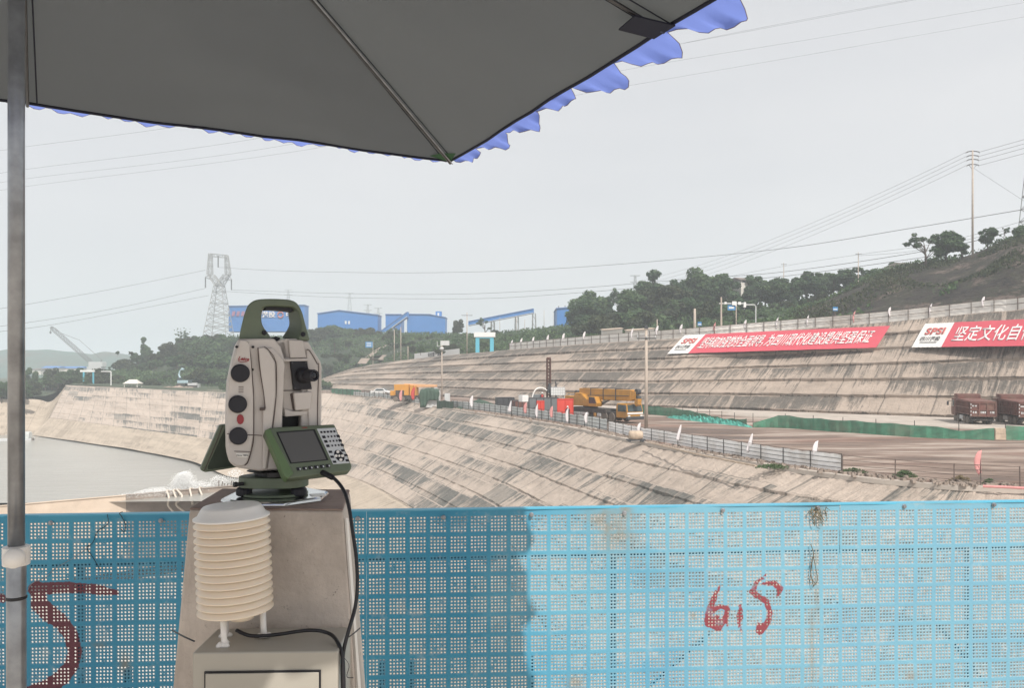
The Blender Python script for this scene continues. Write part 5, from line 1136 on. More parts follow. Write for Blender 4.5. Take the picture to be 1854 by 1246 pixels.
# drilling rig with grey and red panels
rig = thing('drilling_rig', 'dark drilling rig with tall brown mast behind the grey panels', 'drilling rig', Vector((P(994, 700, 108).x, 108, -6)), R(10))
mb = MB(); mb.box(-2.6, 2.2, -1.1, 1.1, .6, 1.4); mb.build('deck', M['darkbox'], rig, bevel=.04)
for s in (-1, 1):
    mb = MB(); mb.prism([Vector((x, s * .9 - .22, z)) for x, z in ((-2.4, .2), (-2.1, 0), (1.9, 0), (2.2, .25), (2.1, .6), (-2.3, .6))], (0, .44, 0)); mb.build('track', M['tyre'], rig, bevel=.05)
mb = MB()
for dx in (-.22, .22):
    for dy in (-.2, .2): mb.bar((-.05 + dx, dy, .8), (-.05 + dx, dy, 8.0), .13)
for k in range(16):
    z = .9 + k * .45; s = 1 if k % 2 else -1
    for dy in (-.2, .2): mb.bar((-.05 - .22 * s, dy, z), (-.05 + .22 * s, dy, z + .45), .07)
mb.box(-.3, .2, -.25, .25, 7.9, 8.15); mast = mb.build('mast', M['rust'], rig)
mb = MB(); mb.cbox((.0, -.3, 3.6), (.6, .5, .9)); mb.lathe([(.2, 0), (.2, .6)], (0, -.35, 3.9), 10); mb.build('drill_head', M['darkbox'], mast)
mb = MB(); mb.tube([(1.0, 0, 1.4), (1.0, 0, 4.5), (.9, 0, 4.7)], .1, 8); mb.cbox((.95, 0, 3.6), (.4, .5, .9)); mb.build('hydraulic_stand', M['darkbox'], rig)
mb = MB(); mb.cbox((-1.7, .2, 2.2), (1.3, 1.2, 1.5)); mb.build('engine', M['boxgrey'], rig, bevel=.06)
mb = MB(); mb.tube(resample([(-2.4, -.6, 1.4), (-2.5, -.7, 2.7), (-2.0, -.7, 3.7), (-1.1, -.6, 3.9), (-.4, -.5, 3.5)], 18), .09, 8); mb.build('hose', M['white_pl'], rig, smooth=True)
pn = lambda a, b: PZ(a, b, -6)
def panel_box(name, label, x0, x1, Y, ytop, dep, mat, cat, fr=None, bot=None):
    a, b = P(x0, 700, Y), P(x1, 700, Y + .5); z1 = (HZ - ytop) / FPX * Y; z0 = -6.0 if bot is None else (HZ - bot) / FPX * Y; h = z1 - z0; a.z = b.z = z0; d = (b - a); n_ = Vector((-d.y, d.x, 0)).normalized()
    mb = MB(); c = [Vector((0, 0, 0)), d, d + n_ * dep, n_ * dep]; mb.hexa(c + [p + Vector((0, 0, h)) for p in c]); t = mb.build(name, M[mat], None, bevel=.03, loc=a); tag(t, label, cat)
    if fr:
        m2 = MB(); L_ = d.length; u = d / L_
        for k in range(fr + 1):
            p = u * (L_ * k / fr); m2.bar(p - n_ * .03, p - n_ * .03 + Vector((0, 0, h)), .07)
        for z in (.03, h - .03): m2.bar(-n_ * .03 + Vector((0, 0, z)), d - n_ * .03 + Vector((0, 0, z)), .08)
        m2.build('frame', M['darkbox'] if mat != 'vred' else M['vred'], t)
    return t
panel_box('equipment_container', 'low dark grey container left of the drilling rig', 901, 931, 117, 720, 2.2, 'darkbox', 'container', 3)
panel_box('equipment_container', 'blue grey framed panel container below the drilling mast', 958, 1011, 104, 720.5, 1.6, 'boxgrey', 'container', 4)
panel_box('red_board', 'narrow red board set in the blue grey panels', 972, 985, 103.3, 726, .08, 'vred', 'board', 2)
panel_box('red_board', 'large bright red board between the rig and the yellow crane', 1009, 1037.5, 98, 722.5, .12, 'vred', 'board', 2)
panel_box('red_machine', 'low dark red machine between the dark container and the grey panels', 932, 952, 114, 726, 1.3, 'maroon', 'machine', 3)
panel_box('white_case', 'small off white case on top of the left end of the grey panels', 946, 957, 103.6, 716, 1.0, 'white', 'case', None, 728)
wc = Vector((P(1010, 700, 106.8).x, 106.8, -6)); mb = MB(); mb.box(-.95, .95, -.5, .5, 2.9, 4.0); o_ = mb.build('white_tank', M['white'], None, .05, loc=wc); tag(o_, 'white caged water tank standing right of the drilling mast', 'tank')
mb = MB()
for k in range(7): mb.bar((-.95 + k * .316, -.53, 2.9), (-.95 + k * .316, -.53, 4.0), .04)
for z in (2.92, 3.3, 3.65, 3.98): mb.bar((-.95, -.53, z), (.95, -.53, z), .04)
mb.bar((-.8, 0, 0), (-.8, 0, 2.9), .12); mb.bar((.8, 0, 0), (.8, 0, 2.9), .12); mb.build('cage', M['lightgrey'], o_)
gc = P(810, 739, 133); mb = MB(); mb.box(-.45, .45, -.4, .4, .2, 2.5); mb.box(-.47, -.45, -.3, .3, .4, 2.3); o_ = mb.build('electric_cabinet', M['lightgrey'], None, .03, loc=gc); tag(o_, 'pale grey electric cabinet right of the green tarpaulin', 'cabinet')
mb = MB(); mb.box(-.3, -.2, -.3, .3, 0, .2); mb.box(.2, .3, -.3, .3, 0, .2); mb.build('foot', M['darkbox'], o_)
hp = P(868, 741, 128); mb = MB(); rows = []
for i in range(13):
    u = i / 12 * 2 - 1; rows.append([Vector((u * 4.2, v * 1.8, max(0, 1.7 * (1 - abs(u) ** 1.2) * (1 - v * v) + .08 * math.sin(i * 2.3 + v * 4)))) for v in (-1, -.6, -.2, .2, .6, 1)])
mb.grid(rows); o_ = mb.build('covered_heap', M['tarp'], None, smooth=True, loc=hp); tag(o_, 'low spoil heap under a dull green cover beside the railing', 'heap')
# workers
def worker(label, base, rz, vest, scale=1.0, arm=0):
    J = {'pel': (0, 0, .95, .14), 'wa': (0, 0, 1.15, .145), 'ch': (0, -.02, 1.38, .16), 'nk': (0, -.03, 1.52, .06), 'hd': (0, -.05, 1.64, .095), 'ht': (0, -.05, 1.74, .08),
         'sl': (.2, -.02, 1.44, .07), 'el': (.27, -.05, 1.18, .05), 'wl': (.24, -.22, 1.02, .04), 'fl': (.23, -.3, .97, .035), 'sr': (-.2, -.02, 1.44, .07), 'er': (-.28, -.06, 1.2, .05), 'wr': (-.26, -.25, 1.1 + arm, .04), 'fr': (-.25, -.33, 1.08 + arm, .035),
         'hl': (.1, 0, .88, .1), 'kl': (.11, -.03, .48, .07), 'al': (.12, .02, .09, .05), 'tl': (.13, -.15, .04, .045), 'hr': (-.1, 0, .88, .1), 'kr': (-.11, -.02, .48, .07), 'ar': (-.12, .02, .09, .05), 'tr': (-.13, -.15, .04, .045)}
    E = 'pel-wa wa-ch ch-nk nk-hd hd-ht ch-sl sl-el el-wl wl-fl ch-sr sr-er er-wr wr-fr pel-hl hl-kl kl-al al-tl pel-hr hr-kr kr-ar ar-tr'.split()
    ks = list(J); me = bpy.data.meshes.new('person'); me.from_pydata([J[k][:3] for k in ks], [tuple(ks.index(x) for x in e.split('-')) for e in E], [])
    o_ = bpy.data.objects.new('person', me); COL.objects.link(o_); o_.modifiers.new('skin', 'SKIN'); me.skin_vertices[0].data[0].use_root = True
    for k, d in zip(ks, me.skin_vertices[0].data): d.radius = (J[k][3], J[k][3])
    sb = o_.modifiers.new('sub', 'SUBSURF'); sb.levels = sb.render_levels = 1; me.materials.append(M['cloth_d']); o_.location = base; o_.rotation_euler = (0, 0, rz); o_.scale = (scale,) * 3
    mb = MB(); mb.lathe([(.12, 1.70), (.14, 1.71), (.125, 1.76), (.08, 1.83), (0, 1.85)], (0, -.05, 0), 14); mb.build('helmet', M['hat'], o_, smooth=True)
    mb = MB(); mb.lathe([(.165, 1.06), (.185, 1.2), (.20, 1.38), (.12, 1.5)], (0, -.02, 0), 14); mb.build('vest', M[vest], o_, smooth=True)
    mb = MB(); mb.lathe([(.0, 1.56), (.07, 1.58), (.097, 1.64), (.09, 1.71)], (0, -.055, 0), 12); mb.build('face', M['skin'], o_, smooth=True)
    return tag(o_, label, 'person')
worker('worker in white helmet and red vest standing high on the drilling rig', rig.location + Vector((-1.0, -.6, 1.4 + .05)), R(20), 'cloth_r', 1.0, .15)
worker('worker in white helmet standing in front of the bright red board', Vector((P(1028, 700, 96.6).x, 96.6, -6)), R(-20), 'cloth_d')
# boulder on a cart, poles, small things
bd = PZ(1154, 801, -6) + Vector((-.2, -.4, .1)); bm = bmesh.new(); bmesh.ops.create_icosphere(bm, subdivisions=3, radius=.5)
for v in bm.verts: v.co = Vector((max(-.6, min(.6, v.co.x * 1.45)), v.co.y * .9, max(-.36, min(.36, v.co.z)))) * (1 + random.uniform(-.025, .025))
me = bpy.data.meshes.new('boulder'); bm.to_mesh(me); bm.free(); me.materials.append(M['rock']); me.shade_smooth(); o_ = bpy.data.objects.new('boulder', me); COL.objects.link(o_); o_.location = bd + Vector((0, 0, .55)); tag(o_, 'rounded pale boulder on a low sledge beside the railing', 'boulder')
mb = MB(); mb.box(-.8, .8, -.3, .3, .08, .2); mb.box(-.65, -.45, -.35, .35, -.02, .08); mb.box(.45, .65, -.35, .35, -.02, .08); o_ = mb.build('sledge', M['darkbox'], None, loc=bd); tag(o_, 'low dark sledge under the pale boulder', 'sledge')
def utility_pole(label, base, h, r, arms, mat='pole', extra=None, cat='utility pole', rz=0):
    t = thing('utility_pole', label, cat, base, rz); mb = MB(); mb.tube([(0, 0, -.3), (0, 0, h)], [r, r * .68], 10); mb.build('shaft', M[mat], t, smooth=True)
    for z, w_ in arms:
        mb = MB(); mb.bar((-w_ / 2, -r, z), (w_ / 2, -r, z), .09); mb.build('crossarm', M['rail_dark'], t)
        for x in (-w_ / 2 + .1, 0, w_ / 2 - .1):
            mb = MB(); mb.lathe([(.05, 0), (.08, .06), (.04, .1), (.07, .16), (.03, .25)], (x, -r, z + .04), 8); mb.build('insulator', M['lightgrey'], t)
    if extra: extra(t)
    return t
bp = PZ(1170, 780, -6); 
def cam_top(t):
    mb = MB(); mb.box(-.18, .18, -.25, .18, 10.55, 10.8); mb.lathe([(.12, 0), (.1, .18), (0, .2)], (0, 0, 10.75), 10); mb.build('lamp_head', M['darkbox'], t)
utility_pole('tall pale concrete pole standing on the mud in front of the upper slope', bp, 10.4, .20, ((9.55, 2.0),), 'pole', cam_top)
bp = P(800, 724, 165)
def board_top(t):
    mb = MB(); mb.box(-.3, 1.6, -.12, -.02, 11.6, 12.6); mb.build('panel_board', M['lightgrey'], t); mb = MB(); mb.bar((-1.0, 0, 11.4), (-1.0, 0, 12.4), .1); mb.bar((-1.0, 0, 11.4), (0, 0, 11.4), .08); mb.lathe([(.35, 0), (.5, .3), (.35, .6)], (0, -.2, 10.6), 12); mb.build('lamp_head', M['lightgrey'], t)
utility_pole('slender lamp pole with a pale board on top, left of centre', bp, 11.7, .17, (), 'pole', board_top, 'lamp pole')
# red pipe, planks and weeds by the open railing
mb = MB(); mb.tube([PZ(1772, 884, -6) + Vector((.1, -.2, .12)), PZ(1810, 886, -6) + Vector((.1, -.25, .14)), PZ(1860, 888, -6) + Vector((.1, -.3, .12))], .07, 8); tag(mb.build('red_pipe', M['flagp']), 'pinkish red pipe lying below the open brown railing', 'pipe')
mb = MB(); mb.tube([PZ(1175, 805, -6) + Vector((-.2, -.5, .25)), PZ(1260, 826, -6) + Vector((-.2, -.5, .22)), PZ(1370, 848, -6) + Vector((-.2, -.5, .2))], .06, 8); tag(mb.build('pale_pipe', M['rock']), 'long pale pipe lying along the foot of the white-sheeted railing', 'pipe')
def weed(label, base, w_, h, n, mat='leafA'):
    mb = MB(); rg = random.Random(int(base.x * 100))
    for k in range(n):
        a = rg.uniform(0, 6.28); r = rg.uniform(0, w_) ; c = Vector((math.cos(a) * r, math.sin(a) * r * .6, rg.uniform(0, h) * (1 - (r / w_) ** 2 * .8))); s = rg.uniform(.04, .11)
        d1 = Vector((rg.uniform(-1, 1), rg.uniform(-1, 1), rg.uniform(-.3, 1))).normalized() * s; d2 = d1.orthogonal().normalized() * s * .5; mb.poly([c - d1, c + d2, c + d1, c - d2])
    o_ = mb.build('weed_clump', M[mat], None, loc=base); return tag(o_, label, 'weeds')
weed('largest green weed clump below the open railing', PZ(1622, 864, -6) + Vector((.4, -.2, 0)), .7, .42, 700); weed('low weeds at the right end of the white sheeting', PZ(1533, 857, -6) + Vector((.4, 0, 0)), .9, .3, 500); weed('small weed clump beside the red pipe', PZ(1778, 877, -6) + Vector((.4, 0, 0)), .4, .3, 250)
weed('brown and green weed mound between the railing posts', PZ(1722, 872, -6) + Vector((.4, -.2, 0)), .6, .35, 400, 'twig'); weed('low weeds under the white sheeting below the tallest pennant', PZ(1390, 846, -6) + Vector((.3, -.3, 0)), 1.2, .22, 500)
# stones and rubble along the platform edge (nobody could count these)
mb = MB(); rg = random.Random(11); RL = resample(rail[:11], 300)
for k in range(900):
    p = RL[rg.randrange(8, 292)] + Vector((rg.uniform(-.4, 1.2), rg.uniform(-.5, .9), .12)); s = rg.uniform(.02, .085) * (1 + p.y / 70)
    mb.hexa([p + Vector((x * s * rg.uniform(.6, 1.3), y * s * rg.uniform(.6, 1.3), z * s * .6)) for x, y, z in ((-1, -1, -1), (1, -1, -1), (1, 1, -1), (-1, 1, -1), (-.7, -.7, 1), (.7, -.7, 1), (.7, .7, 1), (-.7, .7, 1))])
rk = mb.build('rubble', M['concrete_dark']); rk['kind'] = 'stuff'
# water jets and hoses at the wall
M['foam'] = plain('white_water', (.86, .87, .87, 1), .5, var=.02)
mb = MB(); rg = random.Random(5)
def drop(p, s):
    a = Vector((rg.uniform(-1, 1), rg.uniform(-1, 1), rg.uniform(-1, 1))).normalized() * s; b = a.orthogonal().normalized() * s; c = a.cross(b).normalized() * s
    i = [mb.vert(p + q) for q in (a, b, c, -(a + b + c) * .6)]; [mb.face(f) for f in ((i[0], i[1], i[2]), (i[0], i[2], i[3]), (i[0], i[3], i[1]), (i[1], i[3], i[2]))]
def jet(px, py, Y, w_, h, n, s0=.10):
    b = P(px, py, Y)
    for k in range(n):
        u = rg.gauss(0, .42); v = rg.random(); z = h * (1 - u * u) * v ** .6
        if z > 0: drop(b + Vector((u * w_ * (1 + .25 * v), rg.gauss(0, w_ * .4), z - .1)), rg.uniform(.3, 1) * s0)
jet(333, 888, 107, 1.7, 2.7, 7000, .06); jet(285, 894, 104, 3.0, .8, 2600, .055); jet(360, 884, 108, 2.2, 1.0, 700, .08); jet(250, 897, 102, 3.0, .4, 700, .05); jet(395, 879, 112, 1.5, 1.5, 500, .07); jet(425, 874, 114, 1.6, 2.0, 700, .07)
fo = mb.build('water_spray', M['foam']); fo['kind'] = 'stuff'
M['hose'] = plain('pale_hose', (.62, .55, .47, 1), .6, var=.1)
for k, (pts, lab) in enumerate((([(303, 891), (306, 900), (305, 915), (312, 924), (318, 930)], 'pale hose over the dark wall, leftmost of the three'), ([(315, 891), (320, 905), (320, 915), (328, 922), (338, 929)], 'pale hose over the dark wall, middle one with a loop'), ([(322, 891), (330, 899), (322, 910)], 'short kinked pale hose beside the looped hose on the wall'), ([(345, 890), (347, 900), (349, 914)], 'straight pale hose over the wall nearest the pillar'), ([(362, 888), (366, 897)], 'short stub of pale hose on top of the dark wall'))):
    pp = []
    for j, (a, b) in enumerate(pts):
        q = PZ(a, 893.5 - (a - 280) * .09, -16.0) ; pp.append(Vector((P(a, b, q.y - 1.35 - .02 * j).x, q.y - 1.35 - .08 * j, P(a, b, q.y - 1.35 - .08 * j).z)) if j else q + Vector((0, -.2, .2)))
    pp = [pp[0] + Vector((0, 1.4, -.3))] + pp; mb = MB(); mb.tube(resample(pp, 24), .13, 7); tag(mb.build('hose', M['hose'], smooth=True), lab, 'hose', 'hoses hung over the dark wall')
cage = MB()
for k in range(6):
    c = P(396 + 5.5 * k, 880, 111); cage.tube([c + Vector((0, 0, -.4)), c + Vector((.1 * math.sin(k * 2), 0, rg.uniform(.3, .9)))], .07, 5)
tag(cage.build('stake_row', M['rail_rust']), 'row of short dark stakes on top of the wall beside the pillar', 'stakes')
# moored pontoon at the far left
pt = thing('pontoon', 'small grey pontoon moored at the far left corner of the water', 'pontoon', PZ(30, 797, -16.5), R(14))
mb = MB(); mb.box(-9, 3.6, -1.3, 1.3, -.2, .35); mb.build('deck', M['lightgrey'], pt, bevel=.05)
mb = MB(); mb.box(1.0, 3.0, -1.0, 1.0, .36, 1.9); mb.build('cabin', M['sheet_grey'], pt, bevel=.05); mb = MB(); mb.lathe([(.3, -.3), (.3, .3)], (3.7, -.6, .2), 10, (0, 1, 0)); mb.build('fender', M['tyre'], pt)
# ================================================================== FAR GROUND
M['bblue'] = plain('blue_steel_cladding', (.045, .20, .52, 1), .5, var=.06, scale=.15); M['broof'] = plain('dark_blue_roof', (.06, .17, .42, 1), .5, var=.1, scale=.1)
M['lattice'] = plain('galvanised_lattice', (.36, .37, .37, 1), .6, .2, .1, 2); M['wire'] = plain('grey_wire', (.16, .16, .17, 1), .6); M['craneb'] = plain('dark_crane_boom', (.12, .125, .13, 1), .6)
M['tile'] = plain('grey_tile_roof', (.17, .14, .125, 1), .8, var=.2, scale=1); M['wallw'] = plain('off_white_plaster', (.62, .59, .54, 1), .8, var=.1, scale=.5); M['bark'] = plain('bark', (.09, .07, .055, 1), .9, var=.3, scale=4)
def leaf_mat(name, a, b, c):
    g = G(name); oi = g.n('ShaderNodeObjectInfo'); geo = g.n('ShaderNodeNewGeometry'); rnd = geo.outputs['Random Per Island']
    n1 = g.noise(g.coord('Object'), .35, 4); f = g.math('ADD', g.math('MULTIPLY', n1, .55), g.math('MULTIPLY', rnd, .45))
    col = g.ramp(f, [(.25, a), (.5, b), (.75, c)]); col = g.mix(g.math('MULTIPLY', oi.outputs['Random'], .3), col, (a[0] * 1.6, a[1] * 1.25, a[2] * 1.1, 1)); g.color(col); g.set(Roughness=.7)
    t = g.n('ShaderNodeBsdfTranslucent'); g.l(col, t.inputs[0]); m = g.n('ShaderNodeMixShader'); m.inputs[0].default_value = .4
    g.l(g.b.outputs[0], m.inputs[1]); g.l(t.outputs[0], m.inputs[2]); g.l(m.outputs[0], g.out.inputs[0]); return g.mat
M['leaf1'] = leaf_mat('dark_foliage', (.030, .068, .034, 1), (.06, .12, .052, 1), (.115, .19, .075, 1))
M['leaf2'] = leaf_mat('mid_foliage', (.038, .082, .036, 1), (.075, .14, .056, 1), (.135, .205, .078, 1))
M['leaf3'] = leaf_mat('olive_foliage', (.022, .036, .016, 1), (.045, .066, .026, 1), (.09, .105, .045, 1))
def leaf_verts(blobs, n, size, rg, flat=.0):
    """leaf-sized quads through the volume of overlapping clumps"""
    b = np.array(blobs); wts = b[:, 3] ** 2; wts /= wts.sum(); k = rg.choice(len(b), n, p=wts)
    d = rg.normal(size=(n, 3)); d /= np.linalg.norm(d, axis=1)[:, None]; rad = b[k, 3] * rg.uniform(.45, 1.08, n) ** .6
    c = b[k, :3] + d * rad[:, None] * np.array([1, 1, .78])
    nn = d + rg.normal(size=(n, 3)) * .7 + np.array([0, 0, .35]); nn /= np.linalg.norm(nn, axis=1)[:, None]
    a = np.cross(nn, rg.normal(size=(n, 3))); a /= np.linalg.norm(a, axis=1)[:, None]; bb = np.cross(nn, a)
    s = size * rg.uniform(.55, 1.35, n)[:, None]
    return np.stack([c - a * s, c - bb * s * .55, c + a * s, c + bb * s * .55], 1)
def quads_obj(name, q, mat, parent=None):
    n = len(q); me = bpy.data.meshes.new(name); me.vertices.add(n * 4); me.vertices.foreach_set('co', q.astype(np.float32).ravel()); me.loops.add(n * 4)
    me.loops.foreach_set('vertex_index', np.arange(n * 4, dtype=np.int32)); me.polygons.add(n); me.polygons.foreach_set('loop_start', np.arange(0, n * 4, 4, dtype=np.int32)); me.update(calc_edges=True)
    me.materials.append(mat); o = bpy.data.objects.new(name, me); COL.objects.link(o); o.parent = parent; return o
def make_tree(kind, seed, mat):
    """unit proportions: about 10 m high"""
    rg = np.random.default_rng(seed); t = bpy.data.objects.new('tree', None); COL.objects.link(t); mb = MB(); bl = []
    if kind == 'broad':
        for k in range(18):
            a = rg.uniform(0, 6.28); h = rg.uniform(2.6, 8.8); r = 3.3 * math.sin(math.pi * min(1, (h - 1.2) / 9)) ** .7 * rg.uniform(.35, 1); bl.append((math.cos(a) * r, math.sin(a) * r, h, rg.uniform(.9, 1.7)))
        n, sz, th = 4600, .34, 5
    elif kind == 'tall':
        for k in range(16):
            h = rg.uniform(2.4, 9.3); r = (1.9 * (1 - (h / 10.5) ** 1.6) + .2) * rg.uniform(.3, 1); a = rg.uniform(0, 6.28); bl.append((math.cos(a) * r, math.sin(a) * r, h, rg.uniform(.55, 1.15)))
        n, sz, th = 3400, .30, 8
    elif kind == 'sparse':
        for k in range(9):
            a = rg.uniform(0, 6.28); h = rg.uniform(3.5, 9.4); r = rg.uniform(.6, 3.4); bl.append((math.cos(a) * r, math.sin(a) * r, h, rg.uniform(.55, 1.0)))
        n, sz, th = 900, .27, 6
    elif kind == 'bamboo':
        for k in range(16):
            a = rg.uniform(0, 6.28); r = rg.uniform(.2, 2.4)
            for s in np.linspace(.35, 1, 6): bl.append((math.cos(a) * r * (.5 + s), math.sin(a) * r * (.5 + s), s * rg.uniform(7, 10), .55 * (1.25 - s)))
        n, sz, th = 2000, .28, 2
    else:      # bush
        for k in range(10):
            a = rg.uniform(0, 6.28); r = rg.uniform(0, 3.4); bl.append((math.cos(a) * r, math.sin(a) * r, rg.uniform(.8, 4.2) * (1 - r / 6), rg.uniform(1.2, 2.0)))
        n, sz, th = 2800, .38, 1.5
    mb.tube([(0, 0, -1.5), (.1, 0, th * .5), (rg.uniform(-.3, .3), rg.uniform(-.3, .3), th)], [.28, .2, .09], 7)
    for b in bl[:9]:
        z0 = min(th * .8, b[2] * .55); mb.tube([(.05, 0, z0), (b[0] * .5, b[1] * .5, (z0 + b[2]) / 2 + .2), (b[0] * .9, b[1] * .9, b[2])], [.11, .07, .03], 5)
    mb.build('trunk', M['bark'], t); quads_obj('crown', leaf_verts(bl, n, sz, rg), mat, t); return t
PROTO = {}
for k, (kind, m) in enumerate((('broad', 'leaf1'), ('broad', 'leaf2'), ('broad', 'leaf1'), ('tall', 'leaf1'), ('tall', 'leaf2'), ('sparse', 'leaf1'), ('bamboo', 'leaf2'), ('bush', 'leaf2'), ('bush', 'leaf3'), ('broad', 'leaf3'))):
    PROTO.setdefault(kind, []).append([make_tree(kind, 40 + k, M[m]), False])
TR = random.Random(21)
def tree(kind, base, h, label, group=None, wid=1.0, cat='tree'):
    pr = TR.choice(PROTO[kind])
    if not pr[1]: o = pr[0]; pr[1] = True
    else: o = copy_tree(pr[0])
    o.location = base; s = h / (10.0 if kind != 'bush' else 5.0); o.scale = (s * wid, s * wid, s); o.rotation_euler = (0, 0, TR.uniform(0, 6.28)); o.name = 'bush' if kind == 'bush' else 'bamboo_clump' if kind == 'bamboo' else 'tree'
    tag(o, label, cat, group); return o
from mathutils.bvhtree import BVHTree
def rows_bvh(rows):
    n = len(rows[0]); v = [p for r in rows for p in r]; f = [(i * n + j, (i + 1) * n + j, (i + 1) * n + j + 1, i * n + j + 1) for i in range(len(rows) - 1) for j in range(n - 1)]; return BVHTree.FromPolygons(v, f)
BW, BR = rows_bvh(hill_w_rows), rows_bvh(hill_r_rows)
def on(bvh, x, y, dflt=0):
    h = bvh.ray_cast(Vector((x, y, 300)), Vector((0, 0, -1))); return h[0].z if h[0] else dflt
def at_px(bvh, px, Y):       # ground point in pixel column px at distance Y
    x = (px - CX) / FPX * Y; return Vector((x, Y, on(bvh, x, Y, 6) - .2))
def tree_top(bvh, kind, px, py_top, Y, label, group=None, wid=1.0, cat='tree'):     # height chosen so that its top is seen at py_top
    b = at_px(bvh, px, Y); top = (HZ - py_top) / FPX * Y; return tree(kind, b, max(1.5, top - b.z), label, group, wid, cat)
# distinct trees on the skyline
for kind, px, py, Y, wid, lab in (('tall', 261, 611, 340, .9, 'slim small tree standing alone on the ridge left of the lattice tower'), ('bamboo', 330, 592, 356, 1.3, 'feathery bamboo clump on the ridge left of the lattice tower'),
        ('broad', 829, 575, 345, .8, 'round dark tree right of the blue factory buildings'), ('sparse', 878, 572, 335, 1.0, 'small open-crowned tree beside the start of the long conveyor'),
        ('broad', 1070, 524, 260, 1.25, 'leftmost of the tall trees, against the small blue building'), ('sparse', 1124, 516, 262, .9, 'thin open tree sticking out above the left tall trees'), ('tall', 1186, 490, 258, 1.45, 'pointed tall tree in the middle of the wooded skyline'), ('tall', 1165, 506, 255, 1.3, 'slightly lower pointed tree left of the tallest pointed one'),
        ('broad', 1258, 484, 252, 1.15, 'big round-crowned tree, tallest on the wooded skyline'), ('broad', 1232, 500, 250, .9, 'round tree on the left shoulder of the biggest round tree'), ('tall', 1310, 492, 246, 1.4, 'bushy tree right of the big round tree, above the road sign'), ('broad', 1362, 494, 244, 1.0, 'flat-crowned tree beside the tiled house roof'),
        ('sparse', 1676, 416, 170, 1.3, 'leaning open tree at the left of the ridge-top grove on the right'), ('broad', 1712, 414, 172, 1.2, 'big leafy tree in the ridge-top grove left of the tall pole'), ('broad', 1788, 409, 172, 1.1, 'leafy tree right of the tall pole on the ridge'), ('tall', 1742, 430, 174, 1.5, 'dark tree right behind the tall pole on the ridge'), ('sparse', 1818, 408, 170, .8, 'small sparse tree at the top of the dark hillside'), ('bush', 1848, 405, 168, .8, 'dark bush on the ridge at the right edge')):
    tree_top(BR if px > 1600 else BW, kind, px, py, Y, lab, None, wid, 'bush' if kind == 'bush' else 'tree')
# woods
def woods(specs, label, group):
    for (px0, px1, n, tops, Y0, Y1, kinds) in specs:
        for k in range(n):
            px = px0 + (px1 - px0) * (k + TR.uniform(.1, .9)) / n; u = (px - px0) / (px1 - px0) * (len(tops) - 1); i = min(int(u), len(tops) - 2); top = tops[i] + (tops[i + 1] - tops[i]) * (u - i)
            tree_top(BW, TR.choice(kinds), px, top + TR.uniform(-4, 12), TR.uniform(Y0, Y1), label, group, TR.uniform(1.0, 1.65))
KB = ['broad', 'broad', 'tall', 'bush']
woods([(1050, 1430, 22, (540, 535, 512, 505, 500, 506, 508), 235, 262, ['broad', 'broad', 'tall']), (1050, 1420, 24, (575, 560, 545, 535, 540, 545), 205, 235, KB), (1055, 1400, 22, (600, 590, 580, 572, 575), 180, 205, ['broad', 'bush']), (1400, 1660, 20, (508, 492, 484, 478, 470), 225, 250, ['broad', 'tall', 'broad']), (1400, 1560, 14, (545, 530, 515), 200, 228, ['broad', 'bush'])],
      'dark leafy tree within the wood behind the hoarding', 'trees of the wood behind the hoarding')
woods([(165, 430, 30, (680, 650, 620, 604, 604), 318, 352, KB), (180, 430, 30, (684, 664, 642, 630, 626), 285, 318, ['broad', 'bush', 'broad']), (190, 430, 26, (690, 680, 668, 660), 258, 285, ['broad', 'bush']), (560, 720, 24, (592, 590, 594, 598), 370, 400, ['broad', 'bush']), (570, 760, 26, (615, 612, 618, 625), 330, 365, KB), (590, 820, 26, (645, 640, 628, 622, 618), 300, 330, ['broad', 'bush']), (580, 660, 8, (668, 655), 285, 300, ['bush'])],
      'bluish green tree within the wooded slope below the blue buildings', 'trees of the wooded slope below the buildings')
woods([(700, 1050, 26, (600, 602, 604, 598, 592, 588), 300, 360, ['bush', 'broad', 'bush']), (740, 1050, 26, (626, 622, 618, 612, 606), 230, 290, ['bush', 'bush', 'broad'])], 'low bushy growth on the bank behind the gateway', 'bushes behind the gateway')
for k in range(14):
    px = 58 + k * 11 + TR.uniform(-4, 4); Y = TR.uniform(255, 300); b = Vector(((px - CX) / FPX * Y, Y, -5)); tree(TR.choice(['broad', 'bush', 'broad', 'bamboo']), b, TR.uniform(4, 7.5), 'dark bankside tree at the far left behind the pole', 'trees on the far left bank', TR.uniform(.9, 1.3))
for k in range(9):
    px = -30 + k * 11 + TR.uniform(-4, 4); Y = TR.uniform(215, 250); b = Vector(((px - CX) / FPX * Y, Y, -8)); tree(TR.choice(['bush', 'broad']), b, TR.uniform(5, 7), 'low dark bush on the bank left of the pole', 'bushes at the left edge', 1.2)
for k in range(10):
    px = 420 + k * 18 + TR.uniform(-4, 4); Y = TR.uniform(215, 250); b = Vector(((px - CX) / FPX * Y, Y, -5.4)); tree('bush', b, TR.uniform(2.5, 4), 'green bush behind the far crest of the lower slope', 'bushes behind the far crest', 1.2)
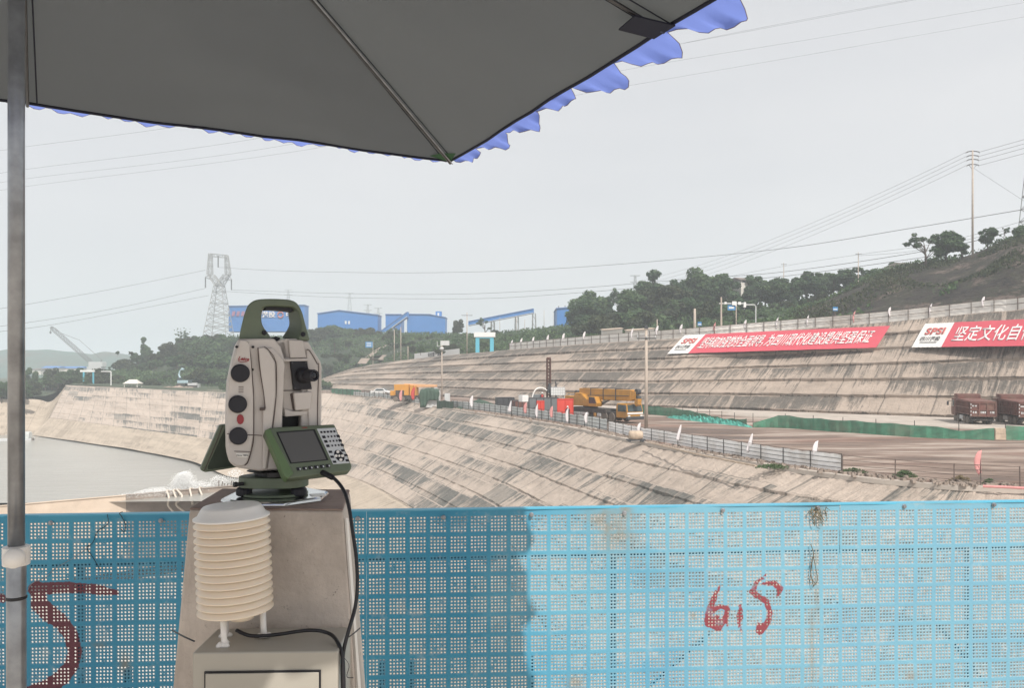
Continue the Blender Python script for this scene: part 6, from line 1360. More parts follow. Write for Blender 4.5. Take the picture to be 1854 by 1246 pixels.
def undergrowth(name, rows, r0, r1, n, size, mat, seed, lift=.9):
    rg = np.random.default_rng(seed); R_ = np.array([[tuple(p) for p in r] for r in rows]); i = rg.uniform(r0, r1 - 1.001, n); j = rg.uniform(0, R_.shape[1] - 1.001, n); ii, jj = i.astype(int), j.astype(int); fi, fj = (i - ii)[:, None], (j - jj)[:, None]
    p = R_[ii, jj] * (1 - fi) * (1 - fj) + R_[ii + 1, jj] * fi * (1 - fj) + R_[ii, jj + 1] * (1 - fi) * fj + R_[ii + 1, jj + 1] * fi * fj
    cl = np.sin(p[:, 0] * .23) * np.sin(p[:, 1] * .19) + np.sin(p[:, 0] * .07 + 1) * np.sin(p[:, 1] * .11) ; keep = cl > -.55; p = p[keep]; cl = cl[keep]; m = len(p)
    p[:, 2] += rg.uniform(0, 1, m) * lift * (1.4 + cl)
    d = rg.normal(size=(m, 3)); d[:, 2] = abs(d[:, 2]) * .6; a = np.cross(d, rg.normal(size=(m, 3))); a /= np.linalg.norm(a, axis=1)[:, None]; b = np.cross(d, a); b /= np.linalg.norm(b, axis=1)[:, None]; s = size * rg.uniform(.5, 1.5, m)[:, None]
    o = quads_obj(name, np.stack([p - a * s, p - b * s * .6, p + a * s, p + b * s * .6], 1), mat); o['kind'] = 'stuff'
undergrowth('undergrowth', hill_w_rows, 0, 19, 60000, .42, M['leaf2'], 3); undergrowth('scrub', hill_r_rows, 16, 46, 14000, .28, M['leaf3'], 4, .5)
undergrowth('ridge_scrub', hill_r_rows, 38, 45, 6000, .30, M['leaf2'], 6, .9)

# factory buildings ------------------------------------------------------
def shed(label, pl, pr, top_l, top_r, Y, depth, peak=None, base_drop=14, rib=1.2, roofpx=None):
    """blue clad building: front wall from pixel column pl to pr; the eaves seen at rows top_l and top_r; optional gable peak (px, py)"""
    a, b = P(pl, top_l, Y), P(pr, top_r, Y); zb = min(a.z, b.z) - base_drop; t = thing('factory_building', label, 'building', ((a.x + b.x) / 2, Y, zb)); o0 = Vector(t.location)
    out_ = [Vector((a.x, Y, zb)), Vector((b.x, Y, zb)), b] + ([P(peak[0], peak[1], Y)] if peak else []) + [a]; mb = MB(); mb.prism([p - o0 for p in out_], (0, depth, 0)); wl_ = mb.build('wall', M['bblue'], t)
    mb = MB(); x = a.x + .5
    while x < b.x:
        f = (x - a.x) / (b.x - a.x); z = a.z + (b.z - a.z) * f
        mb.cbox((x - o0.x, -.06, (zb + z) / 2 - o0.z), (.16, .1, z - zb - .3)); x += rib
    mb.build('cladding_ribs', M['bblue'], wl_)
    tp_ = [a] + ([P(peak[0], peak[1], Y)] if peak else []) + [b]; mb = MB()
    for p, q in zip(tp_[:-1], tp_[1:]): mb.hexa([p - o0 + Vector((-.3, -.5, .02)), q - o0 + Vector((.3, -.5, .02)), q - o0 + Vector((.3, depth + .5, .02)), p - o0 + Vector((-.3, depth + .5, .02)), p - o0 + Vector((-.3, -.5, .4)), q - o0 + Vector((.3, -.5, .4)), q - o0 + Vector((.3, depth + .5, .4)), p - o0 + Vector((-.3, depth + .5, .4))])
    mb.build('roof', M['broof'], t); return t, o0
t, o0 = shed('large blue factory hall with white lettering, partly behind the instrument handle', 414, 551, 555, 553, 430, 9)
LT = [('四川港投', 497, 570, 4.6, 'letter_w', -16)]
put_text('四川港投', 3.6, M['letter_w'], P(473, 570, 429.6) - o0, (1, 0, 0), (0, 0, 1), t, 'sign_lettering', .12, .05, 0, 1.1); put_text('中交', 3.6, M['letter_w'], P(529, 570.5, 429.6) - o0, (1, 0, 0), (0, 0, 1), t, 'sign_lettering', .12, .05)
mb = MB(); c = P(508, 570, 429.7) - o0
for k0, k1 in ((1, 9), (10.5, 18)): mb.tube([c + Vector((1.5 * math.cos(k * math.pi / 9), -.15, 1.5 * math.sin(k * math.pi / 9))) for k in np.linspace(k0, k1, 12)], .34, 6)
mb.build('ring_emblem', plain('orange_red_emblem', (.62, .16, .12, 1), .5), t)
mb = MB(); c = P(434, 568, 429.7) - o0
for k in range(4): mb.prism([c + Vector((x + k * 2.6 - 3.5, -.1, z)) for x, z in ((-1, -1.3), (.6, -1.3), (1.2, 1.3), (-.4, 1.3))], (0, -.15, 0))
mb.build('red_emblem', plain('faded_red_emblem', (.36, .16, .26, 1), .6), t)
t, o0 = shed('blue gabled factory hall standing alone right of the instrument', 575, 684, 568.5, 571, 425, 12, (614, 562.5))
for px in (626, 632):
    c = P(px, 584, 424.9) - o0; mb = MB(); mb.cbox((c.x, -.15, c.z), (.9, .14, 1.7)); mb.build('window', M['white'], t)
shed('small narrow blue tower building between the gabled hall and the conveyor', 698, 725.5, 570, 570, 425, 14)
t, o0 = shed('blue factory building with sloping roof and a rooftop cabin', 737, 806, 569.5, 575.5, 420, 12, (778, 570))
c = P(793, 571, 420) - o0; mb = MB(); mb.box(c.x - 1.6, c.x + 1.6, 3, 6, c.z - 1, c.z + 2.4); mb.build('roof_cabin', M['bblue'], t); mb = MB(); mb.box(c.x - .6, c.x + .4, 2.9, 2.96, c.z, c.z + 1.6); mb.build('window', M['white'], t)
t, o0 = shed('blue building half hidden by the tall trees at the end of the conveyor', 1008, 1075, 559.5, 554, 330, 20)
for k in range(4): c = P(1012 + k * 12, 558 - k, 330) - o0; mb = MB(); mb.cbox((c.x, 3, c.z + .6), (.5, .5, 1.2)); mb.build('roof_vent', M['lattice'], t)
def conveyor(label, a, b, w_, h, legs, trestle=None):
    t = thing('conveyor', label, 'conveyor', a); d = b - a; n_ = Vector((-d.y, d.x, 0)).normalized() * w_; z = Vector((0, 0, h))
    mb = MB(); mb.hexa([Vector(), d, d + n_, n_, z, d + z, d + n_ + z, n_ + z]); g_l = mb.build('gallery', M['bblue'], t)
    mb = MB(); mb.hexa([z * 1.01 - n_ * .1, d + z * 1.01 - n_ * .1, d + n_ * 1.1 + z * 1.01, n_ * 1.1 + z * 1.01, z * 1.18 - n_ * .1, d + z * 1.18 - n_ * .1, d + n_ * 1.1 + z * 1.18, n_ * 1.1 + z * 1.18]); mb.build('roof', M['broof'], t)
    mb = MB(); mb.hexa([Vector((0, -.12, 0)), d + Vector((0, -.12, 0)), d + Vector((0, -.02, 0)), Vector((0, -.02, 0)), Vector((0, -.12, h * .16)), d + Vector((0, -.12, h * .16)), d + Vector((0, -.02, h * .16)), Vector((0, -.02, h * .16))]); mb.build('walkway_band', M['lightgrey'], t)
    for f in legs:
        p = d * f; mb = MB()
        for s in (.1, .9):
            q = p + n_ * s; mb.bar(q, Vector((q.x - .6, q.y, -16)), .3); mb.bar(q + Vector((1.2, 0, 0)), Vector((q.x + 1.8, q.y, -16)), .3)
        for k in range(4): mb.bar(p + Vector((-.4, 0, -3.5 * k)), p + Vector((1.6, 0, -3.5 * k - 3.5)), .15)
        mb.build('trestle', M['lattice'], t)
    return t
conveyor('long blue conveyor gallery climbing to the right above the gateway', P(848, 590, 355), P(966, 567, 352), 3, 1.8, (.35, .72, .985))
conveyor('short steep blue conveyor gallery between the factory buildings', P(690, 608, 419), P(737, 574, 416), 3, 2.4, (.45,))
# lattice towers ----------------------------------------------------------
def lattice_leg(mb, p0, p1, w0, w1, n, r, cross=True):
    p0, p1 = Vector(p0), Vector(p1); rings = []
    for k in range(n + 1):
        f = k / n; c = p0.lerp(p1, f); w_ = w0 + (w1 - w0) * f; rings.append([c + Vector((sx * w_, sy * w_, 0)) for sx, sy in ((-1, -1), (1, -1), (1, 1), (-1, 1))])
    for k in range(n):
        for q in range(4):
            mb.bar(rings[k][q], rings[k + 1][q], r * 1.5)
            if cross: mb.bar(rings[k][q], rings[k + 1][(q + 1) % 4], r); mb.bar(rings[k][(q + 1) % 4], rings[k + 1][q], r)
            if k % 2 == 0: mb.bar(rings[k][q], rings[k][(q + 1) % 4], r)
tb0 = P(396, 602, 420); pt_ = lambda px, py: P(px, py, 420) - tb0
tw = thing('lattice_tower', 'steel lattice power tower with a cat-head top, left of the blue hall', 'power tower', tb0, R(0))
mb = MB(); lattice_leg(mb, (0, 0, -3), pt_(397, 518), 6.3, 2.2, 9, .17); mb.build('body', M['lattice'], tw)
mb = MB()
lattice_leg(mb, pt_(397, 518), pt_(382, 497), 1.9, 1.5, 3, .15); lattice_leg(mb, pt_(397, 518), pt_(411, 497), 1.9, 1.5, 3, .15); lattice_leg(mb, pt_(380, 497), pt_(381, 459), 1.3, .8, 5, .15); lattice_leg(mb, pt_(413, 497), pt_(410, 462), 1.3, .8, 5, .15)
mb.build('window_frame', M['lattice'], tw)
mb = MB()
for a, b in (((380, 459), (411, 462)), ((380, 464), (411, 467))): mb.bar(pt_(*a), pt_(*b), .3)
for k in range(6):
    x0 = 380 + k * 5.1; mb.bar(pt_(x0, 459 + k * .5), pt_(x0 + 5, 464.5 + k * .5), .18); mb.bar(pt_(x0 + 5, 459 + k * .5), pt_(x0, 464 + k * .5), .18)
mb.build('top_beam', M['lattice'], tw)
for a, b in (((371, 502), (382, 497)), ((371, 502), (385, 507)), ((420, 506), (412, 497)), ((420, 506), (408, 507))):
    mb = MB(); mb.bar(pt_(*a), pt_(*b), .3); mb.build('arm', M['lattice'], tw)
for a, b in (((372, 503), (372, 521)), ((419, 507), (419, 525)), ((395, 463), (395, 484))):
    mb = MB(); mb.tube([pt_(*a), pt_(*b)], .32, 6); mb.build('insulator_string', M['craneb'], tw)
for px, top, base, Y, lab in ((522, 524, 545, 1200, 'faint small lattice tower behind the large blue hall'), (633, 530, 552, 1250, 'faint small lattice tower just above the gabled blue hall'), (666, 551, 575, 1100, 'faint small lattice tower behind the right end of the gabled hall'), (685, 557, 580, 1100, 'faint small lattice tower over the narrow blue tower building'), (1150, 498, 530, 700, 'faint lattice tower rising behind the pointed tall trees')):
    b = P(px, base + 14, Y); tp_ = P(px, top, Y); hh = tp_.z - b.z; t = thing('lattice_tower', lab, 'power tower', b); mb = MB(); lattice_leg(mb, (0, 0, -6), (0, 0, hh), hh * .11, hh * .025, 7, .22); mb.build('body', M['lattice'], t)
    mb = MB()
    for z in (.72, .98): mb.bar((-hh * .2, 0, hh * z), (hh * .2, 0, hh * z), .5); mb.bar((-hh * .2, 0, hh * z), (0, 0, hh * (z - .06)), .25); mb.bar((hh * .2, 0, hh * z), (0, 0, hh * (z - .06)), .25)
    mb.build('arm', M['lattice'], t)
b = at_px(BR, 1876, 172); t = thing('lattice_tower', 'lattice tower cut by the right edge on the ridge', 'power tower', b + Vector((1.2, 0, 0))); mb = MB(); lattice_leg(mb, (0, 0, -2), (0, 0, 26), 3.4, 1.4, 10, .10); mb.build('body', M['lattice'], t)
mb = MB(); mb.bar((-1.4, 0, 20), (5, 0, 20), .3); mb.bar((-1.2, 0, 24), (4, 0, 24), .3); mb.build('arm', M['lattice'], t)
# crawler crane far left -----------------------------------------------------
cb0 = P(172, 664, 560); cc = thing('crawler_crane', 'distant crane with long lattice boom raised to the left', 'crane', cb0); cp = lambda a, b: P(a, b, 560) - cb0
mb = MB(); n = 16; a0, a1 = cp(169, 660), cp(92, 592); pr_ = None
for k in range(n + 1):
    f = k / n; c = a0.lerp(a1, f); w_ = 1.1 if 0 < k < n else .5; r_ = [c + Vector((0, s * w_, 0)) + Vector((.75, 0, .65)) * q * w_ for s in (-1, 1) for q in (-1, 1)]
    if pr_:
        for q in range(4): mb.bar(pr_[q], r_[q], .3)
        mb.bar(pr_[0], r_[1], .18); mb.bar(pr_[2], r_[3], .18); mb.bar(pr_[1], r_[0], .18)
    pr_ = r_
mb.build('boom', M['craneb'], cc)
mb = MB(); mb.bar(cp(177, 661), cp(184.5, 652), .5); mb.bar(cp(184.5, 652), cp(182, 661), .4); mb.build('gantry', M['craneb'], cc)
mb = MB(); mb.tube([cp(184.5, 652), cp(144, 616), cp(112, 604), cp(93, 592)], .16, 4); mb.tube([cp(92, 593), cp(91.5, 600)], .2, 4); mb.build('pendant_rope', M['wire'], cc)
mb = MB(); c = cp(174, 663); mb.box(c.x - 4, c.x + 6, -3, 3, c.z - .5, c.z + 3); mb.box(c.x - 5, c.x + 5, -3.5, 3.5, c.z - 3, c.z - .6); mb.build('body', M['lightgrey'], cc, bevel=.2)
mb = MB(); mb.lathe([(.3, -1), (.8, 0), (.3, 1)], cp(91.5, 602), 8); mb.build('hook', M['craneb'], cc)
# sheds, signs and plant behind the far crest
def low_shed(label, px0, px1, py0, py1, Y, mat, dep=12): 
    a, b = P(px0, py1, Y), P(px1, py1, Y); h = (py1 - py0) / FPX * Y; t = thing('shed', label, 'shed', a); mb = MB(); mb.box(0, b.x - a.x, 0, dep, -3, h * .55); mb.build('wall', M['wallw'], t)
    mb = MB(); mb.prism([Vector((-.6, -.8, h * .5)), Vector((-.6, dep / 2, h)), Vector((-.6, dep + .8, h * .5))], (b.x - a.x + 1.2, 0, 0)); mb.build('roof', M[mat], t)
low_shed('distant long shed with blue roof below the netted hill', 76, 104, 663, 670, 600, 'bblue'); low_shed('distant second blue roofed shed left of the crane foot', 106, 146, 663.5, 670, 610, 'bblue'); low_shed('distant pale shed with a grey roof on the far left', 58, 74, 667, 672, 590, 'tile')
def frame_sign(label, px, py_top, py_base, Y, arm_px, mat, col='white'):
    b = P(px, py_base, Y); h = (py_base - py_top) / FPX * Y; t = thing('sign_post', label, 'sign', b); mb = MB(); mb.tube([(0, 0, -1), (0, 0, h)], .16, 8); mb.build('post', M[col], t)
    dx = (arm_px - px) / FPX * Y; mb = MB(); mb.bar((0, 0, h), (dx, 0, h), .22); mb.build('arm', M[col], t); return t, h, dx
frame_sign('white bracket-shaped camera post on the far crest', 201, 673, 694, 245, 183, 'white')
t = thing('gateway', 'small distant cyan gateway with a white beam on the far left', 'gateway', P(152, 692, 262)); mb = MB(); mb.box(-.25, .25, -.25, .25, -1, 3.4); mb.build('column', M['cyan'], t); mb = MB(); mb.box(-1.2, 3.6, -.3, .3, 3.4, 4.1); mb.build('beam', M['white'], t); mb = MB(); mb.box(3.0, 3.4, -.2, .2, -1, 3.4); mb.build('column', M['cyan'], t)
hb = P(241, 703, 232); t = thing('pavilion', 'small open hut with a pale hipped roof on the far crest', 'hut', hb); mb = MB(); pk = [(-1.1, 0, 2.6), (1.1, 0, 2.6)]
e = [(-2.3, -1.8, 1.35), (2.3, -1.8, 1.35), (2.3, 1.8, 1.35), (-2.3, 1.8, 1.35)]; 
for f in ((e[0], e[1], pk[1], pk[0]), (e[1], e[2], pk[1]), (e[2], e[3], pk[0], pk[1]), (e[3], e[0], pk[0]), (e[3], e[2], e[1], e[0])): mb.poly(f)
mb.build('roof', M['wallw'], t)
for x in (-1.9, 1.9):
    for y in (-1.4, 1.4): mb = MB(); mb.box(x - .1, x + .1, y - .1, y + .1, -.3, 1.36); mb.build('column', M['wallw'], t)
mb = MB(); mb.box(-1.6, 1.6, -1.2, 1.2, -.3, .5); mb.build('base_wall', M['chassis'], t)
eb = P(331, 699, 250); ex = thing('excavator', 'pale blue excavator with raised arm on the far crest', 'excavator', eb, R(160)); ex_m = plain('pale_blue_machine', (.42, .56, .62, 1), .5)
for s in (-1, 1): mb = MB(); mb.prism([Vector((x, s * 1.0 - .25, z)) for x, z in ((-1.8, .3), (-1.5, 0), (1.5, 0), (1.8, .3), (1.5, .75), (-1.5, .75))], (0, .5, 0)); mb.build('track', M['chassis'], ex)
mb = MB(); mb.box(-1.9, 1.2, -1.2, 1.2, .85, 1.8); h_ = mb.build('house', ex_m, ex, bevel=.1); mb = MB(); mb.box(.1, 1.3, .1, 1.2, 1.8, 2.7); mb.build('cab', M['gls'], h_, bevel=.06)
mb = MB(); mb.tube([(.9, -.3, 1.6), (1.9, -.3, 3.6), (1.5, -.3, 4.9)], [.3, .28, .2], 6); mb.build('boom', ex_m, ex); mb = MB(); mb.tube([(1.5, -.3, 4.9), (.6, -.3, 5.6)], .16, 6); mb.prism([Vector((x, -.7, z)) for x, z in ((.6, 5.8), (.9, 5.2), (.2, 5.1), (0, 5.5))], (0, .8, 0)); mb.build('bucket_arm', ex_m, ex)
eb = P(349, 702.5, 236); ex2 = thing('bulldozer', 'grey bulldozer half hidden by spoil right of the pale blue excavator', 'bulldozer', eb, R(10))
for s in (-1, 1): mb = MB(); mb.prism([Vector((x, s * .9 - .25, z)) for x, z in ((-1.5, .3), (-1.2, 0), (1.2, 0), (1.5, .3), (1.2, .8), (-1.2, .8))], (0, .5, 0)); mb.build('track', M['chassis'], ex2)
mb = MB(); mb.box(-1.4, 1.3, -.6, .6, .7, 1.5); mb.build('body', M['lightgrey'], ex2, bevel=.08); mb = MB(); mb.box(-1.2, 0, -.7, .7, 1.5, 2.4); mb.build('cab', M['gls'], ex2, bevel=.05); mb = MB(); mb.box(1.7, 1.9, -1.4, 1.4, .1, 1.2); mb.build('blade', M['lightgrey'], ex2)
mb = MB(); sp_ = P(322, 703, 234); rows = []
for i in range(22): rows.append([Vector(((i - 11) * .62, v * 1.6, max(0, (1 - v * v) * (.7 + .45 * math.sin(i * 1.7) * math.sin(i * .6)) * (1 - abs(i - 11) / 11.5)))) for v in (-1, -.5, 0, .5, 1)])
mb.grid(rows); o_ = mb.build('spoil_heap', M['mud'], None, smooth=True, loc=sp_); tag(o_, 'low brown spoil heap beside the far excavator', 'heap')
# things along the top of the upper slope -----------------------------------
def at_terr(px, off=3.0): return crest_at(px) + Vector((.5, off, .15))
gp = at_terr(873, 6); s_ = gp.y / FPX; t = thing('gateway', 'tall blue gateway with a white beam on the slope top', 'gateway', gp); W_ = 26 * s_; H_ = 36 * s_
for x in (-W_ / 2, W_ / 2): mb = MB(); mb.box(x - .55, x + .55, -.55, .55, -.5, H_ * .76); mb.build('column', M['cyan'], t, bevel=.04)
mb = MB(); mb.box(-W_ / 2 - 1.0, W_ / 2 + 1.0, -.8, .8, H_ * .76, H_); mb.build('beam', M['white'], t, bevel=.05); mb = MB(); mb.box(-W_ / 2, W_ / 2, -.6, .6, H_ * .70, H_ * .755); mb.build('soffit', M['cyan'], t)
wa, wb_ = at_terr(746, 2), at_terr(828, 2); t = thing('low_wall', 'low white wall with dark lettering along the slope top', 'wall', wa); d = wb_ - wa; mb = MB(); mb.hexa([Vector((0, 0, -.5)), d + Vector((0, 0, -.5)), d + Vector((0, .4, -.5)), Vector((0, .4, -.5)), Vector((0, 0, 1.7)), d + Vector((0, 0, 1.7)), d + Vector((0, .4, 1.7)), Vector((0, .4, 1.7))]); mb.build('wall', M['white'], t)
put_text('安全第一 质量', 1.5, M['letter_k'], d * .5 + Vector((-.3, -.12, .65)), d, (0, 0, 1), t, 'wall_lettering', .03, .02)
for k, (px, top, base, arms, lab) in enumerate(((708, 597, 652, ((.55, 2.2), (.28, 2.4)), 'left pole of the close pair of poles left of centre'), (720, 592, 651, ((.28, 2.4),), 'right and taller pole of the close pair left of centre'), (841, 566, 640, ((.93, 3.2),), 'tall pole with one crossarm left of the blue gateway'), (733, 627, 650, (), 'short bare pole right of the close pair of poles'))):
    b = at_terr(px, 4); h = (HZ - top) / FPX * b.y - b.z; utility_pole(lab, b, h, .16, tuple((h * f, w_) for f, w_ in arms))
b = at_terr(670, 3); h = (HZ - 619) / FPX * b.y - b.z; t = thing('sign_post', 'blue sign on a pale post at the left end of the slope top', 'sign', b); mb = MB(); mb.tube([(0, 0, -.5), (0, 0, h)], .1, 7); mb.build('post', M['pole'], t); mb = MB(); mb.box(-2.7, -.1, -.15, -.1, h - 2.1, h); mb.build('sign_face', M['signblue'], t)
mb = MB(); [mb.box(-2.3, -.6, -.17, -.152, h - z, h - z + .2) for z in (.6, 1.1, 1.6)]; mb.build('sign_text', M['white'], t)
for px, wpx, top, base, lab in ((1264, 7, 583, 590, 'small blue sign with a white band, below the big round tree'), (1511, 9, 556, 563, 'small blue and white sign on the hoarding between two flags')):
    b = at_terr(px, 1.0); s_ = b.y / FPX; h0, h1 = (HZ - base) * s_ - b.z, (HZ - top) * s_ - b.z; t = thing('sign_post', lab, 'sign', b); mb = MB(); mb.bar((0, 0, -.3), (0, 0, h1), .12); mb.build('post', M['rail_rust'], t); mb = MB(); mb.box(-wpx * s_ / 2, wpx * s_ / 2, -.14, -.08, h0, h1); mb.build('sign_face', M['signblue'], t); mb = MB(); mb.box(-wpx * s_ * .4, wpx * s_ * .4, -.16, -.142, h0 + (h1 - h0) * .25, h0 + (h1 - h0) * .5); mb.build('sign_text', M['white'], t)
b = at_terr(1314, 5); s_ = b.y / FPX; gh = (HZ - 538) * s_ - b.z; t = thing('sign_gantry', 'pale pole with crossarm carrying cameras and a blue road sign', 'sign gantry', b)
mb = MB(); mb.tube([(0, 0, -.5), (0, 0, gh)], [.22, .16], 8); mb.build('post', M['pole'], t); mb = MB(); za = (HZ - 550) * s_ - b.z; mb.bar((-.4, 0, za), (40 * s_, 0, za), .2); mb.build('arm', M['lightgrey'], t)
for x0, x1, y0, y1, mt, nm in ((11, 25, 553, 562, 'signblue', 'sign_face'), (19, 27, 546, 555, 'white', 'camera_box'), (5, 9, 547, 551, 'white', 'camera_box'), (30, 35, 547, 552, 'white', 'camera_box')): mb = MB(); mb.box(x0 * s_, x1 * s_, -.35, -.15, (HZ - y1) * s_ - b.z, (HZ - y0) * s_ - b.z); mb.build(nm, M[mt], t)
mb = MB(); mb.tube([(27 * s_, 0, -.5), (27 * s_, 0, za)], .12, 6); mb.build('post', M['pole'], t)
mb = MB(); mb.box(13 * s_, 22 * s_, -.37, -.352, (HZ - 559) * s_ - b.z, (HZ - 556) * s_ - b.z); mb.build('sign_text', M['white'], t)
b = at_terr(1382, 6); s_ = b.y / FPX; hh = (HZ - 552) * s_ - b.z; t = thing('camera_post', 'bracket-shaped grey camera post right of the road sign', 'camera post', b); mb = MB(); mb.tube([(0, 0, -.5), (0, 0, hh - .3), (-.3, 0, hh), (-19 * s_, 0, hh)], .12, 7); mb.build('post', M['lightgrey'], t); mb = MB(); mb.box(-22 * s_, -18 * s_, -.2, .2, hh - .5, hh + .5); mb.build('camera_box', M['white'], t)
b = at_terr(1271, 8); utility_pole('thick grey pole standing before the wood, left of the road sign', b, (HZ - 559) / FPX * b.y - b.z, .32, ()); b = at_terr(1192, 4); utility_pole('slim grey pole beside the low pale hut', b, (HZ - 578) / FPX * b.y - b.z, .13, ())
for px0, px1, top, lab, mt in ((1094, 1130, 599, 'low beige hut on the slope top left of the concrete pole', 'wallw'), (1140, 1190, 600, 'long low pale shed behind the concrete pole', 'hoard')):
    a, b = at_terr(px0, 6), at_terr(px1, 6); h = (HZ - top) / FPX * a.y - a.z; t = thing('hut', lab, 'hut', a); mb = MB(); d = b - a; mb.hexa([Vector((0, 0, -.5)), d + Vector((0, 0, -.5)), d + Vector((0, 4, -.5)), Vector((0, 4, -.5)), Vector((0, 0, h)), d * 1 + Vector((0, 0, h - d.z * .0)), d + Vector((0, 4, h + .4)), Vector((0, 4, h + .4))]); mb.build('wall', M[mt], t)
    mb = MB(); mb.hexa([Vector((-.2, -.3, h + .02)), d + Vector((.2, -.3, h + .02)), d + Vector((.2, 4.3, h + .45)), Vector((-.2, 4.3, h + .45)), Vector((-.2, -.3, h + .2)), d + Vector((.2, -.3, h + .2)), d + Vector((.2, 4.3, h + .6)), Vector((-.2, 4.3, h + .6))]); mb.build('roof', M['concrete_pale'], t)
def house(label, px, py_ridge, wpx, hpx, Y, mat):
    b = P(px, py_ridge + hpx, Y); s_ = Y / FPX; w_ = wpx * s_; h = hpx * s_; t = thing('house', label, 'house', b, R(18)); mb = MB(); mb.box(-w_ / 2, w_ / 2, 0, 6, -4, h * .5); mb.build('wall', M['wallw'], t); mb = MB(); mb.prism([Vector((-w_ / 2 - .5, -.6, h * .45)), Vector((-w_ / 2 - .5, 3, h)), Vector((-w_ / 2 - .5, 6.6, h * .45))], (w_ + 1, 0, 0)); mb.build('roof', M[mat], t)
    for x in (-w_ * .25, w_ * .2): mb = MB(); mb.box(x - .5, x + .5, -.06, -.01, h * .1, h * .35); mb.build('window', M['gls'], t)
house('house with a brown tiled roof showing among the trees', 1352, 501, 24, 12, 240, 'tile'); house('low house with a grey roof on the ridge left of the grove', 1655, 473, 34, 10, 182, 'concrete')
# poles on the ridge
def top_pole(t, h):
    for k, z in enumerate((h - .25, h - 1.15, h - 2.0, h - 3.1)):
        mb = MB(); w_ = 1.45 if k == 0 else 1.3; pts = [(-w_, 0, z - .25), (-w_ * .6, 0, z), (0, 0, z + .08), (w_ * .6, 0, z), (w_, 0, z - .1)]; mb.tube(pts, .11, 5); mb.build('crossarm', M['rail_dark'], t)
        for x in (-w_, w_): mb = MB(); mb.tube([(x, 0, z - .15), (x, 0, z - .5)], .07, 5); mb.build('insulator', M['lightgrey'], t)
    mb = MB(); mb.tube([(-.8, 0, h - 3.2), (0, 0, h - 4.2), (.8, 0, h - 3.2)], .05, 5); mb.build('brace', M['rail_dark'], t)
b = at_px(BR, 1761, 168); hp_ = (HZ - 272) / FPX * 168 - b.z; utility_pole('tallest concrete pole with four crossarms on the right ridge', b, hp_, .24, (), 'pole', lambda t: top_pole(t, hp_))
TP = b + Vector((0, 0, hp_))
for px, top, Y, bv, lab in ((1554, 457, 205, BR, 'slim pole with a crossarm on the ridge left of the grove'), (1419, 476, 235, BW, 'far thin pole above the wood, left of the ridge pole'), (1219, 517, 262, BW, 'short pole between the pointed tree and the big round tree')):
    b = at_px(bv, px, Y); h = (HZ - top) / FPX * Y - b.z; utility_pole(lab, b, h, .14, ((h - .5, 1.6),))
for k, px in enumerate((905, 935, 950, 985, 1003)):
    b = at_px(BW, px, 345); h = (HZ - (575, 572, 578, 562, 566)[k]) / FPX * 345 - b.z; utility_pole(('thin post under the left part of the long conveyor', 'thin post under the middle of the long conveyor', 'short thin post left of the conveyor trestle', 'thin post right of the conveyor end', 'thin pole before the small blue building')[k], b, h, .13, ())
# wires ---------------------------------------------------------------------
def span(name, label, ctrl, r, group='overhead power lines'):
    mb = MB(); pts = [P(*c) for c in ctrl]; mb.tube(resample(pts, max(24, len(pts) * 10)), r, 4, caps=False); return tag(mb.build(name, M['wire']), label, 'wire', group)
W1, W2 = 'thin power line crossing the sky left of the lattice tower', 'thin power line crossing the sky right of the lattice tower'
for c in (((-200, 585, 330), (0, 559, 350), (200, 524, 385), (372, 489, 418)), ((-200, 612, 330), (0, 591, 350), (200, 560, 385), (372, 522, 419)), ((-200, 618, 335), (40, 596, 360), (210, 567, 390), (378, 535, 425))): span('power_line', W1, c, .085)
for c in (((395, 484, 420), (500, 490, 400), (700, 494, 360), (900, 491, 320), (1100, 480, 280), (1400, 452, 235), (1650, 413, 195), (1854, 379, 172)), ((419, 525, 420), (600, 531, 390), (800, 533, 350), (1000, 525, 310), (1250, 505, 262), (1420, 492, 235), (1700, 450, 195), (1900, 400, 180)), ((395, 527, 430), (600, 538, 400), (850, 541, 350), (1050, 530, 305), (1250, 512, 270), (1420, 500, 240), (1700, 462, 200))): span('power_line', W2, c, .075)
for c in (((-100, 289, 300), (43, 266, 300), (300, 232, 300), (700, 170, 300), (1100, 103, 300), (1650, 0, 300), (1900, -50, 300)), ((-100, 331, 300), (43, 307, 300), (480, 248, 300), (1000, 140, 300), (1250, 75, 300), (1854, -40, 300)), ((-100, 350, 320), (43, 324, 320), (520, 262, 320), (1060, 140, 320), (1500, 65, 320), (1854, 4, 320), (2000, -20, 320)), ((-100, 365, 330), (43, 338, 330), (560, 270, 330), (1000, 180, 330), (1500, 92, 330), (1854, 30, 330), (2000, 6, 330))): span('power_line', 'thin power line crossing high above the parasol corner', c, .05)
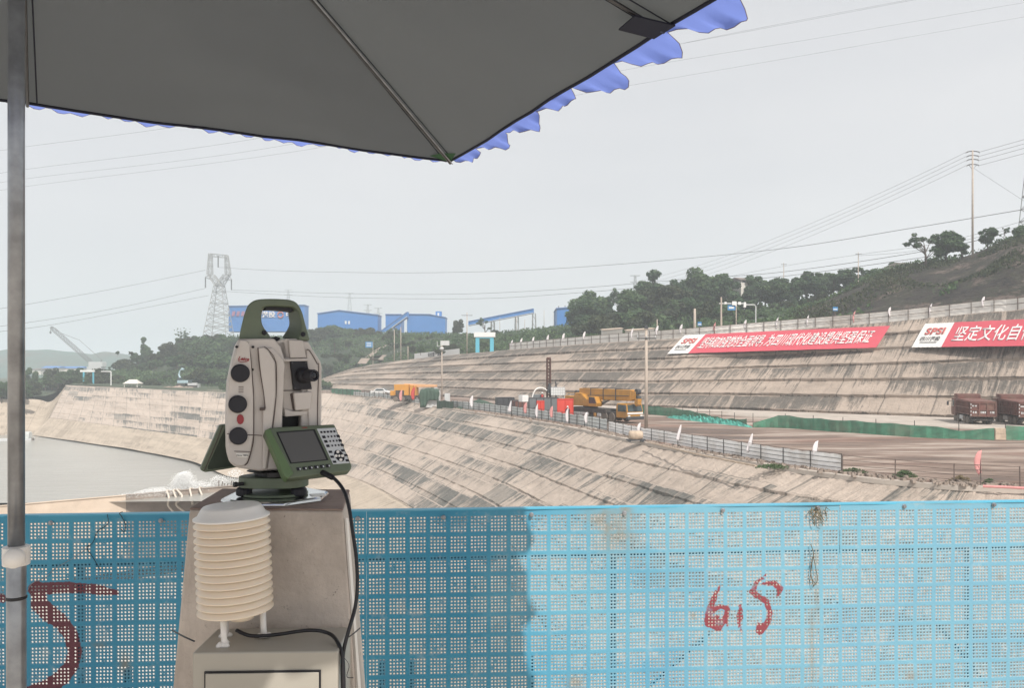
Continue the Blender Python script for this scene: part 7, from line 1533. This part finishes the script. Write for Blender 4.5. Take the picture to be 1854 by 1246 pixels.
for k, dz in enumerate((-.4, -1.3, -2.2, -3.3)):
    mb = MB(); a = TP + Vector((-1.4, 0, dz)); e_ = P(1160, 508 + k * 7, 330); m_ = [a.lerp(e_, f) + Vector((0, 0, -5.5 * 4 * f * (1 - f) * .6)) for f in np.linspace(0, 1, 30)]; mb.tube(m_, .035, 4, caps=False); tag(mb.build('power_line', M['wire']), 'faint line running down leftwards from the tallest ridge pole', 'wire', 'lines from the tallest ridge pole to the left')
    mb = MB(); a = TP + Vector((1.4, 0, dz)); mb.tube([a, a + Vector((10, -14, 1.2)), a + Vector((24, -34, 3.4))], .04, 4, caps=False); tag(mb.build('power_line', M['wire']), 'dark line leaving the tallest ridge pole to the right', 'wire', 'lines from the tallest ridge pole to the right')
span('stay_wire', 'faint stay wire slanting down right of the tallest ridge pole', ((1764, 305, 168), (1810, 335, 168), (1856, 365, 170)), .03, None)
for c in (((1219, 520, 262), (1419, 482, 235), (1554, 461, 205), (1700, 440, 185), (1854, 400, 172)), ((1554, 463, 205), (1650, 455, 192), (1760, 432, 175), (1854, 408, 170))): span('power_line', 'faint line strung between the small ridge poles', c, .035, 'lines between the small ridge poles')
# retaining steps and path on the left of the upper slope
mb = MB(); rows = []
for c in ((655, 660, 275), (662, 650, 278), (690, 646, 285), (700, 640, 292), (668, 637, 300), (690, 632, 310), (720, 626, 318)):
    p = P(*c); z = on(BW, p.x, p.y, p.z); rows.append([Vector((p.x - 1.6, p.y, z + .25)), Vector((p.x + 1.6, p.y, z + .25))])
mb.grid(rows); o_ = mb.build('path', M['concrete_dark']); struct(o_)
# the air between us and the hills
mb = MB(); mb.box(-5500, 5500, -250, 7000, -28.5, 150); hz = mb.build('haze', None); hz['kind'] = 'stuff'; hm = bpy.data.materials.new('haze'); hm.use_nodes = True; hm.node_tree.nodes.clear()
ho = hm.node_tree.nodes.new('ShaderNodeOutputMaterial'); hv = hm.node_tree.nodes.new('ShaderNodeVolumePrincipled'); hv.inputs['Color'].default_value = (.86, .94, 1.0, 1); hv.inputs['Density'].default_value = .00068; hv.inputs['Anisotropy'].default_value = 0.0
hm.node_tree.links.new(hv.outputs[0], ho.inputs['Volume']); hz.data.materials.clear(); hz.data.materials.append(hm)
